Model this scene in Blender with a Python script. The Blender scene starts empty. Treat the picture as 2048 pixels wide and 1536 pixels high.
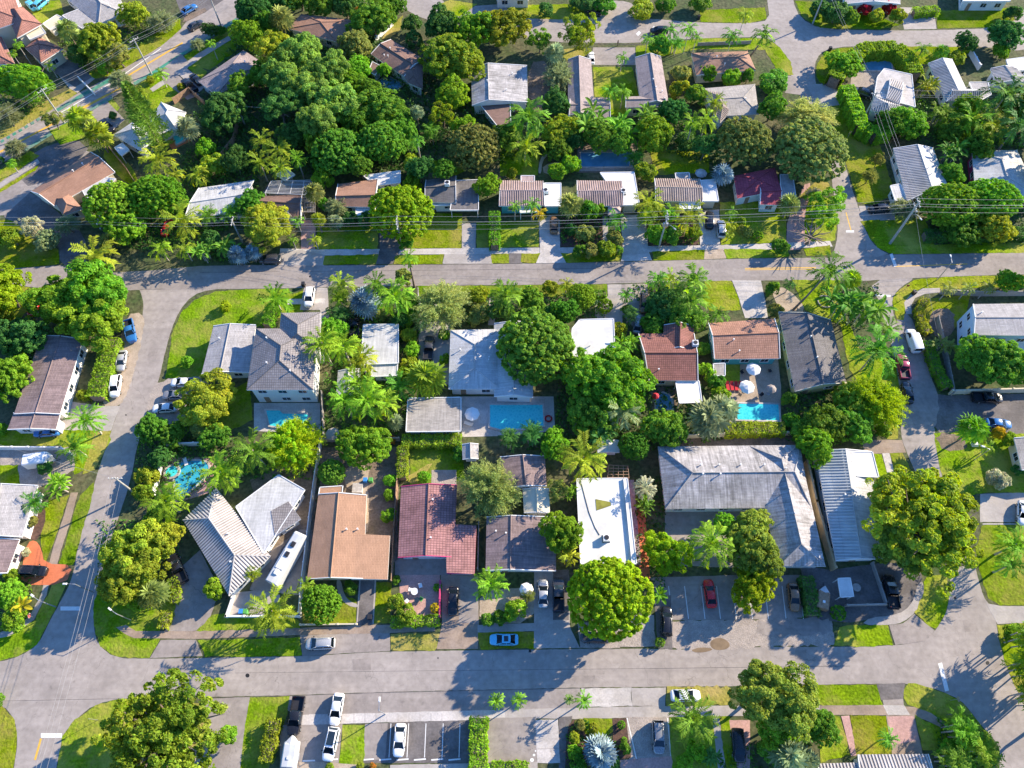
import bpy, bmesh, math, random
import numpy as np
from mathutils import Vector, Matrix
random.seed(7); rng = np.random.default_rng(7)
SC = bpy.context.scene; COL = SC.collection
# ---------------- camera, sky, sun, exposure ----------------
F = 1450.0; TH = math.radians(28.6); H = 125.0
cam = bpy.data.cameras.new('camera'); co = bpy.data.objects.new('camera', cam); COL.objects.link(co)
cam.sensor_width = 36; cam.lens = F/2048*36; cam.clip_end = 3000; cam.clip_start = 1
co.location = (0, 0, H); co.rotation_euler = (TH, 0, 0); SC.camera = co
SUN_AZ = math.radians(30.5); SUN_EL = math.radians(24)
W = bpy.data.worlds.new('World'); SC.world = W; W.use_nodes = True
nt = W.node_tree; bg = nt.nodes['Background']; sky = nt.nodes.new('ShaderNodeTexSky')
sky.sky_type = 'NISHITA'; sky.sun_disc = False; sky.sun_elevation = SUN_EL
sky.sun_rotation = math.pi/2 - SUN_AZ; sky.ozone_density = 10.0; sky.dust_density = 0.3
nt.links.new(sky.outputs[0], bg.inputs[0]); bg.inputs[1].default_value = 0.15
sl = bpy.data.lights.new('sun', 'SUN'); so = bpy.data.objects.new('sun', sl); COL.objects.link(so)
sl.energy = 5.0; sl.angle = math.radians(0.5); sl.color = (1.0, 0.865, 0.67)
sd = Vector((math.cos(SUN_AZ)*math.cos(SUN_EL), math.sin(SUN_AZ)*math.cos(SUN_EL), math.sin(SUN_EL)))
so.rotation_euler = sd.to_track_quat('Z', 'Y').to_euler(); so.location = (60, 60, 90)
vs = SC.view_settings; vs.view_transform = 'Standard'; vs.look = 'None'; vs.gamma = 1; vs.exposure = 1.18
SC.render.engine = 'CYCLES'; SC.cycles.max_bounces = 5; SC.cycles.diffuse_bounces = 3; SC.cycles.glossy_bounces = 2
SC.cycles.transmission_bounces = 2; SC.cycles.transparent_max_bounces = 4
s_, c_ = math.sin(TH), math.cos(TH)
def P(px, py, z=0.0):           # where the ray through a photograph point meets height z
    u = (px-1024)/F; v = (768-py)/F
    t = (z-H)/(-c_+v*s_)
    return Vector((u*t, (s_+v*c_)*t, z))
def mpp(px, py, z=0.0):         # metres per photograph pixel there
    p = P(px, py, z); return (p.y*s_+(H-z)*c_)/F
# ---------------- materials ----------------
def srgb(c): return tuple(((x/255)/12.92 if x/255 <= .04045 else ((x/255+.055)/1.055)**2.4) for x in c)
MATS = {}
def mat(name, col, rough=.8, var=.15, scale=1.0, bump=0.0, col2=None, metal=0.0, spec=.3, detail=6, fine=0.0, attr=False, trans=0.0, hue=False, dirt=0.0, patch=None, cracks=0.0):
    m = bpy.data.materials.new(name); m.use_nodes = True; n = m.node_tree; b = n.nodes['Principled BSDF']
    L = n.links.new; N = n.nodes.new
    b.inputs['Roughness'].default_value = rough; b.inputs['Metallic'].default_value = metal
    b.inputs['Specular IOR Level'].default_value = spec
    tc = N('ShaderNodeTexCoord'); ns = N('ShaderNodeTexNoise'); ns.inputs['Scale'].default_value = scale; ns.inputs['Detail'].default_value = detail
    ns.inputs['Roughness'].default_value = .65
    L(tc.outputs['Object'], ns.inputs['Vector'])
    rp = N('ShaderNodeValToRGB'); c2 = col2 or tuple(x*(1-var) for x in col); c1 = tuple(min(1, x*(1+var)) for x in col) if not col2 else col
    rp.color_ramp.elements[0].position = .36; rp.color_ramp.elements[1].position = .64
    rp.color_ramp.elements[0].color = (*c2, 1); rp.color_ramp.elements[1].color = (*c1, 1)
    L(ns.outputs['Fac'], rp.inputs['Fac']); out = rp.outputs['Color']
    def mul(a, bsock, fac=1.0):
        mx = N('ShaderNodeMix'); mx.data_type = 'RGBA'; mx.blend_type = 'MULTIPLY'; mx.inputs[0].default_value = fac
        L(a, mx.inputs[6]); L(bsock, mx.inputs[7]); return mx.outputs[2]
    if fine:
        n2 = N('ShaderNodeTexNoise'); n2.inputs['Scale'].default_value = scale*9; n2.inputs['Detail'].default_value = 4
        L(tc.outputs['Object'], n2.inputs['Vector']); r2 = N('ShaderNodeValToRGB')
        r2.color_ramp.elements[0].position = .3; r2.color_ramp.elements[1].position = .7
        r2.color_ramp.elements[0].color = (1-fine, 1-fine, 1-fine, 1); r2.color_ramp.elements[1].color = (1+fine*.6,)*3+(1,)
        L(n2.outputs['Fac'], r2.inputs['Fac']); out = mul(out, r2.outputs['Color'])
    if dirt:
        n3 = N('ShaderNodeTexNoise'); n3.inputs['Scale'].default_value = .22; n3.inputs['Detail'].default_value = 8; n3.inputs['Roughness'].default_value = .7
        L(tc.outputs['Object'], n3.inputs['Vector']); r3 = N('ShaderNodeValToRGB')
        r3.color_ramp.elements[0].position = .42; r3.color_ramp.elements[1].position = .56
        r3.color_ramp.elements[0].color = (1-dirt, 1-dirt*1.05, 1-dirt*1.15, 1); r3.color_ramp.elements[1].color = (1, 1, 1, 1)
        L(n3.outputs['Fac'], r3.inputs['Fac']); out = mul(out, r3.outputs['Color'])
    if patch:
        n5 = N('ShaderNodeTexNoise'); n5.inputs['Scale'].default_value = .13; n5.inputs['Detail'].default_value = 9; n5.inputs['Roughness'].default_value = .7; L(tc.outputs['Object'], n5.inputs['Vector'])
        r5 = N('ShaderNodeMapRange'); r5.inputs[1].default_value = .44; r5.inputs[2].default_value = .62; r5.inputs[4].default_value = .8; L(n5.outputs['Fac'], r5.inputs[0])
        mx = N('ShaderNodeMix'); mx.data_type = 'RGBA'; mx.inputs[7].default_value = (*patch, 1); L(r5.outputs[0], mx.inputs[0]); L(out, mx.inputs[6]); out = mx.outputs[2]
    if cracks:
        for sc, w, k in ((.11, .0035, cracks), (.42, .012, cracks*.35)):
            nd = N('ShaderNodeTexNoise'); nd.inputs['Scale'].default_value = .35; nd.inputs['Detail'].default_value = 5; L(tc.outputs['Object'], nd.inputs['Vector'])
            va = N('ShaderNodeVectorMath'); va.operation = 'MULTIPLY_ADD'; va.inputs[1].default_value = (5, 5, 0); L(nd.outputs['Color'], va.inputs[0]); L(tc.outputs['Object'], va.inputs[2])
            vo = N('ShaderNodeTexVoronoi'); vo.feature = 'DISTANCE_TO_EDGE'; vo.inputs['Scale'].default_value = sc; L(va.outputs[0], vo.inputs['Vector'])
            rv_ = N('ShaderNodeMapRange'); rv_.inputs[1].default_value = 0; rv_.inputs[2].default_value = w; rv_.inputs[3].default_value = 1-k; rv_.inputs[4].default_value = 1; L(vo.outputs['Distance'], rv_.inputs[0]); out = mul(out, rv_.outputs[0])
        mp = N('ShaderNodeMapping'); mp.inputs['Scale'].default_value = (.03, .8, 1); L(tc.outputs['Object'], mp.inputs['Vector']); ng = N('ShaderNodeTexNoise'); ng.inputs['Scale'].default_value = 1; ng.inputs['Detail'].default_value = 6; L(mp.outputs[0], ng.inputs['Vector'])
        rg = N('ShaderNodeMapRange'); rg.inputs[1].default_value = .3; rg.inputs[2].default_value = .7; rg.inputs[3].default_value = .90; rg.inputs[4].default_value = 1.05; L(ng.outputs['Fac'], rg.inputs[0]); out = mul(out, rg.outputs[0])
        ns2 = N('ShaderNodeTexNoise'); ns2.inputs['Scale'].default_value = .9; ns2.inputs['Detail'].default_value = 3; L(tc.outputs['Object'], ns2.inputs['Vector']); ro = N('ShaderNodeMapRange'); ro.inputs[1].default_value = .25; ro.inputs[2].default_value = .34; ro.inputs[3].default_value = .78; ro.inputs[4].default_value = 1; L(ns2.outputs['Fac'], ro.inputs[0]); out = mul(out, ro.outputs[0])
    if attr:
        a = N('ShaderNodeAttribute'); a.attribute_name = 'tint'; out = mul(out, a.outputs['Color'])
    if hue:
        oi = N('ShaderNodeObjectInfo'); mr = N('ShaderNodeMapRange'); mr.inputs[3].default_value = .488; mr.inputs[4].default_value = .53
        hs = N('ShaderNodeHueSaturation'); L(oi.outputs['Random'], mr.inputs[0]); L(mr.outputs[0], hs.inputs['Hue'])
        m2 = N('ShaderNodeMath'); m2.operation = 'MULTIPLY'; m2.inputs[1].default_value = 7.31; L(oi.outputs['Random'], m2.inputs[0])
        m3 = N('ShaderNodeMath'); m3.operation = 'FRACT'; L(m2.outputs[0], m3.inputs[0])
        mr2 = N('ShaderNodeMapRange'); mr2.inputs[3].default_value = .92; mr2.inputs[4].default_value = 1.3; L(m3.outputs[0], mr2.inputs[0]); L(mr2.outputs[0], hs.inputs['Value'])
        L(out, hs.inputs['Color']); out = hs.outputs['Color']
    L(out, b.inputs['Base Color'])
    if bump:
        bp = N('ShaderNodeBump'); bp.inputs['Strength'].default_value = 1; bp.inputs['Distance'].default_value = bump
        nb = N('ShaderNodeTexNoise'); nb.inputs['Scale'].default_value = scale*6; nb.inputs['Detail'].default_value = 5
        L(tc.outputs['Object'], nb.inputs['Vector']); L(nb.outputs['Fac'], bp.inputs['Height']); L(bp.outputs[0], b.inputs['Normal'])
    if trans:
        tr = N('ShaderNodeBsdfTranslucent'); ms = N('ShaderNodeMixShader'); ms.inputs[0].default_value = trans
        hs = N('ShaderNodeHueSaturation'); hs.inputs['Hue'].default_value = .48; hs.inputs['Value'].default_value = 1.5; hs.inputs['Saturation'].default_value = 1.1
        L(out, hs.inputs['Color']); L(hs.outputs[0], tr.inputs['Color'])
        L(b.outputs[0], ms.inputs[1]); L(tr.outputs[0], ms.inputs[2]); L(ms.outputs[0], n.nodes['Material Output'].inputs[0])
    MATS[name] = m; return m
def roofmat(name, col, kind='tile', pitch=.33, var=.12, mortar=.6, rough=.8, dirt=.25, streak=.0, bump=.04):
    """tile/shingle/metal courses laid in the roof's own uv (u along the eave, v up the slope, metres)"""
    m = bpy.data.materials.new(name); m.use_nodes = True; n = m.node_tree; b = n.nodes['Principled BSDF']
    L = n.links.new; N = n.nodes.new; b.inputs['Roughness'].default_value = rough; b.inputs['Specular IOR Level'].default_value = .25
    uv = N('ShaderNodeUVMap'); uv.uv_map = 'uv'; br = N('ShaderNodeTexBrick')
    br.inputs['Scale'].default_value = 1; br.inputs['Brick Width'].default_value = pitch if kind != 'shingle' else .9
    br.inputs['Row Height'].default_value = pitch*1.2 if kind != 'shingle' else .28
    br.inputs['Mortar Size'].default_value = .05 if kind != 'shingle' else .02; br.inputs['Mortar Smooth'].default_value = .6
    br.offset = 0.0 if kind == 'tile' else .5
    br.inputs['Color1'].default_value = (*[min(1, x*(1+var)) for x in col], 1); br.inputs['Color2'].default_value = (*[x*(1-var) for x in col], 1)
    br.inputs['Mortar'].default_value = (*[x*mortar for x in col], 1)
    L(uv.outputs[0], br.inputs['Vector'])
    tc = N('ShaderNodeTexCoord'); n3 = N('ShaderNodeTexNoise'); n3.inputs['Scale'].default_value = .3; n3.inputs['Detail'].default_value = 9; n3.inputs['Roughness'].default_value = .72
    L(tc.outputs['Object'], n3.inputs['Vector']); r3 = N('ShaderNodeValToRGB'); r3.color_ramp.elements[0].position = .36; r3.color_ramp.elements[1].position = .6
    r3.color_ramp.elements[0].color = (1-dirt, 1-dirt, 1-dirt*1.05, 1); r3.color_ramp.elements[1].color = (1.05, 1.05, 1.05, 1)
    L(n3.outputs['Fac'], r3.inputs['Fac']); mx = N('ShaderNodeMix'); mx.data_type = 'RGBA'; mx.blend_type = 'MULTIPLY'; mx.inputs[0].default_value = 1
    L(br.outputs['Color'], mx.inputs[6]); L(r3.outputs['Color'], mx.inputs[7]); out = mx.outputs[2]
    if streak:      # weather streaks running down the slope
        mp = N('ShaderNodeMapping'); mp.inputs['Scale'].default_value = (3.0, .22, 1); L(uv.outputs[0], mp.inputs['Vector'])
        n4 = N('ShaderNodeTexNoise'); n4.inputs['Scale'].default_value = 1; n4.inputs['Detail'].default_value = 6; L(mp.outputs[0], n4.inputs['Vector'])
        r4 = N('ShaderNodeValToRGB'); r4.color_ramp.elements[0].position = .35; r4.color_ramp.elements[1].position = .62
        r4.color_ramp.elements[0].color = (1-streak,)*3+(1,); r4.color_ramp.elements[1].color = (1.08,)*3+(1,); L(n4.outputs['Fac'], r4.inputs['Fac'])
        m5 = N('ShaderNodeMix'); m5.data_type = 'RGBA'; m5.blend_type = 'MULTIPLY'; m5.inputs[0].default_value = 1
        L(out, m5.inputs[6]); L(r4.outputs[0], m5.inputs[7]); out = m5.outputs[2]
    L(out, b.inputs['Base Color'])
    bp = N('ShaderNodeBump'); bp.inputs['Distance'].default_value = bump; L(br.outputs['Fac'], bp.inputs['Height']); bp.invert = True
    L(bp.outputs[0], b.inputs['Normal'])
    MATS[name] = m; return m
M = MATS
mat('trailer_white', (.56, .57, .57), .45, scale=.6, var=.06, dirt=.1)
mat('shade_blue_wall', (.46, .62, .76), .6, scale=.5, var=.05)  # blue of the unlit white wall put into its colour
mat('pool_blue', (.045, .36, .48), .08, scale=.8, var=.15, bump=.04)  # left garden pool: its shade is put into this darker water colour
mat('ground', (.065, .10, .03), .95, scale=.16, col2=(.13, .12, .06), fine=.5, bump=.15)
mat('lawn', (.22, .30, .008), .95, scale=.3, col2=(.14, .205, .008), fine=.42, bump=.15, patch=(.31, .26, .06), spec=.0, cracks=.12, hue=True)
mat('lawn_dry', (.36, .31, .07), .95, scale=.3, col2=(.22, .25, .03), fine=.35, bump=.12, patch=(.42, .32, .12), spec=.0)
mat('asphalt', (.41, .355, .31), .85, scale=.12, col2=(.345, .30, .265), fine=.14, detail=10, dirt=.10, cracks=.35)
mat('asphalt_grey', (.37, .32, .28), .85, scale=.15, col2=(.30, .258, .23), fine=.14, detail=10, dirt=.12, cracks=.35)
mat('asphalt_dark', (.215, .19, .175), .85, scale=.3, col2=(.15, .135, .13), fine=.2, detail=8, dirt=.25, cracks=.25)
mat('concrete', (.46, .41, .36), .85, scale=.3, col2=(.40, .36, .33), fine=.1, dirt=.15)
mat('concrete_bright', (.62, .565, .51), .8, scale=.4, col2=(.52, .48, .44), fine=.14, dirt=.2, cracks=.2)
mat('concrete_stained', (.40, .30, .22), .85, scale=.35, col2=(.32, .25, .2), fine=.12, dirt=.25)
mat('gravel', (.45, .38, .32), .95, scale=.8, col2=(.33, .28, .24), fine=.3, bump=.06)
mat('sand', (.5, .40, .30), .95, scale=.5, col2=(.36, .28, .2), fine=.2)
mat('dirt', (.27, .2, .15), .95, scale=.3, col2=(.15, .12, .085), fine=.3, bump=.08)
mat('mulch', (.15, .085, .06), .95, scale=1.5, col2=(.08, .05, .04), fine=.4)
mat('terracotta', (.62, .18, .08), .8, scale=.5, var=.12, fine=.1)
mat('paver_pink', (.5, .3, .26), .85, scale=.4, var=.14, fine=.2)
mat('paint_white', (.75, .74, .7), .6, scale=2, var=.06, fine=.12)
mat('paint_yellow', (.72, .42, .06), .6, scale=2, var=.1, fine=.12)
mat('paint_green', (.06, .27, .18), .8, scale=1, var=.25, fine=.4, patch=(.25, .25, .22))
mat('grate', (.02, .02, .022), .6)
mat('puddle', (.24, .17, .1), .15, scale=.5, var=.2)
mat('white_paint', (.80, .79, .76), .5, scale=.5, var=.03, dirt=.05)
mat('white_roof', (.70, .69, .66), .6, scale=.3, var=.05, dirt=.16)
mat('cream', (.66, .58, .42), .7, scale=.5, var=.05)
mat('yellow_wall', (.68, .56, .24), .7, scale=.5, var=.05)
mat('teal', (.1, .42, .42), .7, var=.06)
mat('pink_paint', (.55, .06, .17), .6, var=.06)
mat('red_paint', (.5, .05, .05), .5, var=.05)
mat('wood', (.33, .21, .13), .8, scale=2, var=.25)
mat('grey_wood', (.33, .30, .28), .8, scale=2, var=.25)
mat('tan_wall', (.5, .36, .2), .8, scale=1, var=.12)
mat('metal', (.45, .46, .47), .4, metal=.6, var=.05)
mat('dark', (.03, .03, .035), .5, var=.2)
mat('glass', (.02, .035, .05), .08, var=.1, spec=.6)
mat('rubber', (.02, .02, .02), .8)
mat('lamp_red', (.4, .01, .01), .3)
mat('lamp_clear', (.8, .8, .8), .2)
mat('pole_grey', (.40, .38, .34), .85, scale=2, var=.15)
mat('wire', (.34, .33, .32), .5)
mat('skin', (.4, .22, .14), .6)
mat('blue_plastic', (.05, .25, .6), .5); mat('green_plastic', (.1, .35, .08), .5)
mat('fabric_white', (.78, .76, .72), .8, var=.04)
mat('fabric_red', (.5, .03, .04), .8)
mat('bark', (.20, .155, .12), .9, scale=3, var=.3)
mat('bark_pale', (.42, .37, .32), .9, scale=3, var=.2)
mat('boot', (.45, .3, .15), .8, var=.2)
# foliage: each kind its own leaf colour
def leafm(n, c, c2, **k):
    c = tuple(x*1.15+.004 for x in c); c2 = tuple(x*1.3+.004 for x in c2); mat(n, c, .55, scale=.5, col2=c2, attr=True, trans=k.pop('tr', .38), hue=k.pop('hue', True), spec=.08)
leafm('leaf_bright', (.22, .36, .025), (.12, .24, .018))
leafm('leaf_cool', (.22, .36, .065), (.11, .21, .04))
leafm('leaf_fresh', (.24, .32, .05), (.14, .21, .03))
leafm('leaf_mid', (.15, .29, .03), (.085, .19, .022))
leafm('leaf_dark', (.08, .19, .04), (.05, .13, .03))
leafm('leaf_yellow', (.30, .34, .03), (.15, .22, .02))
leafm('leaf_lime', (.30, .40, .012), (.18, .28, .010))
leafm('leaf_olive', (.25, .27, .07), (.15, .19, .045))
leafm('leaf_grey', (.25, .29, .14), (.16, .21, .10))
leafm('leaf_feather', (.34, .38, .13), (.22, .29, .08))
leafm('leaf_silver', (.27, .35, .36), (.15, .22, .24), tr=.1, hue=False)
leafm('leaf_gold', (.55, .42, .02), (.36, .34, .02))
leafm('leaf_red', (.5, .03, .04), (.3, .03, .03), hue=False)
leafm('leaf_orange', (.6, .15, .03), (.2, .2, .03), hue=False)
leafm('leaf_pale', (.5, .5, .38), (.3, .34, .2), hue=False)
# roofs
roofmat('roof_terracotta', (.42, .20, .15), pitch=.45, mortar=.45)
roofmat('roof_redtile', (.30, .13, .105), pitch=.38, mortar=.5, dirt=.2)
roofmat('roof_pinktile', (.40, .20, .19), pitch=.42, mortar=.5, dirt=.35)
roofmat('roof_magenta', (.42, .08, .11), pitch=.5, mortar=.6)
roofmat('roof_salmon', (.42, .22, .15), pitch=.4, mortar=.65, dirt=.2)
roofmat('roof_orange', (.43, .25, .155), 'shingle', dirt=.14, mortar=.85, var=.06)
roofmat('roof_brownorange', (.36, .205, .14), 'shingle', dirt=.15, mortar=.85, var=.08)
roofmat('roof_brown', (.24, .15, .12), 'shingle', dirt=.2, mortar=.8)
roofmat('roof_taupe', (.36, .29, .27), 'shingle', dirt=.15, mortar=.8, streak=.1)
roofmat('roof_mauve', (.28, .205, .195), 'shingle', dirt=.2, mortar=.85, streak=.25)
roofmat('roof_charcoal', (.185, .17, .165), 'shingle', dirt=.2, mortar=.8, streak=.2)
roofmat('roof_greytile', (.30, .27, .26), pitch=.4, mortar=.55, dirt=.2)
roofmat('roof_grey', (.42, .395, .38), 'shingle', dirt=.12, mortar=.85, streak=.15)
roofmat('roof_worn', (.52, .49, .475), 'shingle', dirt=.38, mortar=.88, streak=.4)
roofmat('roof_white', (.60, .59, .57), 'shingle', dirt=.2, mortar=.88, var=.05, streak=.16)
roofmat('roof_rib', (.52, .49, .46), 'metal', pitch=3, mortar=.9, dirt=.12, streak=.1, bump=.01)
roofmat('roof_ribpink', (.45, .34, .31), 'metal', pitch=3, mortar=.9, dirt=.2, streak=.15, bump=.01)
roofmat('roof_ribtan', (.47, .37, .30), 'metal', pitch=3, mortar=.9, dirt=.2, streak=.15, bump=.01)
roofmat('rib_tan', (.36, .255, .205), 'metal', pitch=3, mortar=.9)
roofmat('roof_ribteal', (.46, .48, .47), 'metal', pitch=3, mortar=.9, dirt=.12, streak=.1, bump=.01)
roofmat('rib_dark', (.33, .285, .26), 'metal', pitch=3, mortar=.9)
roofmat('roof_beige', (.42, .38, .335), 'shingle', dirt=.15, mortar=.9, streak=.15)
def watermat():
    m = bpy.data.materials.new('pool_water'); m.use_nodes = True; n = m.node_tree; b = n.nodes['Principled BSDF']; L = n.links.new; N = n.nodes.new
    b.inputs['Roughness'].default_value = .06; b.inputs['Specular IOR Level'].default_value = .5
    tc = N('ShaderNodeTexCoord'); v = N('ShaderNodeTexVoronoi'); v.feature = 'DISTANCE_TO_EDGE'; v.inputs['Scale'].default_value = 2.2
    nz = N('ShaderNodeTexNoise'); nz.inputs['Scale'].default_value = 1.2; mv = N('ShaderNodeMix'); mv.data_type = 'VECTOR'; mv.inputs[0].default_value = .25
    L(tc.outputs['Object'], nz.inputs['Vector']); L(tc.outputs['Object'], mv.inputs[4]); L(nz.outputs['Color'], mv.inputs[5]); L(mv.outputs[1], v.inputs['Vector'])
    r = N('ShaderNodeValToRGB'); r.color_ramp.elements[0].color = (.08, .66, .66, 1); r.color_ramp.elements[1].color = (.04, .54, .57, 1); r.color_ramp.elements[1].position = .3  # lighter cell edges are caustics painted into the water colour
    L(v.outputs['Distance'], r.inputs[0]); L(r.outputs[0], b.inputs['Base Color'])
    bp = N('ShaderNodeBump'); bp.inputs['Distance'].default_value = .04; L(nz.outputs['Fac'], bp.inputs['Height']); L(bp.outputs[0], b.inputs['Normal'])
    M['pool_water'] = m
watermat()
mat('pool_shaded', (.10, .28, .42), .12, scale=.5, var=.15, bump=.03)  # darker copy of the pool water with shade painted in
# ---------------- object helpers ----------------
def link(o, parent=None):
    COL.objects.link(o)
    if parent: o.parent = parent
    return o
def tag(o, label, cat, group=None, kind=None):
    if label: o['label'] = label
    if cat: o['category'] = cat
    if group: o['group'] = group
    if kind: o['kind'] = kind
    return o
def empty(name, loc, label, cat, group=None, rz=0):
    o = bpy.data.objects.new(name, None); o.empty_display_size = .5; link(o); o.location = loc; o.rotation_euler = (0, 0, rz); return tag(o, label, cat, group)
class MB:
    def __init__(s): s.v = []; s.f = []; s.m = []; s.uv = []
    def face(s, pts, mi=0, uv=None):
        b = len(s.v); s.v += [tuple(p) for p in pts]; s.f.append(tuple(range(b, b+len(pts)))); s.m.append(mi)
        s.uv += uv if uv else [(0, 0)]*len(pts)
    def box(s, c, d, rz=0, mi=0, taper=1.0):
        x, y, z = d[0]/2, d[1]/2, d[2]/2; ca, sa = math.cos(rz), math.sin(rz)
        q = []
        for zz, t in ((-z, 1), (z, taper)):
            for xx, yy in ((-x, -y), (x, -y), (x, y), (-x, y)):
                xx *= t; yy *= t; q.append((c[0]+xx*ca-yy*sa, c[1]+xx*sa+yy*ca, c[2]+zz))
        for f in ((3, 2, 1, 0), (4, 5, 6, 7), (0, 1, 5, 4), (1, 2, 6, 5), (2, 3, 7, 6), (3, 0, 4, 7)): s.face([q[i] for i in f], mi)
    def tube(s, pts, rad, n=6, mi=0, cap=True):
        pts = [Vector(p) for p in pts]; rings = []
        if not hasattr(rad, '__len__'): rad = [rad]*len(pts)
        for i, p in enumerate(pts):
            d = (pts[min(i+1, len(pts)-1)]-pts[max(i-1, 0)]).normalized()
            a = d.orthogonal().normalized() if abs(d.z) < .99 else Vector((1, 0, 0)); a = (a-d*a.dot(d)).normalized(); b = d.cross(a)
            rings.append([p+(a*math.cos(2*math.pi*k/n)+b*math.sin(2*math.pi*k/n))*rad[i] for k in range(n)])
        for r0, r1 in zip(rings, rings[1:]):
            for k in range(n): s.face([r0[k], r0[(k+1) % n], r1[(k+1) % n], r1[k]], mi)
        if cap: s.face(rings[-1], mi); s.face(rings[0][::-1], mi)
    def cyl(s, c, r, h, n=12, mi=0, r2=None):
        s.tube([c, (c[0], c[1], c[2]+h)], [r, r if r2 is None else r2], n, mi)
    def build(s, name, mats, parent=None, smooth=False, org=None):
        if org is not None: s.v = [(v[0]-org[0], v[1]-org[1], v[2]-org[2]) for v in s.v]
        me = bpy.data.meshes.new(name); me.from_pydata(s.v, [], s.f)
        for m in (mats if isinstance(mats, (list, tuple)) else [mats]): me.materials.append(M[m] if isinstance(m, str) else m)
        me.polygons.foreach_set('material_index', s.m)
        if any(u != (0, 0) for u in s.uv):
            l = me.uv_layers.new(name='uv'); l.data.foreach_set('uv', [x for u in s.uv for x in u])
        if smooth:
            bm = bmesh.new(); bm.from_mesh(me); bmesh.ops.remove_doubles(bm, verts=bm.verts, dist=.0005); bm.to_mesh(me); bm.free()
            me.polygons.foreach_set('use_smooth', [True]*len(me.polygons))
        me.update()
        o = bpy.data.objects.new(name, me); link(o, parent); return o
def np_mesh(name, V, nper, mats, tint=None, smooth=False):
    """V: (nfaces*nper, 3) separate faces"""
    nf = len(V)//nper; me = bpy.data.meshes.new(name); me.vertices.add(len(V)); me.vertices.foreach_set('co', V.astype(np.float32).ravel())
    me.loops.add(len(V)); me.loops.foreach_set('vertex_index', np.arange(len(V), dtype=np.int32))
    me.polygons.add(nf); me.polygons.foreach_set('loop_start', np.arange(0, len(V), nper, dtype=np.int32)); me.polygons.foreach_set('loop_total', np.full(nf, nper, dtype=np.int32))
    if tint is not None:
        a = me.attributes.new('tint', 'FLOAT_COLOR', 'POINT'); a.data.foreach_set('color', np.repeat(np.c_[tint, np.ones(nf)], nper, axis=0).astype(np.float32).ravel())
    for m in mats: me.materials.append(M[m])
    me.update(calc_edges=True); me.validate(); return me
def chaikin(p, n=2):
    for _ in range(n):
        q = []
        for i in range(len(p)):
            a, b = p[i], p[(i+1) % len(p)]
            q += [(a[0]*.75+b[0]*.25, a[1]*.75+b[1]*.25), (a[0]*.25+b[0]*.75, a[1]*.25+b[1]*.75)]
        p = q
    return p
def area2(w): return sum(w[i][0]*w[(i+1) % len(w)][1]-w[(i+1) % len(w)][0]*w[i][1] for i in range(len(w)))
LEV = []
def sheet(name, m, px, smooth=0, wobble=0.0, thing=None, lift=0.0):
    w = [P(*q)[:2] for q in px]
    if smooth: w = chaikin(w, smooth)
    if area2(w) < 0: w = w[::-1]
    if 'lawn' in name or 'verge' in name: wobble = max(wobble, .13)
    elif wobble == 0 and name in ('driveway', 'sidewalk', 'road', 'pavement', 'footpath', 'patio', 'parking_lot'): wobble = .035
    if wobble:
        q = []
        for i in range(len(w)):
            a, b = w[i], w[(i+1) % len(w)]; d = math.hypot(b[0]-a[0], b[1]-a[1]); k = max(1, int(d/.7))
            for j in range(k):
                t = j/k; q.append((a[0]+(b[0]-a[0])*t+random.uniform(-1, 1)*wobble, a[1]+(b[1]-a[1])*t+random.uniform(-1, 1)*wobble))
        w = q
    x0, x1 = min(a[0] for a in w), max(a[0] for a in w); y0, y1 = min(a[1] for a in w), max(a[1] for a in w)
    lv = 0
    for (a0, a1, b0, b1, l) in LEV:
        if a0 < x1 and a1 > x0 and b0 < y1 and b1 > y0: lv = max(lv, l+1)
    LEV.append((x0, x1, y0, y1, lv)); z = .012+.005*lv+lift
    b = MB(); b.face([(x, y, z) for x, y in w])
    n = len(w)
    for i in range(n): b.face([(*w[i], z-.05), (*w[(i+1) % n], z-.05), (*w[(i+1) % n], z), (*w[i], z)])
    o = b.build(name, m)
    if thing: tag(o, *thing)
    else: o['kind'] = 'structure'
    return z
g = MB(); g.face([(-430, -280, 0), (430, -280, 0), (430, 580, 0), (-430, 580, 0)]); g.build('ground', 'ground')['kind'] = 'structure'
# ---------------- roads, pavements, lawns (outlines are photograph points on the ground) ----------------
S = sheet
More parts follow.
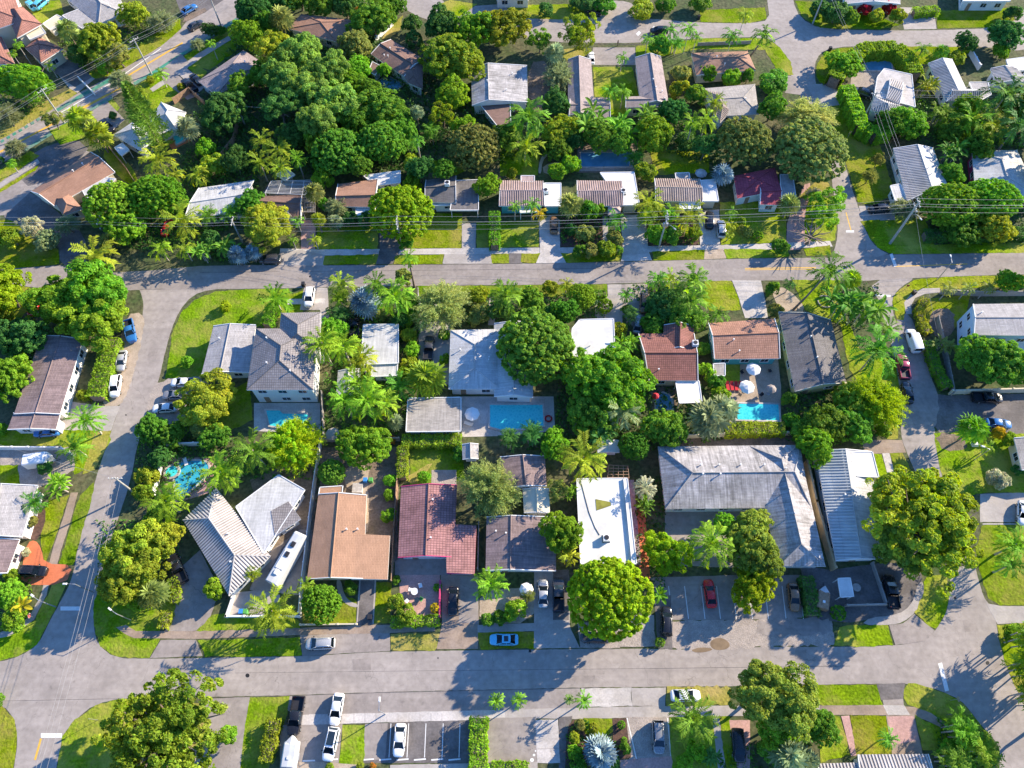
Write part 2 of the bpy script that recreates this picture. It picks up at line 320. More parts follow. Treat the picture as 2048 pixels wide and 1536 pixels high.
# roads
S('road', 'asphalt', [(-160,1345),(0,1324),(40,1312),(76,1290),(96,1250),(115,1214),(134,1180),(146,1150),(156,1095),(176,1010),(197,940),(217,880),(237,820),(252,760),(270,700),(284,640),(288,600),(270,560),(330,560),(470,560),(470,576),(420,579),(385,590),(358,622),(342,660),(331,700),(317,765),(300,800),(274,890),(262,960),(232,1050),(207,1130),(190,1200),(186,1250),(196,1290),(230,1316),(300,1318),(510,1314),(600,1313),(700,1307),(780,1303),(870,1302),(1000,1300),(1240,1297),(1400,1300),(1500,1294),(1660,1294),(1800,1291),(1852,1280),(1872,1260),(1892,1228),(1900,1190),(1900,1140),(1880,1060),(1850,990),(1820,920),(1800,870),(1805,830),(1800,780),(1790,720),(1776,660),(1762,620),(1754,592),(1740,565),(1820,545),(1830,556),(1800,575),(1787,592),(1784,610),(1790,645),(1812,680),(1850,740),(1862,800),(1868,860),(1886,943),(1920,1050),(1950,1130),(1962,1180),(1972,1202),(1990,1222),(1993,1250),(1998,1284),(2012,1327),(2028,1370),(2050,1410),(2130,1480),(2170,1640),(2000,1640),(1999,1536),(2001,1500),(1990,1480),(1961,1450),(1941,1422),(1921,1400),(1880,1380),(1830,1368),(1750,1367),(1540,1372),(1200,1374),(1000,1379),(760,1384),(510,1393),(250,1395),(190,1408),(150,1440),(126,1470),(112,1536),(95,1640),(10,1640),(28,1536),(36,1480),(30,1440),(5,1408),(-160,1400)], 1)
S('road', 'asphalt_grey', [(-160,562),(-60,545),(30,537),(120,531),(230,545),(300,541),(400,532),(500,530),(640,531),(800,530),(1000,528),(1240,524),(1500,517),(1660,515),(1780,509),(1900,508),(2200,502),(2200,546),(1990,550),(1830,556),(1720,562),(1640,560),(1400,562),(1200,568),(1000,570),(800,572),(600,576),(460,578),(270,580),(160,585),(70,575),(0,566),(-160,600)], 0)
S('road', 'asphalt', [(1664,518),(1676,470),(1674,430),(1667,390),(1662,345),(1650,290),(1625,240),(1602,195),(1583,155),(1572,115),(1556,92),(1536,74),(1400,76),(1280,86),(1190,86),(1100,84),(960,62),(850,42),(780,0),(760,-60),(850,-60),(870,0),(960,28),(1100,40),(1190,34),(1300,37),(1400,46),(1500,47),(1540,40),(1534,0),(1530,-60),(1580,-60),(1585,0),(1600,36),(1640,58),(1750,61),(1870,61),(1995,56),(2040,30),(2100,-40),(2180,-40),(2150,60),(2060,104),(1960,93),(1900,94),(1800,93),(1700,92),(1652,99),(1632,116),(1628,150),(1640,200),(1655,250),(1680,310),(1695,345),(1706,385),(1722,430),(1734,470),(1752,495),(1785,512)], 1)
S('road', 'asphalt', [(-200,392),(0,277),(82,232),(155,187),(227,150),(325,90),(362,58),(372,44),(410,25),(447,0),(520,-60),(640,-60),(540,0),(512,15),(475,40),(385,97),(310,144),(262,172),(180,222),(120,258),(50,302),(0,328),(-200,450)], 0)
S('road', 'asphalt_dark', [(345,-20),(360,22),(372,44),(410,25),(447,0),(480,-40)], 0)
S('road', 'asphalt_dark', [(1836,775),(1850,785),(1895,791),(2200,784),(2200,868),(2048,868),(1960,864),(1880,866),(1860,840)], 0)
S('road', 'asphalt_grey', [(1794,640),(1800,628),(1818,626),(1840,680),(1865,760),(1880,800),(1868,870),(1820,850),(1800,770),(1798,700)], 1, .15)
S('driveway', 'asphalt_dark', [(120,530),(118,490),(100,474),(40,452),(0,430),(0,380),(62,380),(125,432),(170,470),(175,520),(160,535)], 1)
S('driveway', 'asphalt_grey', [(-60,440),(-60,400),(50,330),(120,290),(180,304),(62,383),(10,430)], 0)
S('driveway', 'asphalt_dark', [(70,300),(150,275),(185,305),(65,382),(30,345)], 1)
# road paint
for q in ([(0,302),(112,243),(113,246),(0,306)], [(128,236),(240,175),(241,178),(129,239)], [(252,152),(365,84),(366,87),(253,155)], [(150,222),(215,187),(216,190),(151,225)]):
    S('road_marking', 'paint_yellow', q)
def strip(name, m, line, wpx):
    for (a, b) in zip(line, line[1:]):
        d = math.hypot(b[0]-a[0], b[1]-a[1]); nx, ny = -(b[1]-a[1])/d*wpx/2, (b[0]-a[0])/d*wpx/2
        S(name, m, [(a[0]+nx, a[1]+ny), (b[0]+nx, b[1]+ny), (b[0]-nx, b[1]-ny), (a[0]-nx, a[1]-ny)])
strip('bicycle_lane', 'paint_green', [(112,222),(155,196),(227,156)], 7)
strip('bicycle_lane', 'paint_green', [(268,168),(312,142),(384,96),(474,38)], 6)
strip('bicycle_lane', 'paint_green', [(50,300),(118,257),(178,221),(225,194)], 6)
for i in range(7): a = (2+i*12, 284-i*7.2); strip('bicycle_lane', 'paint_green', [a, (a[0]+6, a[1]-3.5)], 5)
strip('road_marking', 'paint_white', [(112,231),(228,163),(322,97)], 1.2)
strip('road_marking', 'paint_yellow', [(1490,537),(1632,535)], 1.6); strip('road_marking', 'paint_yellow', [(1490,540),(1632,538)], 1.2)
strip('road_marking', 'paint_yellow', [(1790,533),(1935,528)], 1.6)
strip('road_marking', 'paint_yellow', [(1692,425),(1702,461)], 2)
strip('road_marking', 'paint_white', [(1692,463),(1708,463)], 4); strip('road_marking', 'paint_white', [(1782,508),(1791,533)], 6)
strip('road_marking', 'paint_white', [(1751,590),(1781,592)], 4); strip('road_marking', 'paint_white', [(1880,1326),(1894,1382)], 8)
strip('road_marking', 'paint_white', [(82,1471),(124,1471)], 9); strip('road_marking', 'paint_yellow', [(82,1477),(70,1520)], 4)
strip('road_marking', 'paint_white', [(121,1217),(161,1217)], 8)
strip('road_marking', 'paint_white', [(1752,633),(1760,700)], 1.5)
for q in ((1280,64),(1310,54)): strip('road_marking', 'paint_white', [q, (q[0]-6, q[1]+6)], 6)
for q, r in (((495,1351),4.2),((1975,1326),4),((620,553),2),((1000,1275),1.2),((1060,1302),0),((946,1387),0),((1280,465),0),((252,830),1.5),((876,1316),1.5),((1910,1196),0)):
    rr = r or 3.6; S('manhole' if r else 'drain_grate', 'grate', [(q[0]+rr*math.cos(k*math.pi/(6 if r else 2)+.78), q[1]+rr*math.sin(k*math.pi/(6 if r else 2)+.78)) for k in range(12 if r else 4)])
S('asphalt_patch', 'asphalt_dark', [(1753,1368),(1810,1366),(1806,1398),(1762,1400)]); S('asphalt_patch', 'asphalt_grey', [(1765,1400),(1806,1398),(1808,1412),(1768,1412)])
# verges / gravel shoulders
S('gravel_shoulder', 'gravel', [(1330,1298),(1330,1240),(1440,1238),(1660,1240),(1672,1270),(1668,1290),(1500,1296),(1440,1303)], 0, .35)
S('gravel_shoulder', 'sand', [(285,625),(290,650),(270,740),(250,800),(232,815),(205,812),(210,760),(240,680),(252,630)], 1, .2)
S('gravel_shoulder', 'gravel', [(300,770),(345,755),(420,752),(400,830),(350,850),(290,850)], 1, .3)
S('puddle', 'puddle', [(1418,1285),(1432,1275),(1450,1277),(1462,1290),(1452,1300),(1425,1300)], 2)
S('puddle', 'puddle', [(1380,1301),(1400,1294),(1428,1297),(1418,1303),(1395,1306)], 1)
S('pavement', 'asphalt_grey', [(1300,1155),(1480,1150),(1600,1150),(1605,1235),(1480,1240),(1345,1240),(1320,1230)])
for x in (1340,1372,1405,1436,1468,1500,1532,1567,1602): strip('parking_line', 'paint_white', [(x-3,1172),(x+5,1238)], 1.4)
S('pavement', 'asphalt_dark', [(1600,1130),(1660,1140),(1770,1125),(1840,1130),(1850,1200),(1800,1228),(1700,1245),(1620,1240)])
S('pavement', 'asphalt_grey', [(1510,1238),(1660,1232),(1665,1262),(1600,1275),(1510,1270)], 1, .4)
# pavement apron and car park south of the road
S('pavement', 'asphalt_grey', [(578,1392),(760,1385),(1000,1379),(1160,1376),(1165,1422),(920,1425),(600,1436),(575,1420)])
S('parking_lot', 'asphalt_grey', [(560,1450),(685,1448),(676,1540),(560,1540)]); S('parking_lot', 'asphalt_dark', [(730,1447),(945,1440),(940,1526),(726,1526)]); S('parking_lot', 'asphalt_grey', [(730,1448),(776,1446),(770,1519),(727,1520)])
for i, x in enumerate((780,816,851,886,920)): strip('parking_line', 'paint_white', [(x+2-i*.5,1447),(x-2,1515)], 1.5)
for i in range(6): strip('wheel_stop', 'paint_white', [(724+i*34.6,1520),(748+i*34.6,1518)], 3)
strip('wheel_stop', 'paint_white', [(605,1522),(630,1521)], 3); strip('wheel_stop', 'paint_white', [(650,1520),(676,1518)], 3)
S('sidewalk', 'concrete_bright', [(600,1430),(940,1421),(1010,1420),(1010,1436),(940,1440),(602,1450)])
S('sidewalk', 'concrete', [(1010,1420),(1070,1418),(1130,1416),(1320,1412),(1640,1410),(1640,1430),(1320,1434),(1150,1438),(1010,1436)])
S('sidewalk', 'concrete_bright', [(618,1428),(690,1428),(690,1446),(618,1448)])
for i in range(9): strip('joint', 'asphalt_grey', [(708+i*22,1427),(708+i*22,1445)], .8)
S('pavement', 'asphalt_grey', [(975,1436),(1072,1434),(1074,1540),(972,1540)]); S('pavement', 'asphalt_dark', [(1118,1434),(1145,1432),(1135,1470),(1130,1540),(1118,1540)])
S('driveway', 'concrete_bright', [(1071,1440),(1116,1439),(1120,1526),(1074,1526)]); strip('joint', 'asphalt_grey', [(1073,1498),(1119,1497)], .8)
S('driveway', 'concrete_bright', [(1162,1377),(1262,1375),(1264,1412),(1160,1414)], 0, .1); S('driveway', 'concrete', [(1262,1376),(1332,1375),(1330,1412),(1264,1412)])
S('driveway', 'gravel', [(1252,1434),(1338,1434),(1345,1530),(1260,1530)]); strip('paver_border', 'paint_white', [(1254,1436),(1275,1528)], 2); strip('paver_border', 'paint_white', [(1335,1436),(1343,1528)], 2)
S('paver_border', 'paver_pink', [(1240,1520),(1345,1512),(1350,1545),(1240,1545)])
S('verge', 'lawn_dry', [(1332,1375),(1460,1373),(1460,1412),(1330,1412)], 0, .3)
for q in (((1071,1502),1.6),((1068,1510),2.6),((1064,1520),4),((1058,1529),3.4),((1067,1534),3.6)): S('stepping_stone', 'paint_white', [(q[0][0]+q[1]*math.cos(k*.7), q[0][1]+q[1]*math.sin(k*.7)) for k in range(9)])
S('lawn', 'lawn', [(1167,1437),(1224,1437),(1226,1462),(1210,1475),(1168,1470)]); S('planting_bed', 'mulch', [(1224,1437),(1252,1436),(1262,1515),(1240,1520),(1226,1480)], 0, .1)
S('planting_bed', 'mulch', [(1140,1440),(1166,1440),(1170,1475),(1230,1480),(1240,1545),(1130,1545),(1132,1480)], 1)
S('lawn', 'lawn', [(1338,1436),(1426,1434),(1440,1545),(1345,1545)]); S('footpath', 'concrete', [(1425,1433),(1438,1433),(1452,1540),(1436,1540)])
S('lawn', 'lawn', [(1438,1433),(1460,1433),(1475,1540),(1452,1540)]); S('footpath', 'paver_pink', [(1458,1440),(1500,1440),(1500,1540),(1475,1540)])
S('lawn', 'lawn', [(685,1452),(730,1448),(728,1530),(678,1532)]); S('lawn', 'lawn', [(492,1395),(578,1392),(575,1430),(560,1470),(535,1540),(480,1540)], 0, .1)
S('planting_bed', 'sand', [(560,1524),(640,1524),(725,1530),(725,1545),(560,1545)])
S('sidewalk', 'concrete', [(945,1526),(1075,1524),(1075,1540),(780,1545),(780,1530)])
# south-east block
S('lawn', 'lawn', [(1590,1372),(1753,1368),(1765,1410),(1660,1411),(1590,1410)], 0, .06)
S('lawn', 'lawn', [(1808,1366),(1840,1369),(1885,1384),(1921,1402),(1945,1428),(1962,1452),(1985,1482),(2000,1540),(1900,1560),(1880,1440),(1830,1412),(1808,1408)], 1)
S('sidewalk', 'concrete_stained', [(1640,1411),(1765,1410),(1828,1414),(1862,1426),(1895,1450),(1885,1456),(1850,1440),(1820,1430),(1640,1430)], 0)
S('sidewalk', 'concrete_bright', [(1766,1410),(1808,1411),(1820,1430),(1775,1430)])
S('lawn', 'lawn', [(1640,1432),(1680,1432),(1700,1510),(1640,1525)]); S('footpath', 'paver_pink', [(1682,1432),(1698,1431),(1716,1510),(1702,1512)]); 
S('lawn', 'lawn', [(1699,1431),(1772,1431),(1784,1508),(1714,1510)]); S('driveway', 'concrete_stained', [(1772,1431),(1828,1430),(1845,1508),(1784,1508)])
S('driveway', 'paver_pink', [(1774,1433),(1826,1432),(1838,1480),(1784,1490)]); S('lawn', 'lawn', [(1829,1431),(1880,1455),(1885,1500),(1846,1500)])
S('footpath', 'concrete_stained', [(1640,1430),(1660,1430),(1660,1411),(1640,1411)])
# south-west corners
S('lawn', 'lawn', [(112,1540),(126,1470),(150,1440),(192,1410),(250,1397),(290,1398),(310,1420),(280,1540)], 0, .05); S('driveway', 'asphalt_grey', [(400,1398),(500,1394),(490,1450),(478,1560),(300,1560),(330,1500),(420,1470)], 0)
S('lawn', 'lawn_dry', [(240,1400),(400,1400),(420,1450),(400,1540),(260,1540)], 1, .3)
S('lawn', 'lawn', [(-80,1400),(4,1410),(29,1441),(34,1480),(26,1545),(-80,1545)], 0, .05)
S('lawn', 'lawn', [(-80,1318),(-80,1290),(20,1270),(70,1240),(95,1190),(105,1165),(133,1168),(113,1214),(94,1250),(74,1290),(38,1311),(0,1322)], 0, .05)
S('sidewalk', 'concrete', [(100,1160),(93,1190),(68,1240),(20,1272),(-80,1290),(-80,1278),(10,1262),(58,1235),(82,1190),(90,1160)])
S('lawn', 'lawn', [(188,1200),(205,1175),(300,1170),(345,1180),(352,1215),(320,1262),(318,1280),(300,1314),(260,1316),(228,1312),(200,1292),(187,1250)], 0, .05)
S('sidewalk', 'concrete_stained', [(232,1255),(250,1268),(268,1276),(390,1278),(600,1270),(745,1267),(870,1262),(870,1248),(745,1250),(600,1256),(390,1262),(272,1262),(252,1250)], 0)
S('driveway', 'asphalt_grey', [(330,1262),(352,1215),(345,1150),(400,1100),(440,1180),(410,1262)], 0)
S('driveway', 'asphalt_grey', [(322,1280),(392,1279),(405,1312),(300,1316)])
S('lawn', 'lawn', [(396,1281),(600,1274),(605,1311),(512,1313),(410,1313)], 0, .06); S('lawn', 'lawn', [(392,1262),(425,1230),(512,1222),(600,1240),(600,1256)], 0, .05)
S('pavement', 'concrete', [(462,1186),(520,1180),(560,1190),(560,1230),(455,1232)]); S('pavement', 'asphalt_grey', [(600,1270),(780,1266),(780,1302),(700,1306),(605,1312)])
S('lawn', 'lawn_dry', [(780,1268),(880,1267),(874,1296),(868,1301),(783,1301)], 0, .08)
S('lawn', 'lawn', [(604,1160),(714,1200),(712,1246),(606,1252)], 0); S('lawn', 'lawn', [(752,1165),(784,1165),(780,1246),(748,1246)])
S('driveway', 'asphalt_dark', [(720,1160),(750,1160),(746,1250),(716,1250)]); strip('kerb', 'concrete', [(720,1160),(714,1250)], 3); strip('kerb', 'concrete', [(751,1160),(746,1248)], 3)
S('footpath', 'concrete', [(672,1160),(682,1160),(688,1190),(700,1203),(716,1208),(716,1216),(696,1211),(678,1195)], 1)
S('patio', 'paver_pink', [(798,1125),(880,1125),(880,1225),(850,1235),(800,1225)]); S('patio', 'asphalt_grey', [(790,1116),(900,1116),(900,1150),(790,1150)])
S('driveway', 'concrete_stained', [(882,1150),(956,1150),(958,1250),(956,1298),(873,1298),(884,1250)]); S('driveway', 'asphalt_grey', [(920,1155),(956,1155),(957,1248),(918,1245)])
S('lawn', 'lawn', [(955,1265),(1070,1262),(1070,1297),(962,1298)], 0, .05); S('sidewalk', 'concrete', [(955,1250),(1070,1246),(1070,1262),(955,1265)])
S('driveway', 'concrete', [(1068,1140),(1138,1140),(1140,1255),(1160,1296),(1068,1297)]); S('driveway', 'asphalt_dark', [(1106,1140),(1138,1140),(1138,1240),(1106,1240)])
S('pavement', 'gravel', [(1155,1245),(1240,1245),(1240,1296),(1160,1296)], 0, .1); S('sidewalk', 'concrete', [(1240,1230),(1308,1230),(1308,1260),(1240,1262)])
S('driveway', 'gravel', [(1242,1260),(1308,1260),(1314,1293),(1238,1294)]); S('driveway', 'asphalt_dark', [(1308,1190),(1342,1190),(1345,1298),(1316,1298)])
S('patio', 'sand', [(960,1180),(1068,1175),(1068,1245),(958,1250)], 1); S('patio', 'terracotta', [(1262,1020),(1290,1020),(1300,1160),(1275,1160)]); S('footpath', 'grey_wood', [(1258,960),(1268,960),(1282,1130),(1270,1130)])
# east corner
S('sidewalk', 'concrete', [(1722,1250),(1740,1235),(1780,1232),(1810,1222),(1828,1200),(1836,1165),(1848,1165),(1846,1195),(1832,1225),(1805,1245),(1780,1250)], 1)
S('lawn', 'lawn', [(1668,1290),(1680,1255),(1690,1251),(1775,1250),(1786,1290),(1720,1294)], 0, .06); S('lawn', 'lawn', [(1848,1165),(1858,1150),(1893,1150),(1896,1190),(1892,1226),(1872,1258),(1855,1250),(1829,1224),(1845,1195)], 0, .06)
S('pavement', 'asphalt_grey', [(1778,1250),(1806,1247),(1828,1228),(1870,1262),(1850,1283),(1790,1290)])
S('lawn', 'lawn', [(1950,1100),(1965,1050),(2050,1050),(2200,1050),(2200,1213),(2048,1212),(2000,1210),(1976,1198),(1962,1150)], 0, .05)
S('driveway', 'concrete', [(1972,1206),(2000,1212),(2200,1214),(2200,1246),(2040,1246),(1995,1248)]); S('lawn', 'lawn', [(1994,1250),(2048,1246),(2200,1248),(2200,1560),(2120,1470),(2048,1405),(2026,1368),(2011,1326),(1999,1284)], 0, .05)
S('driveway', 'concrete', [(1960,988),(2048,984),(2200,984),(2200,1044),(1960,1044)]); strip('kerb', 'concrete_bright', [(1965,1048),(2200,1048)], 2)
S('lawn', 'lawn', [(1868,866),(1960,862),(2048,868),(2200,868),(2200,984),(1962,986),(1900,1000),(1880,940)], 0, .06); S('patio', 'dirt', [(1868,866),(1925,868),(1940,900),(1885,905)], 1, .2)
S('lawn', 'lawn', [(1780,905),(1806,905),(1830,960),(1835,1000),(1798,990)], 0, .06); S('footpath', 'concrete_bright', [(1758,880),(1772,880),(1800,990),(1786,995)])
S('pavement', 'concrete_stained', [(1725,880),(1804,880),(1812,905),(1728,908)]); S('lawn', 'lawn', [(1748,908),(1762,908),(1786,980),(1760,980)])
S('lawn', 'lawn', [(1772,845),(1797,845),(1797,878),(1772,878)])
# north side of the middle road, east
S('lawn', 'lawn', [(1736,470),(1740,440),(1790,430),(1850,440),(1870,490),(2048,480),(2200,478),(2200,504),(1900,507),(1785,508),(1755,495)], 0, .05)
S('lawn', 'lawn', [(1684,305),(1650,190),(1665,170),(1700,200),(1725,270),(1760,290),(1790,390),(1765,400),(1752,410),(1716,405),(1700,350)], 0, .05)
S('driveway', 'concrete', [(1717,412),(1760,412),(1790,415),(1790,440),(1725,442)]); S('lawn', 'lawn', [(1720,442),(1760,440),(1745,480),(1735,465)])
S('lawn', 'lawn', [(1600,440),(1620,400),(1650,395),(1668,400),(1674,440),(1670,480),(1640,492),(1608,480)], 0, .1); S('footpath', 'paver_pink', [(1572,500),(1575,430),(1600,400),(1605,370),(1625,365),(1608,430),(1610,500)], 1)
S('lawn', 'lawn_dry', [(1590,400),(1640,355),(1655,360),(1664,390),(1620,395)], 1)
# sidewalk and front gardens north of the middle road
S('sidewalk', 'concrete_bright', [(560,497),(640,499),(800,498),(970,496),(1030,496),(1240,494),(1310,492),(1400,491),(1536,487),(1660,482),(1665,493),(1536,499),(1400,501),(1240,506),(1030,508),(830,509),(640,511),(560,509)])
S('driveway', 'paver_pink', [(602,440),(632,440),(630,498),(602,498)]); S('driveway', 'concrete', [(545,528),(560,505),(600,500),(650,510),(648,531),(560,531)])
S('lawn', 'lawn', [(634,455),(756,452),(756,498),(632,499)]); S('lawn', 'lawn', [(650,511),(760,509),(752,528),(646,530)])
S('driveway', 'asphalt_dark', [(758,460),(800,460),(802,498),(785,528),(752,529),(760,498)]); S('lawn', 'lawn', [(822,440),(924,445),(923,496),(824,497)]); S('lawn', 'lawn', [(790,511),(888,509),(884,528),(788,529)])
S('lawn', 'lawn', [(850,425),(925,428),(924,446),(840,440)])
S('driveway', 'concrete', [(924,447),(952,447),(951,497),(924,497)]); S('driveway', 'concrete', [(889,509),(982,508),(986,528),(885,528)])
S('lawn', 'lawn', [(953,445),(1078,440),(1077,494),(953,496)]); S('lawn', 'lawn', [(982,508),(1018,508),(1018,527),(984,527)]); S('driveway', 'asphalt_dark', [(1018,507),(1044,507),(1044,527),(1018,527)])
S('lawn', 'lawn', [(1043,507),(1080,507),(1074,526),(1042,526)]); S('driveway', 'concrete_bright', [(1078,440),(1100,432),(1120,440),(1120,496),(1122,508),(1132,526),(1072,527),(1080,508)])
S('planting_bed', 'mulch', [(1120,425),(1205,425),(1210,494),(1121,494)]); S('lawn', 'lawn', [(1122,507),(1240,505),(1245,515),(1235,522),(1132,526)], 0, .05)
S('footpath', 'concrete', [(1205,430),(1216,430),(1216,494),(1206,494)]); S('driveway', 'concrete_bright', [(1240,430),(1292,430),(1296,500),(1304,521),(1242,523),(1246,500)])
S('planting_bed', 'mulch', [(1293,430),(1395,420),(1398,490),(1298,492)]); S('lawn', 'lawn', [(1304,503),(1410,499),(1410,519),(1306,521)], 0, .04); S('driveway', 'concrete_bright', [(1396,425),(1438,420),(1440,490),(1400,490)])
S('driveway', 'sand', [(1410,500),(1446,498),(1453,517),(1408,519)]); S('lawn', 'lawn', [(1448,498),(1536,499),(1575,500),(1580,512),(1536,516),(1453,517)], 0, .05); S('lawn', 'lawn', [(1440,405),(1572,402),(1572,486),(1441,490)])
S('lawn', 'lawn', [(1608,498),(1660,490),(1662,510),(1612,512)])
# garden behind: north block
S('lawn', 'lawn', [(1186,134),(1264,134),(1278,195),(1252,195),(1252,232),(1222,232),(1220,195),(1190,193)], 0, .03); S('driveway', 'asphalt_grey', [(1186,95),(1270,95),(1272,130),(1183,130)])
S('lawn', 'lawn', [(1272,92),(1355,84),(1400,77),(1500,76),(1536,78),(1560,95),(1582,125),(1586,150),(1560,150),(1530,100),(1400,98),(1330,112),(1272,114)], 0, .05); S('driveway', 'asphalt_grey', [(1570,152),(1590,152),(1602,190),(1570,186)])
S('lawn', 'lawn', [(1632,150),(1635,120),(1660,100),(1700,94),(1740,95),(1700,130),(1670,165),(1640,168)], 1); S('lawn', 'lawn', [(1810,93),(1900,94),(1960,92),(1900,128),(1830,128)], 0, .05)
S('driveway', 'concrete', [(1612,170),(1680,165),(1680,210),(1640,215)]); S('driveway', 'gravel', [(1705,130),(1790,125),(1790,180),(1735,200),(1700,175)])
S('lawn', 'lawn', [(1590,2),(1690,5),(1800,50),(1760,59),(1640,56),(1605,35)], 0, .05); S('driveway', 'concrete', [(1800,15),(1825,15),(1870,35),(1873,58),(1808,59)]); S('lawn', 'lawn', [(1872,22),(2025,15),(2030,40),(2000,54),(1875,57)], 0, .05)
S('driveway', 'gravel', [(1200,38),(1270,38),(1270,5),(1220,0),(1180,10)], 1, .2); S('lawn', 'lawn', [(1400,20),(1530,15),(1534,38),(1500,46),(1400,44)], 0, .05); S('lawn', 'lawn', [(1024,10),(1150,8),(1175,30),(1160,40),(1030,36),(1000,25)], 0, .1)
S('lawn', 'lawn', [(868,12),(900,0),(955,8),(920,32),(900,34)], 0, .05); S('driveway', 'asphalt_grey', [(905,45),(950,12),(1010,8),(1020,30),(930,52)])
S('lawn', 'lawn_dry', [(1100,100),(1170,96),(1170,118),(1100,122)], 0, .1); S('yard', 'dirt', [(1055,125),(1100,120),(1110,215),(1058,215)], 1, .2)
S('lawn', 'lawn', [(1000,300),(1080,300),(1075,350),(1000,352)], 0, .1); S('footpath', 'concrete', [(1076,345),(1080,318),(1092,305),(1096,309),(1085,322),(1082,348)], 1); S('patio', 'sand', [(1085,330),(1125,322),(1128,345),(1088,350)], 1)
S('patio', 'dirt', [(1155,285),(1275,285),(1280,345),(1155,345)]); S('lawn', 'lawn', [(1300,300),(1415,300),(1420,345),(1310,350)], 0, .1); S('lawn', 'lawn', [(840,320),(930,320),(930,350),(860,350)], 1)
S('lawn', 'lawn_dry', [(780,55),(806,30),(800,60),(780,75),(762,80)], 0, .05)
# north-west block along the diagonal road
S('lawn', 'lawn_dry', [(-80,320),(0,280),(85,231),(155,187),(140,178),(70,215),(0,255),(-80,300)], 0, .08); S('lawn', 'lawn', [(175,160),(227,150),(325,90),(362,58),(360,35),(300,75),(230,120),(180,145)], 0, .08)
S('driveway', 'concrete', [(140,178),(108,140),(130,120),(165,145),(190,158),(155,186)]); S('driveway', 'asphalt_dark', [(88,130),(128,98),(185,155),(150,175)]); S('footpath', 'dirt', [(365,45),(372,32),(410,16),(414,22),(376,42)])
S('lawn', 'lawn', [(50,5),(120,0),(128,30),(80,48)], 0, .1); S('lawn', 'lawn', [(260,180),(310,148),(345,170),(380,195),(330,205),(300,225),(262,220)], 0, .1); S('lawn', 'lawn', [(355,120),(470,50),(480,62),(475,100),(420,140),(370,125)], 0, .06)
S('sidewalk', 'concrete', [(300,178),(345,146),(395,108),(475,62),(478,70),(400,118),(350,156),(306,184)]); S('driveway', 'asphalt_grey', [(320,142),(362,108),(378,125),(350,145),(400,190),(375,200),(330,165)]); S('driveway', 'concrete', [(350,143),(372,136),(415,170),(398,185)])
S('lawn', 'lawn', [(375,135),(395,125),(415,145),(402,158)]); S('lawn', 'lawn', [(100,262),(180,225),(225,198),(240,215),(190,270),(120,290)], 0, .1); S('driveway', 'asphalt_grey', [(180,225),(215,203),(250,240),(215,270)])
S('lawn', 'lawn', [(-60,380),(0,340),(60,302),(80,312),(0,365),(-60,400)], 0, .05); S('sidewalk', 'concrete', [(-60,400),(0,367),(75,318),(80,326),(0,376),(-60,410)]); S('lawn', 'lawn', [(-60,412),(0,378),(78,330),(70,342),(0,386),(-60,425)])
S('lawn', 'lawn', [(-60,440),(20,440),(75,470),(118,500),(118,528),(30,536),(-60,548)], 0, .1); S('lawn', 'lawn', [(200,300),(230,300),(270,340),(280,380),(230,350)], 1); S('lawn', 'lawn', [(-60,566),(60,574),(75,600),(20,660),(-60,660)], 0, .1)
# west block
S('lawn', 'lawn', [(330,758),(345,664),(362,626),(390,600),(430,583),(512,578),(578,578),(590,600),(585,625),(510,655),(425,655),(403,752)], 0, .06); S('lawn', 'lawn', [(580,590),(608,580),(605,630),(580,625)])
S('driveway', 'concrete', [(608,576),(655,576),(660,660),(640,690),(640,620),(600,620)]); S('sidewalk', 'concrete_bright', [(575,598),(650,597),(650,607),(575,609)]); S('lawn', 'lawn', [(365,840),(500,760),(505,840),(420,880)], 0, .1)
S('pavement', 'concrete', [(120,858),(120,800),(205,812),(240,812),(222,862),(180,866)]); S('lawn', 'lawn', [(0,862),(150,860),(215,862),(222,880),(200,920),(150,950),(120,890),(0,895)], 0, .1); S('lawn', 'lawn_dry', [(190,862),(222,862),(212,895),(190,940),(165,950)], 0, .1)
S('yard', 'gravel', [(0,895),(150,895),(150,940),(80,975),(0,975)], 0, .2); S('lawn', 'lawn', [(0,930),(35,930),(40,968),(0,968)], 0, .1)
S('sidewalk', 'concrete_stained', [(142,985),(156,985),(140,1045),(122,1100),(105,1165),(90,1165),(105,1100),(125,1040)]); S('lawn', 'lawn', [(80,1030),(100,1000),(138,990),(120,1045),(102,1100),(88,1128),(82,1080)], 0, .05)
S('lawn', 'lawn', [(160,990),(188,965),(184,1000),(165,1060),(148,1130),(118,1128),(135,1070)], 0, .05); S('driveway', 'terracotta', [(45,1130),(55,1085),(70,1080),(82,1095),(88,1127),(148,1130),(130,1170),(40,1170)], 1)
S('planting_bed', 'mulch', [(60,1010),(80,1000),(95,1030),(78,1080),(58,1080)], 1)
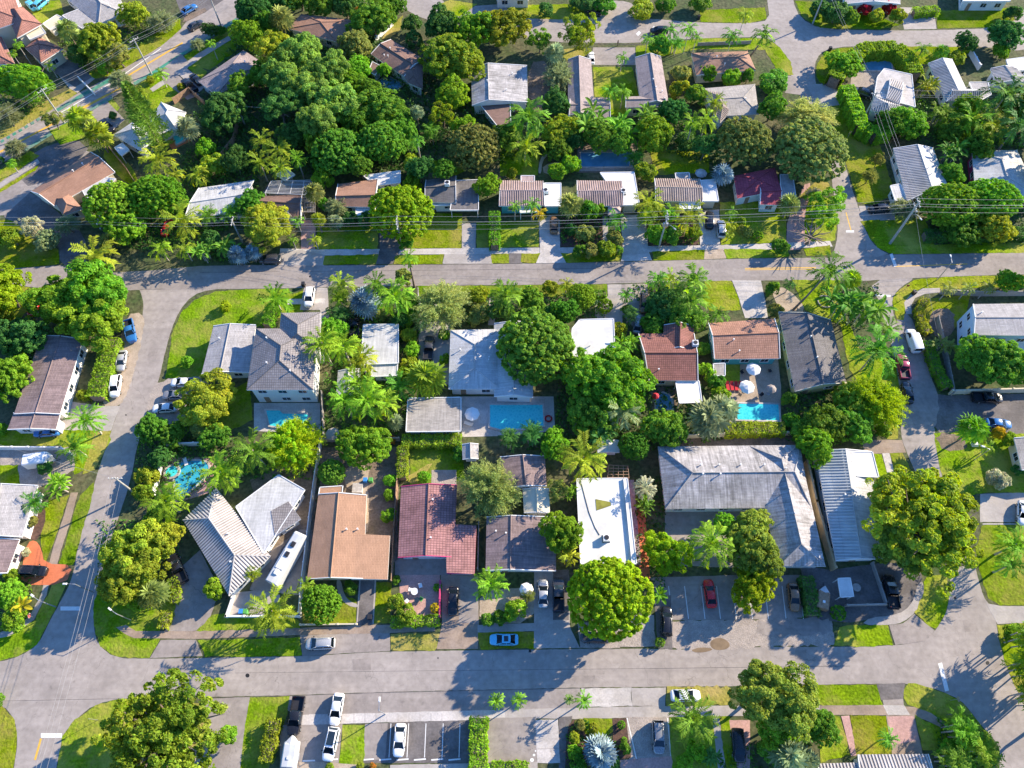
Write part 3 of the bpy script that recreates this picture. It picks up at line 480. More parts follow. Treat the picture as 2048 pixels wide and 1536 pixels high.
# middle block gardens
S('pavement', 'concrete', [(838,640),(900,640),(900,770),(836,760)]); S('driveway', 'concrete_bright', [(835,575),(870,575),(900,660),(840,660)]); S('lawn', 'lawn', [(835,572),(1000,571),(1200,569),(1215,568),(1215,592),(1000,594),(930,590),(840,600)], 0, .06)
S('footpath', 'concrete', [(978,596),(990,594),(990,650),(976,650)]); S('driveway', 'concrete', [(1215,569),(1243,569),(1245,592),(1216,592)]); S('pavement', 'concrete', [(1190,592),(1245,592),(1245,660),(1190,640)])
S('driveway', 'asphalt_grey', [(1243,569),(1295,567),(1298,660),(1320,665),(1280,670),(1245,630)]); S('driveway', 'gravel', [(1250,569),(1294,567),(1294,586),(1252,588)]); S('lawn', 'lawn', [(1408,562),(1462,561),(1478,600),(1480,620),(1420,622),(1405,600)], 0, .05)
S('driveway', 'concrete_bright', [(1464,561),(1522,561),(1530,600),(1536,636),(1490,636),(1482,610),(1476,590)]); S('yard', 'sand', [(1540,575),(1575,575),(1620,625),(1560,625)], 1); S('lawn', 'lawn', [(1585,560),(1680,561),(1680,620),(1700,650),(1720,700),(1790,720),(1800,790),(1740,800),(1700,740),(1680,650),(1610,620)], 0, .1)
S('lawn', 'lawn', [(1786,594),(1800,578),(1830,559),(1900,553),(2000,551),(2200,548),(2200,570),(1990,575),(1880,578),(1840,580),(1812,600),(1808,640),(1795,640),(1785,610)], 0, .06)
S('sidewalk', 'concrete', [(1812,628),(1808,605),(1822,588),(1845,577),(1880,576),(1880,585),(1850,588),(1830,596),(1822,612),(1824,628)], 0); S('yard', 'lawn', [(1835,600),(1940,590),(1930,640),(1900,665),(1850,650)], 0, .1); S('yard', 'dirt', [(1860,620),(1910,615),(1905,680),(1860,670)], 1, .2)
S('yard', 'dirt', [(640,895),(800,895),(795,1120),(730,1160),(640,1000)], 0, .2); S('yard', 'sand', [(690,930),(740,925),(735,985),(740,1060),(728,1068),(730,990),(688,975)], 1, .2); S('lawn', 'lawn', [(820,895),(925,890),(930,960),(820,970)], 0, .05)
S('patio', 'gravel', [(863,940),(913,940),(913,972),(863,972)]); S('lawn', 'lawn_dry', [(805,960),(850,930),(870,925),(830,970)], 1); S('yard', 'dirt', [(500,960),(640,900),(625,1100),(560,1110),(540,1110)], 0, .2)
S('yard', 'asphalt_grey', [(500,1180),(530,1110),(600,1060),(625,1060),(612,1160),(600,1190)], 0, .1); S('yard', 'dirt', [(1360,870),(1600,868),(1600,892),(1330,895)], 0, .1); S('pavement', 'asphalt_grey', [(1330,1020),(1510,1020),(1560,1140),(1330,1130)])
S('lawn', 'lawn', [(1450,725),(1480,725),(1482,765),(1450,765)]); S('patio', 'sand', [(1480,720),(1556,718),(1562,775),(1562,850),(1450,845),(1452,765),(1480,765)]); S('patio', 'dirt', [(1300,765),(1350,765),(1358,830),(1305,830)])

# seams, trench patches and aprons worn into the asphalt
for l in ([(0,1402),(250,1397),(512,1394),(760,1385),(1000,1380),(1200,1375)],[(470,1346),(900,1341),(1300,1337),(1700,1332)],[(400,545),(800,541),(1200,537)],[(280,579),(330,578)],[(1190,88),(1280,89)],[(1180,1300),(1240,1298)]): strip('asphalt_seam', 'asphalt_dark', l, .7)
for q in ([(705,1318),(742,1317),(742,1340),(706,1341)],[(1120,1352),(1190,1351),(1190,1366),(1121,1368)],[(330,1330),(372,1330),(374,1346),(331,1347)],[(1590,1300),(1612,1300),(1614,1330),(1592,1330)],[(560,538),(604,537),(604,552),(560,553)],[(1100,545),(1160,544),(1161,553),(1101,554)],[(300,690),(318,690),(312,720),(294,720)],[(1925,1240),(1950,1238),(1956,1262),(1930,1264)]): S('asphalt_patch', 'asphalt_grey', q)
# ---------------- houses ----------------
def inpoly(x, y, w):
    r = False; n = len(w)
    for i in range(n):
        a, b = w[i], w[i-1]
        if (a[1] > y) != (b[1] > y) and x < (b[0]-a[0])*(y-a[1])/(b[1]-a[1])+a[0]: r = not r
    return r
def unit_window():
    b = MB(); b.box((0, 0, 0), (1.5, .06, 1.1)); pane = b.build('window', 'glass')
    f = MB()
    for c, d in (((0, -.02, .6), (1.7, .12, .1)), ((0, -.02, -.6), (1.8, .18, .1)), ((-.8, -.02, 0), (.1, .12, 1.1)), ((.8, -.02, 0), (.1, .12, 1.1)), ((0, -.03, 0), (.05, .1, 1.1))): f.box(c, d)
    fr = f.build('frame', 'white_paint'); d = MB(); d.box((0, 0, 0), (1.0, .08, 2.05)); dr = d.build('door', 'wood')
    k = MB(); k.cyl((.38, -.09, -.05), .05, .08, 8); hd = k.build('handle', 'metal')
    ms = (pane.data, fr.data, dr.data, hd.data)
    for o in (pane, fr, dr, hd): bpy.data.objects.remove(o)
    return ms
WIN, FRM, DOR, HND = unit_window()
vb = MB(); vb.cyl((0, 0, -.1), .09, .55, 8); vb.cyl((0, 0, .45), .16, .1, 8); VENT = vb.build('roof_vent', 'white_paint'); VENTM = VENT.data; bpy.data.objects.remove(VENT)
def acmesh():
    b = MB(); b.box((0, 0, .5), (1.1, 1.1, .9), 0, 0); b.cyl((0, 0, .95), .42, .06, 14, 1)
    b.box((0, 0, .03), (1.3, 1.3, .1), 0, 1); o = b.build('air_conditioner', ['white_paint', 'dark']); m = o.data; bpy.data.objects.remove(o); return m
ACM = acmesh()
def slope(b, pts, mi, rib=None, ribm=3):
    pts = [Vector(p) for p in pts]; n = Vector((0, 0, 0))
    for i in range(len(pts)): n += pts[i].cross(pts[(i+1) % len(pts)])
    if n.length < 1e-6: return
    n.normalize()
    if n.z < 0: pts = pts[::-1]; n = -n
    u = Vector((0, 0, 1)).cross(n); u = Vector((1, 0, 0)) if u.length < 1e-3 else u.normalized(); v = n.cross(u)
    b.face(pts, mi, [(p.dot(u), p.dot(v)) for p in pts])
    if rib:
        us = [p.dot(u) for p in pts]; vv = [p.dot(v) for p in pts]; o = pts[0]; k = math.ceil(min(us)/rib)
        while k*rib < max(us):
            uu = k*rib; c = []
            for i in range(len(pts)):
                j = (i+1) % len(pts)
                if (us[i]-uu)*(us[j]-uu) < 0: c.append(vv[i]+(vv[j]-vv[i])*(uu-us[i])/(us[j]-us[i]))
            if len(c) >= 2 and max(c)-min(c) > .3:
                a0, a1 = min(c)+.02, max(c)-.05; w = rib*.27; h = rib*.22
                def pt(du, vq, dn): return o+u*(uu+du-o.dot(u))+v*(vq-o.dot(v))+n*dn
                q = [(-w, .004), (-w*.6, h), (w*.6, h), (w, .004)]
                for (d0, h0), (d1, h1) in zip(q, q[1:]):
                    b.face([pt(d0, a0, h0), pt(d1, a0, h1), pt(d1, a1, h1), pt(d0, a1, h0)], ribm, [(uu, a0), (uu+.1, a0), (uu+.1, a1), (uu, a1)])
                b.face([pt(d, a0, h0) for d, h0 in q], ribm)
            k += 1
def house(name, label, wings, wall='white_paint', cat='house', group='houses of the neighbourhood', vents=(), ac=(), trim='white_paint', door=True, wins=True, nvent=0):
    allw = []
    for wg in wings:
        kind, q, ze, rise, rm = wg[:5]; o = wg[5] if len(wg) > 5 else {}
        w = [P(x, y, ze) for x, y in q]
        if area2(w) < 0: # keep anticlockwise, ridge still from edge 0-1 to 2-3
            w = [w[1], w[0], w[3], w[2]] if len(w) == 4 else w[::-1]
            o = dict(o); o['t'] = 1-o.get('t', .5)
            if 'half' in o: o['half'] = 3-o['half']
            if 'h' in o: o['h'] = [o['h'][k] for k in (1, 0, 3, 2)]
        allw.append((kind, w, ze, rise, rm, o))
    c = sum((p for p in allw[0][1]), Vector())/len(allw[0][1]); c.z = 0
    root = empty(name, c, label, cat, group); planes = []; ndoor = 0
    for wi, (kind, w, ze, rise, rm, o) in enumerate(allw):
        rib = o.get('rib'); t = o.get('t', .5); b = MB(); T = .22; Z = Vector((0, 0, 1)); tops = []
        mats = [o.get('base', rm), trim, o.get('wall', wall), rm]
        if kind == 'flat':
            w2 = [p+Z*rise for p in w]; tops = [(w2, 0)]
            if o.get('parapet', True):
                for i in range(len(w)):
                    a, d = w2[i], w2[(i+1) % len(w)]; m = (a+d)/2; b.box((m.x, m.y, m.z+.03), ((d-a).length+.12, .14, .1), math.atan2(d.y-a.y, d.x-a.x), 1)
        elif kind == 'poly': tops = [([Vector((p.x, p.y, ze+h)) for p, h in zip(w, o['h'])], 0)]
        else:
            r0 = w[0].lerp(w[1], t); r1 = w[3].lerp(w[2], t); L = (r1-r0).length; hw = ((w[1]-w[0]).length+(w[3]-w[2]).length)/4
            if kind == 'hip':
                k = min(.49, o.get('ins', hw/L)); k1 = min(.49, o.get('ins2', k)); r0, r1 = r0.lerp(r1, k), r1.lerp(r0, k1)
            r0 = r0+Z*rise; r1 = r1+Z*rise
            tops = [([w[1], w[2], r1, r0], 0), ([w[3], w[0], r0, r1], 0)]
            if kind == 'hip': tops += [([w[0], w[1], r0], 0), ([w[2], w[3], r1], 0)]
            else:
                for tri in ([w[0], w[1], r0], [w[2], w[3], r1]): b.face(tri, 2)
                for e in ((w[0], r0), (w[1], r0), (w[2], r1), (w[3], r1)): b.tube([e[0]+Z*.03, e[1]+Z*.03], .09, 4, 1)
            if o.get('cap', True): b.tube([r0+Z*.03, r1+Z*.03], .13, 5, 3)
            if kind == 'hip' and o.get('cap', True):
                for e in ((w[0], r0), (w[1], r0), (w[2], r1), (w[3], r1)): b.tube([e[0]+Z*.02, e[1]+Z*.02], .11, 5, 3)
        for pts, mi in tops:
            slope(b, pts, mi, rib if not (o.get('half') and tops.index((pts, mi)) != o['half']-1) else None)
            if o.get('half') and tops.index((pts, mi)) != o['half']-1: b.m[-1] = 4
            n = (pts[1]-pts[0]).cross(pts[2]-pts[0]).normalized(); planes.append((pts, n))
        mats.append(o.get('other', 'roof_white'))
        n = len(w); lo = [Vector((p.x, p.y, p.z-T)) for p in w]; top = w if kind not in ('flat', 'poly') else tops[0][0]
        for i in range(n): b.face([lo[i], lo[(i+1) % n], top[(i+1) % n], top[i]], 1)
        b.face(lo[::-1], 1); b.build('roof', mats, root, org=c)
        if o.get('open'):   # carport or canopy on posts
            cen = sum(w, Vector())/n
            for p in w: q = p.lerp(cen, .08); k = MB(); k.tube([(q.x, q.y, 0), (q.x, q.y, ze-T)], .08, 6); k.build('post', trim, root, org=c)
            continue
        cen = sum(w, Vector())/n; ov = o.get('ov', .55); inner = []
        for i in range(n):
            a, p, d = w[i-1], w[i], w[(i+1) % n]; e0 = (p-a).normalized(); e1 = (d-p).normalized()
            n0 = Vector((-e0.y, e0.x, 0)); n1 = Vector((-e1.y, e1.x, 0)); k = (n0+n1); k = k/max(.3, k.length_squared)*2
            inner.append(Vector((p.x, p.y, 0))+k*ov)
        wb = MB(); top = ze-T+.02
        for i in range(n):
            a, d = inner[i], inner[(i+1) % n]; wb.face([a, d, (d.x, d.y, top), (a.x, a.y, top)])
        wb.build('wall', o.get('wall', wall), root, org=c)
        if not wins: continue
        for i in range(n):
            a, d = inner[i], inner[(i+1) % n]; Ln = (d-a).length; e = (d-a)/max(Ln, .01)
            if Ln < 3: continue
            k = max(1, int(Ln/3.6)); rz = math.atan2(e.y, e.x)
            for row in range(2 if ze > 5 else 1):
                for j in range(k):
                    p = a+e*(Ln*(j+.5)/k)+Vector((e.y, -e.x, 0))*.03; out = p+Vector((e.y, -e.x, 0))*.4
                    if any(inpoly(out.x, out.y, [(v.x, v.y) for v in ow[1]]) for x, ow in enumerate(allw) if x != wi and not ow[5].get('open')): continue
                    isd = door and ndoor < 1 and row == 0 and e.x*(1 if i % 2 == 0 else -1) > .7 and Ln > 5
                    me = DOR if isd else WIN; ww = bpy.data.objects.new('door' if isd else 'window', me); link(ww, root)
                    ww.location = p-c+Vector((0, 0, (1.05 if isd else 1.55)+row*2.9)); ww.rotation_euler = (0, 0, rz)
                    f = bpy.data.objects.new('handle' if isd else 'frame', HND if isd else FRM); link(f, ww)
                    if isd: ndoor += 1
    def roofz(x, y):
        z = 0
        for pts, n in planes:
            if abs(n.z) > .05 and inpoly(x, y, [(p.x, p.y) for p in pts]): z = max(z, pts[0].z-((x-pts[0].x)*n.x+(y-pts[0].y)*n.y)/n.z)
        return z or 3
    def onroof(px, py):
        q = P(px, py, 3.3); z = roofz(q.x, q.y); q = P(px, py, z); return Vector((q.x, q.y, roofz(q.x, q.y)))
    vl = [onroof(*v) for v in vents]; R = random.Random(len(label))
    for _ in range(nvent):
        w = allw[0][1]; u, v = R.uniform(.2, .8), R.uniform(.2, .8); q = w[0].lerp(w[1], u).lerp(w[3].lerp(w[2], u), v) if len(w) == 4 else w[0]; vl.append(Vector((q.x, q.y, roofz(q.x, q.y))))
    for q in vl: o = bpy.data.objects.new('roof_vent', VENTM); link(o, root); o.location = q-c
    for a in ac: o = bpy.data.objects.new('air_conditioner', ACM); link(o, root); o.location = onroof(*a)-c
    return root
R45 = {'rib': .5, 'base': 'rib_dark'}
def rr(**k): d = dict(R45); d.update(k); return d
HS = house
HS('villa', 'large cream villa with terracotta tiled hip roofs and arched garage at the left edge', [('hip', [(-60,-20),(20,-35),(46,40),(-40,70)], 5.8, 1.8, 'roof_terracotta'), ('hip', [(10,20),(46,14),(84,48),(34,76)], 5.4, 1.5, 'roof_terracotta'), ('hip', [(50,96),(75,72),(126,97),(82,125)], 3.6, 1.4, 'roof_terracotta', {'ins': .49}), ('hip', [(-60,60),(0,66),(30,128),(-60,130)], 3.4, 1.2, 'roof_terracotta'), ('flat', [(48,62),(80,50),(92,66),(60,80)], 4.6, .1, 'cream')], 'cream')
HS('bungalow', 'grey shingled house between the villa and the diagonal road', [('hip', [(120,-12),(232,-28),(252,28),(197,48)], 3, 1.5, 'roof_grey'), ('flat', [(125,32),(160,18),(196,44),(165,58)], 2.8, .12, 'roof_grey', {'wall': 'white_paint'}), ('flat', [(86,48),(114,30),(134,40),(100,60)], 2.4, .1, 'cream')], nvent=2)
HS('bungalow', 'taupe hip roofed house with two dark cars in its driveway', [('hip', [(396,162),(487,100),(537,133),(432,190)], 3, 1.5, 'roof_taupe', {'ins2': .2})], nvent=2)
HS('bungalow', 'white pyramid roofed pair beside the tall leaning conifer', [('hip', [(226,270),(268,242),(318,264),(284,303)], 3, 1.3, 'roof_white', {'ins': .42}), ('hip', [(322,204),(372,224),(356,262),(300,240)], 3, 1.2, 'roof_white', {'ins': .4}), ('flat', [(262,255),(325,222),(350,255),(290,285)], 2.7, .1, 'roof_white'), ('flat', [(229,296),(245,287),(259,300),(243,312)], 2.4, .08, 'white_roof', {'open': 1})])
HS('bungalow', 'orange brown shingled house beside the dark car park at the left', [('gable', [(62,383),(109,412),(230,344),(181,304)], 3, 1.5, 'roof_brownorange'), ('hip', [(107,398),(140,388),(165,417),(126,432)], 3, 1.0, 'roof_brownorange'), ('flat', [(160,372),(200,354),(232,358),(175,400)], 2.8, .1, 'roof_white')], 'cream', nvent=2)
HS('bungalow', 'pale grey low gabled house above the yellow green trees on the left', [('gable', [(368,440),(398,376),(508,360),(482,422)], 3, .8, 'roof_white', {'t': .45})])
HS('bungalow', 'brown roofed house with a grid of solar panels and a timber pergola', [('gable', [(512,424),(520,392),(604,390),(602,436)], 3, .9, 'roof_brown'), ('flat', [(527,384),(540,362),(630,360),(628,390)], 3.2, .1, 'dark', {'parapet': False}), ('flat', [(552,350),(575,338),(590,350),(570,362)], 2.8, .1, 'roof_white')], 'cream')
HS('bungalow', 'terracotta shingled house with a flat white rear roof and awning', [('gable', [(672,413),(676,368),(756,358),(752,414)], 3, 1.1, 'roof_brownorange', {'t': .3}), ('flat', [(727,352),(801,342),(801,366),(750,372)], 2.8, .12, 'white_roof'), ('flat', [(712,413),(741,411),(741,430),(712,431)], 2.3, .08, 'white_roof', {'open': 1})])
HS('bungalow', 'dark grey gabled house with a carport right of the big round street tree', [('gable', [(850,404),(852,360),(912,352),(912,406)], 3, 1.1, 'roof_charcoal'), ('flat', [(911,362),(957,360),(957,421),(900,421)], 2.7, .12, 'roof_charcoal', {'open': 1}), ('flat', [(866,404),(925,404),(925,411),(866,412)], 2.4, .1, 'white_roof')], ac=[(895,372)])
HS('bungalow', 'ribbed tile house with flat white side roof and turquoise front wall', [('gable', [(998,412),(1002,361),(1086,362),(1089,411)], 3, .8, 'roof_ribpink', rr(base='rib_tan')), ('flat', [(1042,352),(1069,352),(1069,364),(1042,364)], 2.9, .1, 'roof_ribpink'), ('flat', [(1088,367),(1122,367),(1122,413),(1089,413)], 2.8, .15, 'white_roof'), ('flat', [(1040,412),(1075,411),(1075,424),(1040,426)], 2.3, .08, 'white_roof', {'open': 1})] , 'teal', ac=[(1091,385)])
HS('bungalow', 'pink ribbed tile house with blue shaded white flat roof behind', [('gable', [(1154,414),(1154,361),(1244,362),(1247,411)], 3, .8, 'roof_ribpink', rr(base='rib_tan')), ('flat', [(1200,346),(1268,345),(1279,411),(1246,411)], 2.8, .15, 'white_roof'), ('hip', [(1216,430),(1216,412),(1243,411),(1241,424)], 2.7, .5, 'roof_ribpink')], 'cream', ac=[(1246,386)])
HS('bungalow', 'tan ribbed house with white awning over its front door', [('gable', [(1311,402),(1309,357),(1400,358),(1405,404)], 3, .8, 'roof_ribtan', rr(base='rib_tan')), ('flat', [(1399,362),(1430,360),(1437,403),(1406,403)], 2.8, .15, 'white_roof'), ('flat', [(1350,347),(1378,346),(1380,358),(1352,360)], 2.6, .1, 'roof_beige'), ('flat', [(1358,407),(1400,407),(1401,418),(1360,418)], 2.4, .08, 'white_roof', {'open': 1})], 'cream')
HS('bungalow', 'magenta tiled house with white walls near the right hand junction', [('hip', [(1467,352),(1550,335),(1562,380),(1474,397)], 3, 1.1, 'roof_magenta'), ('gable', [(1520,409),(1519,370),(1560,366),(1562,410)], 3, .9, 'roof_magenta'), ('flat', [(1560,350),(1585,350),(1592,398),(1562,402)], 2.6, .1, 'roof_grey')])
HS('bungalow', 'long ribbed grey roof house north of the right hand junction', [('gable', [(1786,297),(1866,296),(1896,372),(1814,402)], 3, 1.1, 'roof_rib', rr(half=2, t=.55)), ('flat', [(1780,372),(1800,368),(1812,398),(1790,402)], 2.6, .08, 'roof_white')], nvent=2)
HS('bungalow', 'white house ringed by tall clipped hedges at the upper right', [('flat', [(1768,138),(1823,150),(1830,215),(1748,192),(1754,155)], 3.1, .15, 'concrete_bright'), ('gable', [(1773,196),(1780,157),(1806,165),(1799,208)], 3.6, .7, 'roof_rib', rr()), ('hip', [(1741,220),(1747,193),(1804,212),(1780,228)], 3.3, 1.1, 'roof_rib', rr()), ('flat', [(1800,200),(1825,205),(1820,225),(1796,216)], 2.9, .1, 'roof_brown')])
HS('bungalow', 'grey and white angled house right of the hedged white house', [('gable', [(1856,127),(1905,119),(1932,176),(1893,203)], 3, 1.0, 'roof_rib', rr(half=2)), ('gable', [(1893,202),(1905,176),(1958,179),(1959,201)], 3, 1.1, 'roof_rib', rr(half=2)), ('flat', [(1938,165),(1975,165),(1982,190),(1955,205)], 2.6, .1, 'roof_grey', {'open': 1})])
HS('bungalow', 'white roofed house with magenta trim at the right edge', [('hip', [(1944,301),(2034,300),(2080,395),(1950,380)], 3, 1.2, 'roof_white', {'ins': .3})], 'pink_paint', door=False)
HS('bungalow', 'ribbed white roof house behind the palms at the far right', [('gable', [(1981,137),(2031,135),(2060,165),(1992,166)], 3, .7, 'roof_rib', rr()), ('flat', [(2012,120),(2070,112),(2075,140),(2020,142)], 2.8, .1, 'white_roof')], nvent=0)
HS('bungalow', 'grey roofed house behind red shrubs along the top edge', [('gable', [(1690,-40),(1800,-42),(1801,8),(1690,8)], 3, .8, 'roof_grey')])
HS('bungalow', 'white walled house behind the open lawn in the top right corner', [('flat', [(1925,-40),(2020,-40),(2020,3),(1925,3)], 3, .15, 'white_roof')])
HS('bungalow', 'white low building cut by the top edge left of the poinciana lawn', [('flat', [(990,-50),(1060,-50),(1060,-3),(990,-3)], 3, .15, 'white_roof'), ], door=False)
HS('apartment_block', 'left taupe wing of the courtyard building with a bright lawn between', [('gable', [(1136,119),(1182,119),(1190,231),(1136,232)], 3.2, 1.1, 'roof_taupe', {'t': .45}), ('gable', [(1138,234),(1140,196),(1218,195),(1221,235)], 3.2, .8, 'roof_taupe')], 'cream', group='courtyard buildings')
HS('apartment_block', 'right taupe wing of the courtyard building beside the palm drive', [('gable', [(1270,115),(1322,113),(1338,208),(1282,209)], 3.2, 1.1, 'roof_taupe', {'t': .55}), ('gable', [(1251,215),(1251,193),(1325,192),(1335,213)], 3.2, .7, 'roof_taupe')], 'cream', group='courtyard buildings', nvent=3)
HS('bungalow', 'brown hip roofed house behind the leaning palms by the top road', [('hip', [(1383,106),(1392,150),(1512,140),(1495,102)], 3, 1.3, 'roof_brownorange')], 'cream', nvent=2)
HS('bungalow', 'beige low hip roofed house with a ribbed front corner', [('hip', [(1404,177),(1430,233),(1518,228),(1510,168)], 3, .7, 'roof_beige', {'ins': .3}), ('hip', [(1405,180),(1450,184),(1462,222),(1440,246)], 2.95, .9, 'roof_ribtan', rr())], nvent=1)
HS('bungalow', 'weathered grey gabled house at the centre top beside the yellow green tree', [('gable', [(942,138),(1054,131),(1056,204),(944,211)], 3.2, 1.4, 'roof_worn', {'t': .3}), ('flat', [(962,212),(1020,208),(1022,250),(995,253)], 2.7, .1, 'roof_brown')], nvent=3)
HS('bungalow', 'dark brown house with a blue covered pool below it in the upper middle', [('gable', [(742,108),(782,79),(848,119),(808,153)], 3, .9, 'roof_brown'), ('hip', [(800,140),(846,118),(845,178),(815,165)], 3, .8, 'roof_brown'), ('flat', [(737,143),(745,124),(764,134),(750,151)], 2.6, .1, 'roof_brown')], nvent=3)
HS('bungalow', 'brown house under shade trees near the top edge left of centre', [('hip', [(577,57),(672,83),(728,42),(602,28)], 3, 1.1, 'roof_brownorange')], 'cream', nvent=1)
HS('apartment_block', 'purple grey low roofed building left of the clipped hedge', [('gable', [(82,671),(166,678),(120,828),(28,828)], 3.2, .5, 'roof_mauve'), ('gable', [(27,826),(120,829),(112,859),(15,859)], 3.0, .45, 'roof_mauve')], group='courtyard buildings')
HS('bungalow', 'pale grey two part building at the left edge above the orange driveway', [('gable', [(-60,970),(76,971),(44,1074),(-60,1072)], 3.1, .8, 'roof_grey'), ('gable', [(-60,1076),(39,1079),(14,1146),(-60,1150)], 2.9, .5, 'roof_mauve')])
HS('bungalow', 'small smooth white grey gabled house on the curved corner lawn', [('gable', [(427,652),(512,650),(498,745),(403,748)], 3, .7, 'roof_grey', {'t': .42})], nvent=1)
HS('two_storey_house', 'two storey house with grey tiled hip roof and a pool behind', [('hip', [(512,657),(633,657),(627,780),(493,780)], 6.0, 2.0, 'roof_greytile', {'ins': .38}), ('hip', [(562,626),(642,624),(640,700),(556,700)], 6.0, 1.7, 'roof_greytile', {'ins2': .3})], 'white_paint', nvent=3)
HS('bungalow', 'narrow white flat roofed house behind the royal palms', [('flat', [(727,650),(797,649),(797,727),(722,730)], 3, .12, 'roof_white'), ('flat', [(746,728),(796,726),(794,752),(742,754)], 2.7, .12, 'roof_white')])
HS('cottage', 'small white roofed cottage among palms beside the two storey house', [('gable', [(676,742),(720,738),(722,775),(672,792)], 2.6, .5, 'roof_white')], door=False)
HS('bungalow', 'large pale blue grey roofed house with the turquoise pool', [('hip', [(901,660),(1000,658),(1000,778),(897,778)], 3.2, .9, 'roof_white', {'ins': .3}), ('gable', [(988,647),(1066,646),(1066,795),(988,793)], 3.1, .9, 'roof_white')], nvent=3)
HS('bungalow', 'bright white square flat roof right of the huge dome tree', [('flat', [(1144,658),(1159,640),(1227,638),(1231,728),(1140,730)], 3.2, .15, 'white_roof')], vents=[(1180,692)])
HS('pool_house', 'flat pale grey pool house left of the white umbrella', [('flat', [(816,797),(922,795),(922,863),(812,864)], 2.9, .12, 'roof_beige')], cat='pool house', group=None)
HS('bungalow', 'red brown tiled house with a white chimney and front gable', [('gable', [(1298,761),(1277,667),(1388,667),(1396,761)], 3.1, 1.3, 'roof_redtile', {'t': .5}), ('gable', [(1328,650),(1388,652),(1388,700),(1325,700)], 3.1, 1.2, 'roof_redtile'), ('flat', [(1351,764),(1398,762),(1404,805),(1358,807)], 2.6, .1, 'white_roof', {'open': 1})], 'cream', vents=[(1317,740)], ac=[(1389,690)])
HS('bungalow', 'salmon brown tiled house above the red loungers', [('gable', [(1429,718),(1417,646),(1549,637),(1560,717)], 3.1, 1.2, 'roof_salmon', {'t': .55})], 'teal', vents=[(1467,680),(1478,703)])
HS('bungalow', 'dark charcoal shingled house between the tiled house and the coconut palm', [('gable', [(1557,624),(1662,640),(1693,766),(1590,783)], 3.1, 1.2, 'roof_charcoal')], 'yellow_wall', vents=[(1621,674),(1633,716)], trim='cream')
HS('two_storey_house', 'two storey building with blue shade painted on its side wall at the right edge', [('gable', [(1948,670),(1946,608),(2110,606),(2115,672)], 6.2, .6, 'roof_grey', {'ov': .12})], 'shade_blue_wall', vents=[(1960,628)])
HS('bungalow', 'zebra ribbed hip roofed house with a flat white wing beside the parked motorhome', [('hip', [(366,1040),(432,976),(541,1112),(458,1192)], 3, 1.4, 'roof_rib', rr(rib=.48)), ('flat', [(472,1014),(558,950),(610,980),(528,1108)], 3.1, .15, 'roof_white'), ('flat', [(542,1022),(577,1003),(602,1038),(550,1072)], 3.26, .06, 'roof_greytile', {'parapet': False, 'ov': .7})], nvent=2)
HS('bungalow', 'orange tan shingled house with side wing beside the white fence', [('gable', [(637,988),(733,990),(727,1157),(614,1158)], 3.1, .9, 'roof_orange', {'t': .44}), ('poly', [(710,1070),(780,1071),(775,1159),(703,1159)], 2.75, 0, 'roof_orange', {'h': [.68, 0, 0, .68]}), ('flat', [(640,975),(686,972),(684,992),(637,992)], 2.8, .1, 'roof_orange')], 'cream', vents=[(694,1059),(716,1059)])
HS('bungalow', 'pink red tiled house with a black sedan in its driveway', [('gable', [(802,973),(914,970),(908,1114),(796,1115)], 3.1, 1.0, 'roof_pinktile', {'t': .5}), ('poly', [(890,1050),(953,1051),(949,1148),(894,1147)], 2.75, 0, 'roof_pinktile', {'h': [.68, 0, 0, .63]})], 'white_paint', vents=[(866,1000),(862,1076)], trim='pink_paint')
HS('bungalow', 'mauve brown house with small rear gables left of the long white roof', [('gable', [(973,1034),(1112,1034),(1112,1142),(971,1141)], 3.0, .9, 'roof_mauve', {'t': .35}), ('gable', [(1000,914),(1090,912),(1093,972),(1010,976)], 3, .8, 'roof_mauve'), ('gable', [(1045,978),(1098,978),(1100,1026),(1048,1026)], 2.8, .6, 'cream')], vents=[(992,1063),(1012,1067)])
HS('bungalow', 'long bright white flat roof with a rooftop air conditioner and yellow skylight', [('flat', [(1153,958),(1249,957),(1268,1128),(1161,1128)], 3.3, .15, 'white_roof'), ('flat', [(1247,957),(1255,957),(1273,1128),(1264,1128)], 3.7, .1, 'white_roof', {'ov': .15})], 'pink_paint', ac=[(1212,1078)])
HS('apartment_block', 'large grey L shaped apartment roof with hipped ends', [('hip', [(1331,1018),(1316,893),(1600,890),(1622,1015)], 3.3, 1.9, 'roof_worn', {'ins': .2, 'ins2': .1}), ('hip', [(1500,893),(1597,890),(1651,1133),(1557,1132)], 3.3, 1.75, 'roof_worn', {'ins': .15})], 'white_paint', group='courtyard buildings', vents=[(1401,931),(1437,931),(1480,931),(1527,931),(1405,949),(1440,949),(1570,938),(1577,980),(1588,1028),(1597,1070)])
HS('bungalow', 'teal white ribbed metal roof right of the grey apartment block', [('gable', [(1630,901),(1742,903),(1764,1118),(1672,1121)], 3.1, .9, 'roof_ribteal', rr(rib=.55, half=2, base='roof_ribteal')), ('flat', [(1700,905),(1744,904),(1757,955),(1712,953)], 3.5, .15, 'white_roof', {'ov': .3})], vents=[(1689,990),(1671,1022)])
HS('bungalow', 'beige roofed house at the right edge above the round white bush', [('gable', [(2028,876),(2140,874),(2160,940),(2044,940)], 3, .9, 'roof_beige')], 'cream')
HS('bungalow', 'grey and white striped roof cut by the bottom edge at the right', [('gable', [(1716,1600),(1716,1509),(1856,1508),(1872,1600)], 3, .9, 'roof_rib', rr()), ('gable', [(1636,1600),(1636,1527),(1717,1525),(1717,1600)], 2.9, .7, 'roof_rib', rr())])
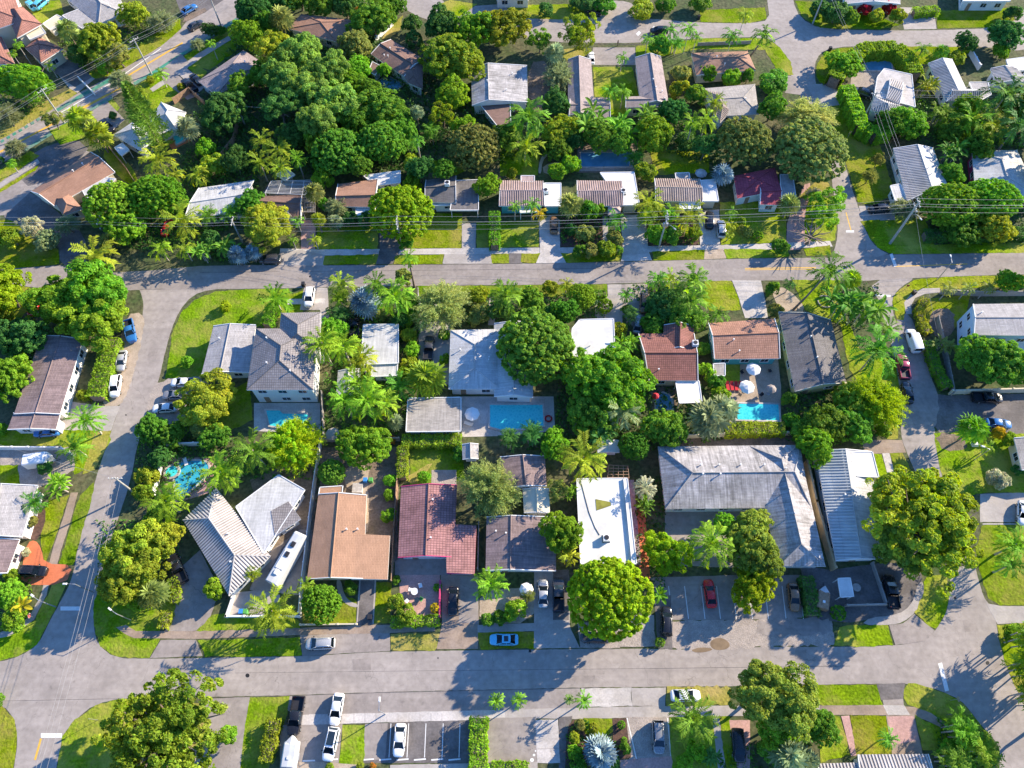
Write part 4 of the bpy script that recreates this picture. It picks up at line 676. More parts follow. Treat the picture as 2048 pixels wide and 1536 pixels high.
HS('shed', 'blue grey garden shed beside the pool house hedge', [('gable', [(925,919),(924,889),(957,888),(957,918)][1:]+[(925,919)], 2.4, .5, 'roof_grey')], cat='shed', group='garden sheds', door=False)
HS('shed', 'small white garden shed behind the big coconut palm', [('gable', [(1195,905),(1195,883),(1239,881),(1239,905)][1:]+[(1195,905)], 2.4, .4, 'white_roof')], cat='shed', group='garden sheds', door=False)
HS('shed', 'grey shed beside the green turf strip and salmon roofed house', [('flat', [(1426,728),(1450,727),(1450,752),(1428,752)], 2.4, .1, 'roof_beige')], cat='shed', group='garden sheds', door=False)
HS('carport', 'white canopy on posts in the dark yard by the lower right corner', [('flat', [(1675,1157),(1700,1156),(1707,1193),(1681,1195)], 2.5, .08, 'white_roof', {'open': 1})], cat='canopy', group=None)
HS('gazebo', 'small tan gazebo tent in front of the solar panelled house', [('hip', [(560,442),(560,418),(592,418),(592,442)], 2.4, 1.1, 'cream', {'ins': .49, 'open': 1})], cat='gazebo', group=None)
# solar panel frames, pergola
def grid_frame(name, label, q, z, nx, ny, r, m, cat):
    w = [P(x, y, z) for x, y in q]; c = sum(w, Vector())/4; c.z = 0; root = empty(name, c, label, cat)
    b = MB()
    for i in range(nx+1): t = i/nx; b.tube([w[0].lerp(w[1], t), w[3].lerp(w[2], t)], r, 4)
    for i in range(ny+1): t = i/ny; b.tube([w[0].lerp(w[3], t), w[1].lerp(w[2], t)], r, 4)
    b.build('lattice', m, root, org=c)
    for p in w: k = MB(); k.tube([(p.x, p.y, 0), (p.x, p.y, z)], .09, 6); k.build('post', m, root, org=c)
grid_frame('pergola', 'white lattice pergola over the solar panels behind the brown roof', [(530,386),(542,362),(630,360),(630,390)], 3.55, 10, 4, .04, 'white_paint', 'pergola')
grid_frame('pergola', 'dark timber pergola against the brown solar panelled house', [(606,424),(606,386),(630,386),(630,424)], 2.8, 4, 8, .06, 'grey_wood', 'pergola')
grid_frame('pergola', 'dark slatted pergola beside the north end of the long white roof', [(1215,955),(1218,930),(1256,932),(1258,955)], 2.6, 4, 4, .06, 'wood', 'pergola')
# skylight & cable on the long white roof are marks of that roof
b = MB(); z = 3.5; b.face([P(x, y, z) for x, y in ((1193,1021),(1222,1011),(1221,1004),(1191,998))]); o = b.build('skylight', mat('skylight_yellow', (.26, .25, .04), .7, dirt=.3)); 
RT = [x for x in COL.objects if x.get('label', '').startswith('long bright white')][0]; o.parent = RT; o.location = -RT.location
b = MB(); b.tube([P(*q, 3.5) for q in ((1163,968),(1170,995),(1178,1025),(1190,1055),(1199,1070))], .05, 4); o = b.build('cable', 'dark'); o.parent = RT; o.location = -RT.location
# ---------------- pools ----------------
def pool(label, water, coping='concrete_bright', deck=None, dm='concrete', sm=0, spa=None, wm='pool_water'):
    if deck: S('pool_deck', dm, deck)
    w = [P(*q) for q in water]; wv = chaikin([(p.x, p.y) for p in w], sm) if sm else [(p.x, p.y) for p in w]
    if area2(wv) < 0: wv = wv[::-1]
    cx = sum(p[0] for p in wv)/len(wv); cy = sum(p[1] for p in wv)/len(wv); zb = .30
    root = empty('swimming_pool', (cx, cy, 0), label, 'swimming pool', 'swimming pools')
    b = MB(); b.face([(x, y, zb-.04) for x, y in wv]); b.build('water', wm, root, org=(cx, cy, 0))
    b = MB(); n = len(wv); out = []
    for i in range(n):
        a, p, d = [Vector((*wv[k % n], 0)) for k in (i-1, i, i+1)]; e0 = (p-a).normalized(); e1 = (d-p).normalized(); k = Vector((e0.y+e1.y, -e0.x-e1.x, 0)); k = k/max(.4, k.length_squared)*2; out.append(p+k*.32)
    for i in range(n):
        j = (i+1) % n; a, d = wv[i], wv[j]; A, D = out[i], out[j]
        b.face([(*a, zb), (A.x, A.y, zb), (D.x, D.y, zb), (*d, zb)][::-1]); b.face([(A.x, A.y, 0), (D.x, D.y, 0), (D.x, D.y, zb), (A.x, A.y, zb)]); b.face([(*a, zb), (*d, zb), (*d, zb-.1), (*a, zb-.1)])
    b.build('coping', coping, root, org=(cx, cy, 0))
    if spa:
        p = P(*spa); r = MB(); r.cyl((p.x, p.y, 0), 1.5, .55, 20, 0); r.cyl((p.x, p.y, .56), 1.05, .03, 20, 1); r.build('hot_tub', ['concrete', 'pool_water'], root, org=(cx, cy, 0))
pool('irregular pool on the white deck below the two storey house', [(533,822),(560,822),(566,828),(617,830),(614,846),(577,857),(540,852)], deck=[(508,806),(640,806),(642,868),(508,862)], dm='concrete_bright')
pool('large turquoise rectangular pool beside the big pale roofed house', [(980,811),(1085,811),(1087,852),(1072,857),(1002,860),(980,854)], deck=[(922,793),(1107,793),(1110,862),(1000,872),(924,874)], dm='concrete_bright')
pool('small arched pool behind the red brown tiled house', [(1312,818),(1311,800),(1316,791),(1326,787),(1336,791),(1343,800),(1344,820)], wm='pool_shaded')
pool('turquoise pool below the red loungers and umbrellas', [(1468,808),(1556,810),(1558,842),(1473,840)])
pool('curved blue pool with a round hot tub among the left garden palms', [(352,935),(365,924),(410,922),(420,935),(412,955),(378,985),(355,998),(350,970)], deck=[(330,915),(420,915),(440,945),(420,985),(340,1010),(325,960)], dm='paver_pink', sm=1, spa=(346,945), wm='pool_blue')
pool('wide shaded blue pool behind the pink ribbed house', [(1162,308),(1262,307),(1263,334),(1162,335)], deck=[(1155,300),(1270,300),(1272,342),(1156,342)], dm='gravel', wm='pool_shaded')
pool('little bright pool behind the white pyramid roofed pair', [(346,272),(370,262),(378,276),(354,290)], deck=[(325,270),(372,250),(385,280),(345,300)], dm='terracotta')
pool('blue pool under the dark brown house in the upper middle', [(752,167),(776,154),(806,170),(790,184)], wm='pool_shaded')
pool('pool in the shaded court of the hedged white house', [(1722,124),(1780,123),(1784,142),(1728,142)], wm='pool_shaded')
# ---------------- walls and fences ----------------
def wall_line(name, label, px, h, th, m, cat='wall', group='garden walls and fences'):
    w = [P(*q) for q in px]; c = w[0].copy(); root = empty(name, c, label, cat, group)
    for a, d in zip(w, w[1:]):
        L = (d-a).length; rz = math.atan2(d.y-a.y, d.x-a.x); mm = (a+d)/2; b = MB(); b.box((mm.x, mm.y, h/2), (L-th*.5, th, h), rz); b.build('panel', m, root, org=c)
        k = MB(); n = max(1, int(L/2.6))
        for i in range(n+1):
            p = a.lerp(d, i/n); k = MB(); k.box((p.x, p.y, h/2+.05), (th+.09, th+.09, h+.12), rz)
            k.build('post', m, root, org=c)
wl = wall_line
wl('garden_fence', 'tall white fence running along the left side of the orange roofed house', [(644,884),(629,985),(608,1160),(602,1228)], 1.9, .12, 'white_paint', 'fence')
wl('garden_fence', 'dark wooden fence between the orange and the pink roofed houses', [(797,950),(790,1060),(785,1165)], 1.8, .1, 'wood', 'fence')
wl('garden_fence', 'tan slatted fence along the east side of the grey apartment block', [(1608,930),(1625,1010),(1662,1140)], 2.2, .35, 'tan_wall', 'fence')
wl('garden_wall', 'low white wall around the paved yard with the two bins', [(480,1160),(455,1234),(600,1234)], .9, .25, 'white_paint')
wl('garden_wall', 'low cream kerb wall in front of the lawn with the round green tree', [(602,1250),(714,1249)], .6, .2, 'cream')
wl('garden_wall', 'pink wall beside the black sedan driveway', [(881,1165),(880,1235)], 1.2, .2, 'pink_paint')
wl('garden_wall', 'long pale wall along the dark side lane at the right edge', [(1898,788),(2048,784),(2120,782)], 1.6, .25, 'cream')
wl('garden_wall', 'grey wall behind the white two storey building garden', [(1880,588),(1960,592),(2120,590)], 1.6, .2, 'concrete')
wl('garden_fence', 'wooden fence separating the side lane hedge from the white building', [(1870,640),(1885,700),(1902,790)], 1.6, .1, 'grey_wood', 'fence')
wl('garden_wall', 'white wall above the storage yard with the white box trailer', [(0,899),(128,900),(150,912)], 1.4, .2, 'white_paint')
wl('garden_fence', 'brown fence behind the white pyramid roofed pair', [(215,292),(258,345),(275,372)], 1.8, .1, 'wood', 'fence')
wl('garden_fence', 'weathered fence beside the taupe hip roofed house', [(350,208),(382,186),(412,212)], 1.8, .1, 'wood', 'fence')
wl('garden_fence', 'fence running through the trees behind the pale grey low house', [(425,345),(470,285),(480,240)], 1.8, .1, 'wood', 'fence')
wl('garden_wall', 'cream wall behind the grey apartment block and fan palms', [(1375,876),(1480,872),(1600,870)], 1.5, .2, 'cream')
wl('garden_fence', 'grey fence behind the tree above the orange roofed house', [(644,884),(800,882)], 1.7, .1, 'grey_wood', 'fence')
wl('garden_wall', 'low red and white wall around the dark yard by the lower right corner', [(1690,1212),(1770,1210),(1742,1128)], 1.0, .2, 'concrete')
wl('garden_wall', 'white wall in the villa garden at the top left', [(160,160),(190,190)], 1.0, .2, 'white_paint')
wl('garden_wall', 'pale stone wall beside the drive near the orange flowering tree', [(785,52),(752,82)], 1.4, .3, 'white_paint')
wl('garden_fence', 'grey fence between the cottage and the narrow white roofed house', [(646,790),(650,880)], 1.7, .1, 'grey_wood', 'fence')
wl('garden_fence', 'dark fence along the east side of the pink tiled house', [(958,1050),(956,1140)], 1.6, .1, 'grey_wood', 'fence')
wl('garden_fence', 'low fence along the front of the brown hip roofed house by the top road', [(1395,92),(1500,88)], 1.0, .08, 'grey_wood', 'fence')
wl('garden_wall', 'white wall between the hedged white house and its neighbour to the right', [(1938,110),(1955,140)], 1.6, .3, 'white_paint')
wl('garden_wall', 'pale wall along the poolside of the left garden palms', [(330,905),(322,950),(310,990)], 1.4, .2, 'white_paint')
wl('garden_wall', 'white wall behind the left garden palms and pool', [(335,893),(420,890)], 1.4, .2, 'white_paint')
# ---------------- foliage meshes ----------------
def unit(v): return v/np.maximum(1e-6, np.linalg.norm(v, axis=1, keepdims=True))
def quads(pos, nrm, size, asp, r):
    n = len(pos); t = unit(np.cross(nrm, r.normal(size=(n, 3)))); bt = np.cross(nrm, t); s = size[:, None]
    return np.stack([pos-t*s*asp, pos-bt*s*.5, pos+t*s*asp, pos+bt*s*.5], 1).reshape(-1, 3)
def blob_crown(name, nb, lpb, leaf, rb, m, seed, flat=.8, low=-.35, lump=.14, fill=.0, spread=.82, rand=.45, jit=.1, core=0):
    r = np.random.default_rng(seed); d = unit(r.normal(size=(nb*3, 3))); d = d[d[:, 2] > low][:nb]; nb = len(d)
    ph = r.uniform(0, 6.28, 4); az = np.arctan2(d[:, 1], d[:, 0])
    R = 1+lump*(np.sin(2*az+ph[0])*.6+np.sin(3*az+ph[1])*.5+np.sin(5*az+ph[2]+d[:, 2]*3)*.4)
    c = d*(spread*R*(1+r.uniform(-jit, jit*.6, nb)))[:, None]; rad = rb*r.uniform(.65, 1.3, nb)
    if fill:
        k = r.random(nb) < fill; c[k] *= r.uniform(.35, .85, k.sum())[:, None]
    bt = r.uniform(.78, 1.22, nb); bi = np.repeat(np.arange(nb), lpb); n = len(bi)
    e = unit(unit(r.normal(size=(n, 3)))+.75*unit(c)[bi]+np.array([0, 0, .25])); pos = c[bi]+e*(rad[bi]*r.uniform(.55, 1.05, n)**.6)[:, None]
    pos[:, 2] *= flat; nr = unit(e+rand*r.normal(size=(n, 3))+np.array([0, 0, .3]))
    tint = (bt[bi]*r.uniform(.72, 1.28, n))[:, None]*np.c_[r.uniform(.9, 1.2, n), np.ones(n), np.full(n, .9)]; sz = leaf*r.uniform(.6, 1.35, n)
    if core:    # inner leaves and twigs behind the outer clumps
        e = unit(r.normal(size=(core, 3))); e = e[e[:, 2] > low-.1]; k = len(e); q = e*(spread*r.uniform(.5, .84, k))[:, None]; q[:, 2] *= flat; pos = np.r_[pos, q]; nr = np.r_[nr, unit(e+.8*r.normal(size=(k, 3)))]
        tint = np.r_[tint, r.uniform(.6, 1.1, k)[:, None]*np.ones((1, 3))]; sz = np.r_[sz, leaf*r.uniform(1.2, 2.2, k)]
    return np_mesh(name, quads(pos, nr, sz, .85, r), 4, [m], tint)
def fine_crown(name, n, leaf, m, seed, flat=.85, strands=90):
    r = np.random.default_rng(seed); k = n//strands; P_ = []; D_ = []
    for i in range(strands):
        d = unit(r.normal(size=(1, 3)))[0]; d[2] = abs(d[2])*1.1-.25; d /= np.linalg.norm(d); L = r.uniform(.7, 1.05); t = np.linspace(.25, 1, k)**.8
        side = unit(np.cross(d, [0, 0, 1.])[None])[0]; curve = r.uniform(-.3, .3)
        p = d[None]*(t*L)[:, None]+side[None]*(curve*t**2)[:, None]; p[:, 2] -= .22*t**2.5; p += r.normal(size=(k, 3))*.055*(1.1-.4*t)[:, None]
        P_.append(p); D_.append(np.repeat((d+np.array([0, 0, -.3]))[None], k, 0))
    p = np.concatenate(P_); p[:, 2] *= flat; n = len(p); d = unit(np.concatenate(D_)+r.normal(size=(n, 3))*.5)
    w = unit(np.cross(d, r.normal(size=(n, 3)))); s = (leaf*r.uniform(.6, 1.4, n))[:, None]
    V = np.stack([p-d*s, p-w*s*.3, p+d*s, p+w*s*.3], 1).reshape(-1, 3); tint = r.uniform(.7, 1.3, n)[:, None]*np.c_[r.uniform(.95, 1.15, n), np.ones(n), np.full(n, .95)]
    return np_mesh(name, V, 4, [m], tint)
def frond_rows(Vs, T, base, az, el, L, droop, pairs, ll, lw, r, tw=0.0, lift=.35, tint=1.0):
    ca, sa = math.cos(az), math.sin(az); pts = []; th = el; p = np.array(base, float); seg = L/pairs
    for i in range(pairs+1):
        pts.append(p.copy()); th -= droop/pairs*(.4+1.2*i/pairs); p = p+seg*np.array([ca*math.cos(th), sa*math.cos(th), math.sin(th)])
    pts = np.array(pts); side = np.array([-sa, ca, 0.]); tt = tint*r.uniform(.65, 1.35)
    for i in range(pairs):
        a = pts[i]; d = unit((pts[i+1]-pts[i])[None])[0]; up = np.cross(d, side); up = up if up[2] > 0 else -up; f = i/pairs
        l = ll*(math.sin(math.pi*min(1, .22+.78*(1-abs(f-.38)*1.15)))**.6)*(1 if f > .12 else .45)*r.uniform(.85, 1.1)
        Vs.append([a-side*.012*L, a+side*.012*L, pts[i+1]+side*.008*L, pts[i+1]-side*.008*L]); T.append([tt*1.3, tt*1.15, tt*.7])
        for s in (-1, 1):
            o = side*s*.85+d*.55+up*lift*r.uniform(.3, 1.2)-np.array([0, 0, r.uniform(.05, .5)]); o = o/np.linalg.norm(o); tip = a+o*l; tip[2] -= l*.12
            w = d*lw; mid = a+o*l*.5+np.array([0, 0, l*.05]); Vs.append([a, mid-w, tip, mid+w]); t2 = tt*r.uniform(.8, 1.2); T.append([t2, t2, t2*.9])
def finish(name, Vs, T, m): return np_mesh(name, np.array(Vs).reshape(-1, 3), 4, [m], np.array(T))
def palm_crown(name, n, m, seed, el=(1.2, -.55), droop=1.2, pairs=14, ll=.3, lw=.042, L=1.0, lift=.35):
    r = np.random.default_rng(seed); Vs = []; T = []
    for i in range(n):
        f = i/(n-1); az = i*2.399+r.uniform(-.2, .2)
        frond_rows(Vs, T, (0, 0, 0), az, el[0]+(el[1]-el[0])*f+r.uniform(-.1, .1), L*r.uniform(.85, 1.1), droop*r.uniform(.75, 1.2), pairs, ll, lw, r, lift=lift, tint=1.0+(.25 if f > .8 else 0))
    for k in range(4):
        a = k*1.6; c = np.array([.06*math.cos(a), .06*math.sin(a), -.05]); 
        for q in range(3): Vs.append([c+np.array(v)*.04 for v in ([1, 0, 0], [0, 1, .2], [-1, 0, 0], [0, -1, -.6])]); T.append([1.6, .9, .5])
    return finish(name, Vs, T, m)
def fan_crown(name, n, m, seed, seg=9, pet=.52, fr=.5):
    r = np.random.default_rng(seed); Vs = []; T = []
    for i in range(n):
        f = i/(n-1); az = i*2.399; el = 1.45-1.75*f+r.uniform(-.3, .3); d = np.array([math.cos(az)*math.cos(el), math.sin(az)*math.cos(el), math.sin(el)])
        side = np.array([-math.sin(az), math.cos(az), 0]); up = np.cross(d, side); up = up if up[2] > 0 else -up; c = d*pet*r.uniform(.85, 1.15); tt = r.uniform(.6, 1.4)
        Vs.append([-side*.012, side*.012, c+side*.012, c-side*.012]); T.append([tt*1.3, tt*1.2, tt*.6]); R = fr*r.uniform(.85, 1.1)
        tl = r.uniform(.5, .95); d, up = d*math.cos(tl)-up*math.sin(tl), up*math.cos(tl)+d*math.sin(tl)
        for k in range(seg):
            a = (k/(seg-1)-.5)*4.3; o = d*math.cos(a)+side*math.sin(a); o2 = d*math.cos(a+.2)+side*math.sin(a+.2); o3 = d*math.cos(a-.2)+side*math.sin(a-.2)
            tip = c+o*R*r.uniform(.85, 1.1)-np.array([0, 0, R*.12])+up*.04; b1 = c+o2*R*.55+up*.05; b2 = c+o3*R*.55-up*.02; Vs.append([c, b2, tip, b1]); t2 = tt*r.uniform(.85, 1.15); T.append([t2]*3)
    return finish(name, Vs, T, m)
def paddle_crown(name, n, m, seed, w=.15, L=1.0, stems=1):
    r = np.random.default_rng(seed); Vs = []; T = []
    for s in range(stems):
        b0 = np.array([r.uniform(-.45, .45), r.uniform(-.45, .45), r.uniform(-.25, .1)]) if stems > 1 else np.zeros(3)
        for i in range(n):
            f = i/(n-1); az = i*2.399+s; el = 1.3-1.1*f+r.uniform(-.1, .1); ll = L*r.uniform(.7, 1.05)*(.7 if stems > 1 else 1); ca, sa = math.cos(az), math.sin(az); side = np.array([-sa, ca, 0]); p = b0.copy(); th = el; prev = None; tt = r.uniform(.75, 1.3)
            for k in range(9):
                q = p.copy(); ww = 0 if k < 2 else w*math.sin(math.pi*min(1, (k-1.2)/7.2))**.6*ll/L if k < 8 else .01
                if k < 2: ww = .012
                cur = (q, q+side*ww+np.array([0, 0, ww*.35]), q-side*ww+np.array([0, 0, ww*.35]))
                if prev is not None:
                    t2 = tt*r.uniform(.92, 1.08); Vs.append([prev[0], prev[1], cur[1], cur[0]]); T.append([t2]*3); Vs.append([prev[0], cur[0], cur[2], prev[2]]); T.append([t2*.9]*3)
                prev = cur; th -= .16*(.3+k/5); p = p+ll/8*np.array([ca*math.cos(th), sa*math.cos(th), math.sin(th)])
    return finish(name, Vs, T, m)
def areca(name, seed, m, stems=7):
    r = np.random.default_rng(seed); Vs = []; T = []
    for s in range(stems):
        a = r.uniform(0, 6.28); rr_ = r.uniform(0, .45); b0 = (rr_*math.cos(a), rr_*math.sin(a), r.uniform(-.1, .45))
        for i in range(7): frond_rows(Vs, T, b0, i*2.399+a, 1.25-.16*i, .62*r.uniform(.8, 1.1), 1.3, 9, .2, .036, r)
    return finish(name, Vs, T, m)
def pine_crown(name, m, seed):
    r = np.random.default_rng(seed); Vs = []; T = []
    for lv in range(26):
        f = lv/25; z = -1+2*f; L = .5*(1-f)**.75+.05
        for k in range(9):
            frond_rows(Vs, T, (0, 0, z), k*.7+lv*.5+r.uniform(-.2, .2), .15, L*r.uniform(.75, 1.15), -.3, 8, .1, .03, r, lift=.9)
    return finish(name, Vs, T, m)
CR = {
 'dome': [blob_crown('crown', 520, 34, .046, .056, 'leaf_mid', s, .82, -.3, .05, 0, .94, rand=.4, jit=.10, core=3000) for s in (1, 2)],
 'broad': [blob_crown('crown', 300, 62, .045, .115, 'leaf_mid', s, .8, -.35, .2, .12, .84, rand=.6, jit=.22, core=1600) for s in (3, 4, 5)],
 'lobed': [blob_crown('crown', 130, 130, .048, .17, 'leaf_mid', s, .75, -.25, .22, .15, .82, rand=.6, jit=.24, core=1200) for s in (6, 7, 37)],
 'open': [blob_crown('crown', 270, 90, .034, .095, 'leaf_yellow', s, .5, -.05, .14, .6, .9, rand=.7, jit=.2) for s in (8, 9)],
 'airy': [blob_crown('crown', 70, 130, .045, .17, 'leaf_olive', s, .8, -.4, .2, .55, .82, rand=1.0, jit=.25) for s in (10, 11)],
 'fine': [fine_crown('crown', 17000, .04, 'leaf_grey', s, strands=150) for s in (12, 13)],
 'shrub': [blob_crown('crown', 45, 85, .10, .30, 'leaf_mid', s, .85, -.2, .18, .1, .7, rand=.7, jit=.2) for s in (14, 15, 16)],
 'round': [blob_crown('crown', 110, 34, .10, .15, 'leaf_mid', s, .9, -.5, .0, 0, .88) for s in (17,)],
 'coconut': [palm_crown('crown', 19, 'leaf_bright', s) for s in (20, 21, 22)],
 'royal': [palm_crown('crown', 16, 'leaf_bright', s, el=(1.25, -.25), droop=1.5, ll=.36, lw=.045, lift=.5) for s in (23, 24)],
 'small': [palm_crown('crown', 13, 'leaf_bright', s, el=(1.2, -.1), droop=1.9, pairs=9, ll=.36, lw=.075) for s in (25, 26)],
 'fan': [fan_crown('crown', 34, 'leaf_olive', s) for s in (27, 28)],
 'silver': [fan_crown('crown', 34, 'leaf_silver', s, seg=11, pet=.5, fr=.5) for s in (29, 38)],
 'banana': [paddle_crown('crown', 12, 'leaf_bright', s) for s in (30, 31)],
 'bananas': [paddle_crown('crown', 9, 'leaf_dark', s, w=.11, stems=6) for s in (32, 33)],
 'areca': [areca('crown', s, 'leaf_bright') for s in (34, 35)],
 'pine': [pine_crown('crown', 'leaf_mid', 36)]}
def trunk_mesh(kind, seed):
    r = random.Random(seed); b = MB()
    if kind == 'palm': b.tube([(.0, 0, 0), (.06, .02, .3), (.03, .03, .65), (0, 0, 1)], [1.35, .95, .8, .75], 8)
    elif kind == 'pine': b.tube([(0, 0, 0), (0, 0, 1)], [1, .1], 8)
    else:
        b.tube([(0, 0, 0), (.1, -.05, .35), (0, 0, .62)], [.06, .05, .045], 8); n = 12 if kind == 'limbs' else 6
        for i in range(n):
            a = i*2.399+r.uniform(-.3, .3); z0 = r.uniform(.38, .6); L = r.uniform(.55, .95); z1 = r.uniform(.72, .95); ca, sa = math.cos(a), math.sin(a)
            m1 = (ca*L*.35, sa*L*.35, z0+(z1-z0)*.55); m2 = (ca*L*.75+r.uniform(-.1, .1), sa*L*.75+r.uniform(-.1, .1), z0+(z1-z0)*.8)
            b.tube([(0, 0, z0), m1, m2, (ca*L, sa*L, z1)], [.034, .026, .016, .005], 5, cap=False)
            for k in (-1, 1): a2 = a+k*.55; b.tube([m1, (m1[0]+math.cos(a2)*.32, m1[1]+math.sin(a2)*.32, z1*.93)], [.018, .005], 4, cap=False)
    o = b.build('trunk', 'bark'); m = o.data; bpy.data.objects.remove(o); return m
TR = {k: trunk_mesh(k, i) for i, k in enumerate(('palm', 'pine', 'limbs', 'tree'))}
# kind: (crown set, object name, category, default height, z-scale, crown height fraction, group, leaf colour)
KIND = {
 'dome': ('dome', 'shade_tree', 'tree', 9.5, .85, 'broadleaf trees'), 'broad': ('broad', 'broadleaf_tree', 'tree', 8, .85, 'broadleaf trees'),
 'lobed': ('lobed', 'broadleaf_tree', 'tree', 8.5, .8, 'broadleaf trees'), 'open': ('open', 'spreading_tree', 'tree', 10, .7, 'broadleaf trees'),
 'airy': ('airy', 'airy_tree', 'tree', 7, .85, 'broadleaf trees'), 'fine': ('fine', 'feathery_tree', 'tree', 7, .85, 'broadleaf trees'),
 'shrub': ('shrub', 'shrub', 'shrub', 2.2, .9, 'garden shrubs'), 'round': ('round', 'clipped_shrub', 'shrub', 1.5, .95, 'garden shrubs'),
 'coconut': ('coconut', 'coconut_palm', 'palm', 8, 1, 'palms'), 'royal': ('royal', 'royal_palm', 'palm', 8, 1, 'palms'), 'small': ('small', 'young_palm', 'palm', 4, 1, 'palms'),
 'fan': ('fan', 'fan_palm', 'palm', 6, 1, 'palms'), 'silver': ('silver', 'silver_fan_palm', 'palm', 3, 1, 'palms'),
 'banana': ('banana', 'banana_plant', 'plant', 2.5, 1, 'banana plants'), 'bananas': ('bananas', 'banana_clump', 'plant', 3.5, 1, 'banana plants'),
 'areca': ('areca', 'palm_clump', 'palm', 2.2, 1, 'palms'), 'pine': ('pine', 'norfolk_pine', 'tree', 20, 1, None)}
TC = [0]; LAST = [None]
def crown(kind, px, py, r, leaf, h=None, ry=None): T(kind, px, py, r, None, leaf, h, None, ry)   # a further crown of the tree just built
def T(kind, px, py, r, label, leaf=None, h=None, base=None, ry=None):
    cs, nm, cat, h0, zf, grp = KIND[kind]; TC[0] += 1; i = TC[0]; R = random.Random(i*13)
    big = kind in ('dome', 'broad', 'lobed', 'open', 'airy', 'fine', 'shrub', 'round')
    rm0 = r*mpp(px, py, 3)
    if big:
        if h is None: h = {'shrub': rm0*1.6, 'round': rm0*1.8}.get(kind, max(4.5, min(h0+1, rm0*1.75)))
        rz = min(rm0*zf, h*.5); zc = h-rz*.95 if kind not in ('shrub', 'round') else h*.5
        if kind == 'open': zc = h-rm0*.45; rz = rm0
        if kind in ('shrub', 'round'): rz = h*.56
    else:
        h = h or h0; zc = h
        rz = rm0
    c = P(px, py, zc); rm = r*mpp(px, py, zc)*(1.0 if big else 1.12); b = P(*base, 0) if base else Vector((c.x, c.y, 0)); b.z = 0
    if label is None: e = LAST[0]; b = e.location.copy()
    else: e = empty(nm, b, label, cat, grp); LAST[0] = e
    m = CR[cs][i % len(CR[cs])]
    o = bpy.data.objects.new('crown', m); link(o, e); o.location = c-b; o.rotation_euler = (0, 0, R.uniform(0, 6.28))
    jx = R.uniform(.9, 1.1) if not ry and kind not in ('dome', 'round') else 1
    if big: o.scale = (rm*jx, rm*(ry/r if ry else 1)/jx, rz/(.82 if kind != 'open' else 1)); o.rotation_euler[2] = 0 if ry else o.rotation_euler[2]
    elif kind == 'pine': o.scale = (h*.5, h*.5, h*.47); o.location = Vector((0, 0, h*.53))
    else: o.scale = (rm, rm, rm*R.uniform(.85, 1.05))
    if leaf: o.material_slots[0].link = 'OBJECT'; o.material_slots[0].material = M['leaf_'+leaf]
    if label is None: return e
    if cat != 'palm' and kind not in ('pine', 'banana', 'bananas'):
        t = bpy.data.objects.new('trunk', TR['limbs' if kind in ('open', 'airy') else 'tree']); link(t, e); t.rotation_euler = (0, 0, R.uniform(0, 6)); t.scale = (rm, rm, (zc+rz*.35)); t.location = (0, 0, 0)
        if base: t.location = (c-b)*.0
    elif kind == 'pine': t = bpy.data.objects.new('trunk', TR['pine']); link(t, e); t.scale = (.35, .35, h*.98)
    elif kind in ('coconut', 'royal', 'small', 'fan', 'silver'):
        if base:
            k = MB(); d = c-b; k.tube([(0, 0, 0), (d.x*.45, d.y*.45, d.z*.32), (d.x*.85, d.y*.85, d.z*.75), tuple(d)], [.26, .19, .17, .15], 8); k.build('trunk', 'bark', e)
        else:
            t = bpy.data.objects.new('trunk', TR['palm']); link(t, e); w = {'small': .1, 'royal': .2, 'silver': .26, 'fan': .2}.get(kind, .16); t.scale = (w, w, h); t.rotation_euler = (0, 0, R.uniform(0, 6))
            t.material_slots[0].link = 'OBJECT'; t.material_slots[0].material = M['bark_pale' if kind in ('royal', 'coconut', 'small') else 'bark']
    elif kind in ('banana', 'bananas', 'areca'):
        k = MB()
        for j in range(5 if kind != 'banana' else 1):
            a = j*2.4; q = .22*rm*(j > 0); k.tube([(q*math.cos(a), q*math.sin(a), 0), (q*1.3*math.cos(a), q*1.3*math.sin(a), zc)], [.12, .08], 6)
        k.build('stem', 'bark_pale', e)
    return e
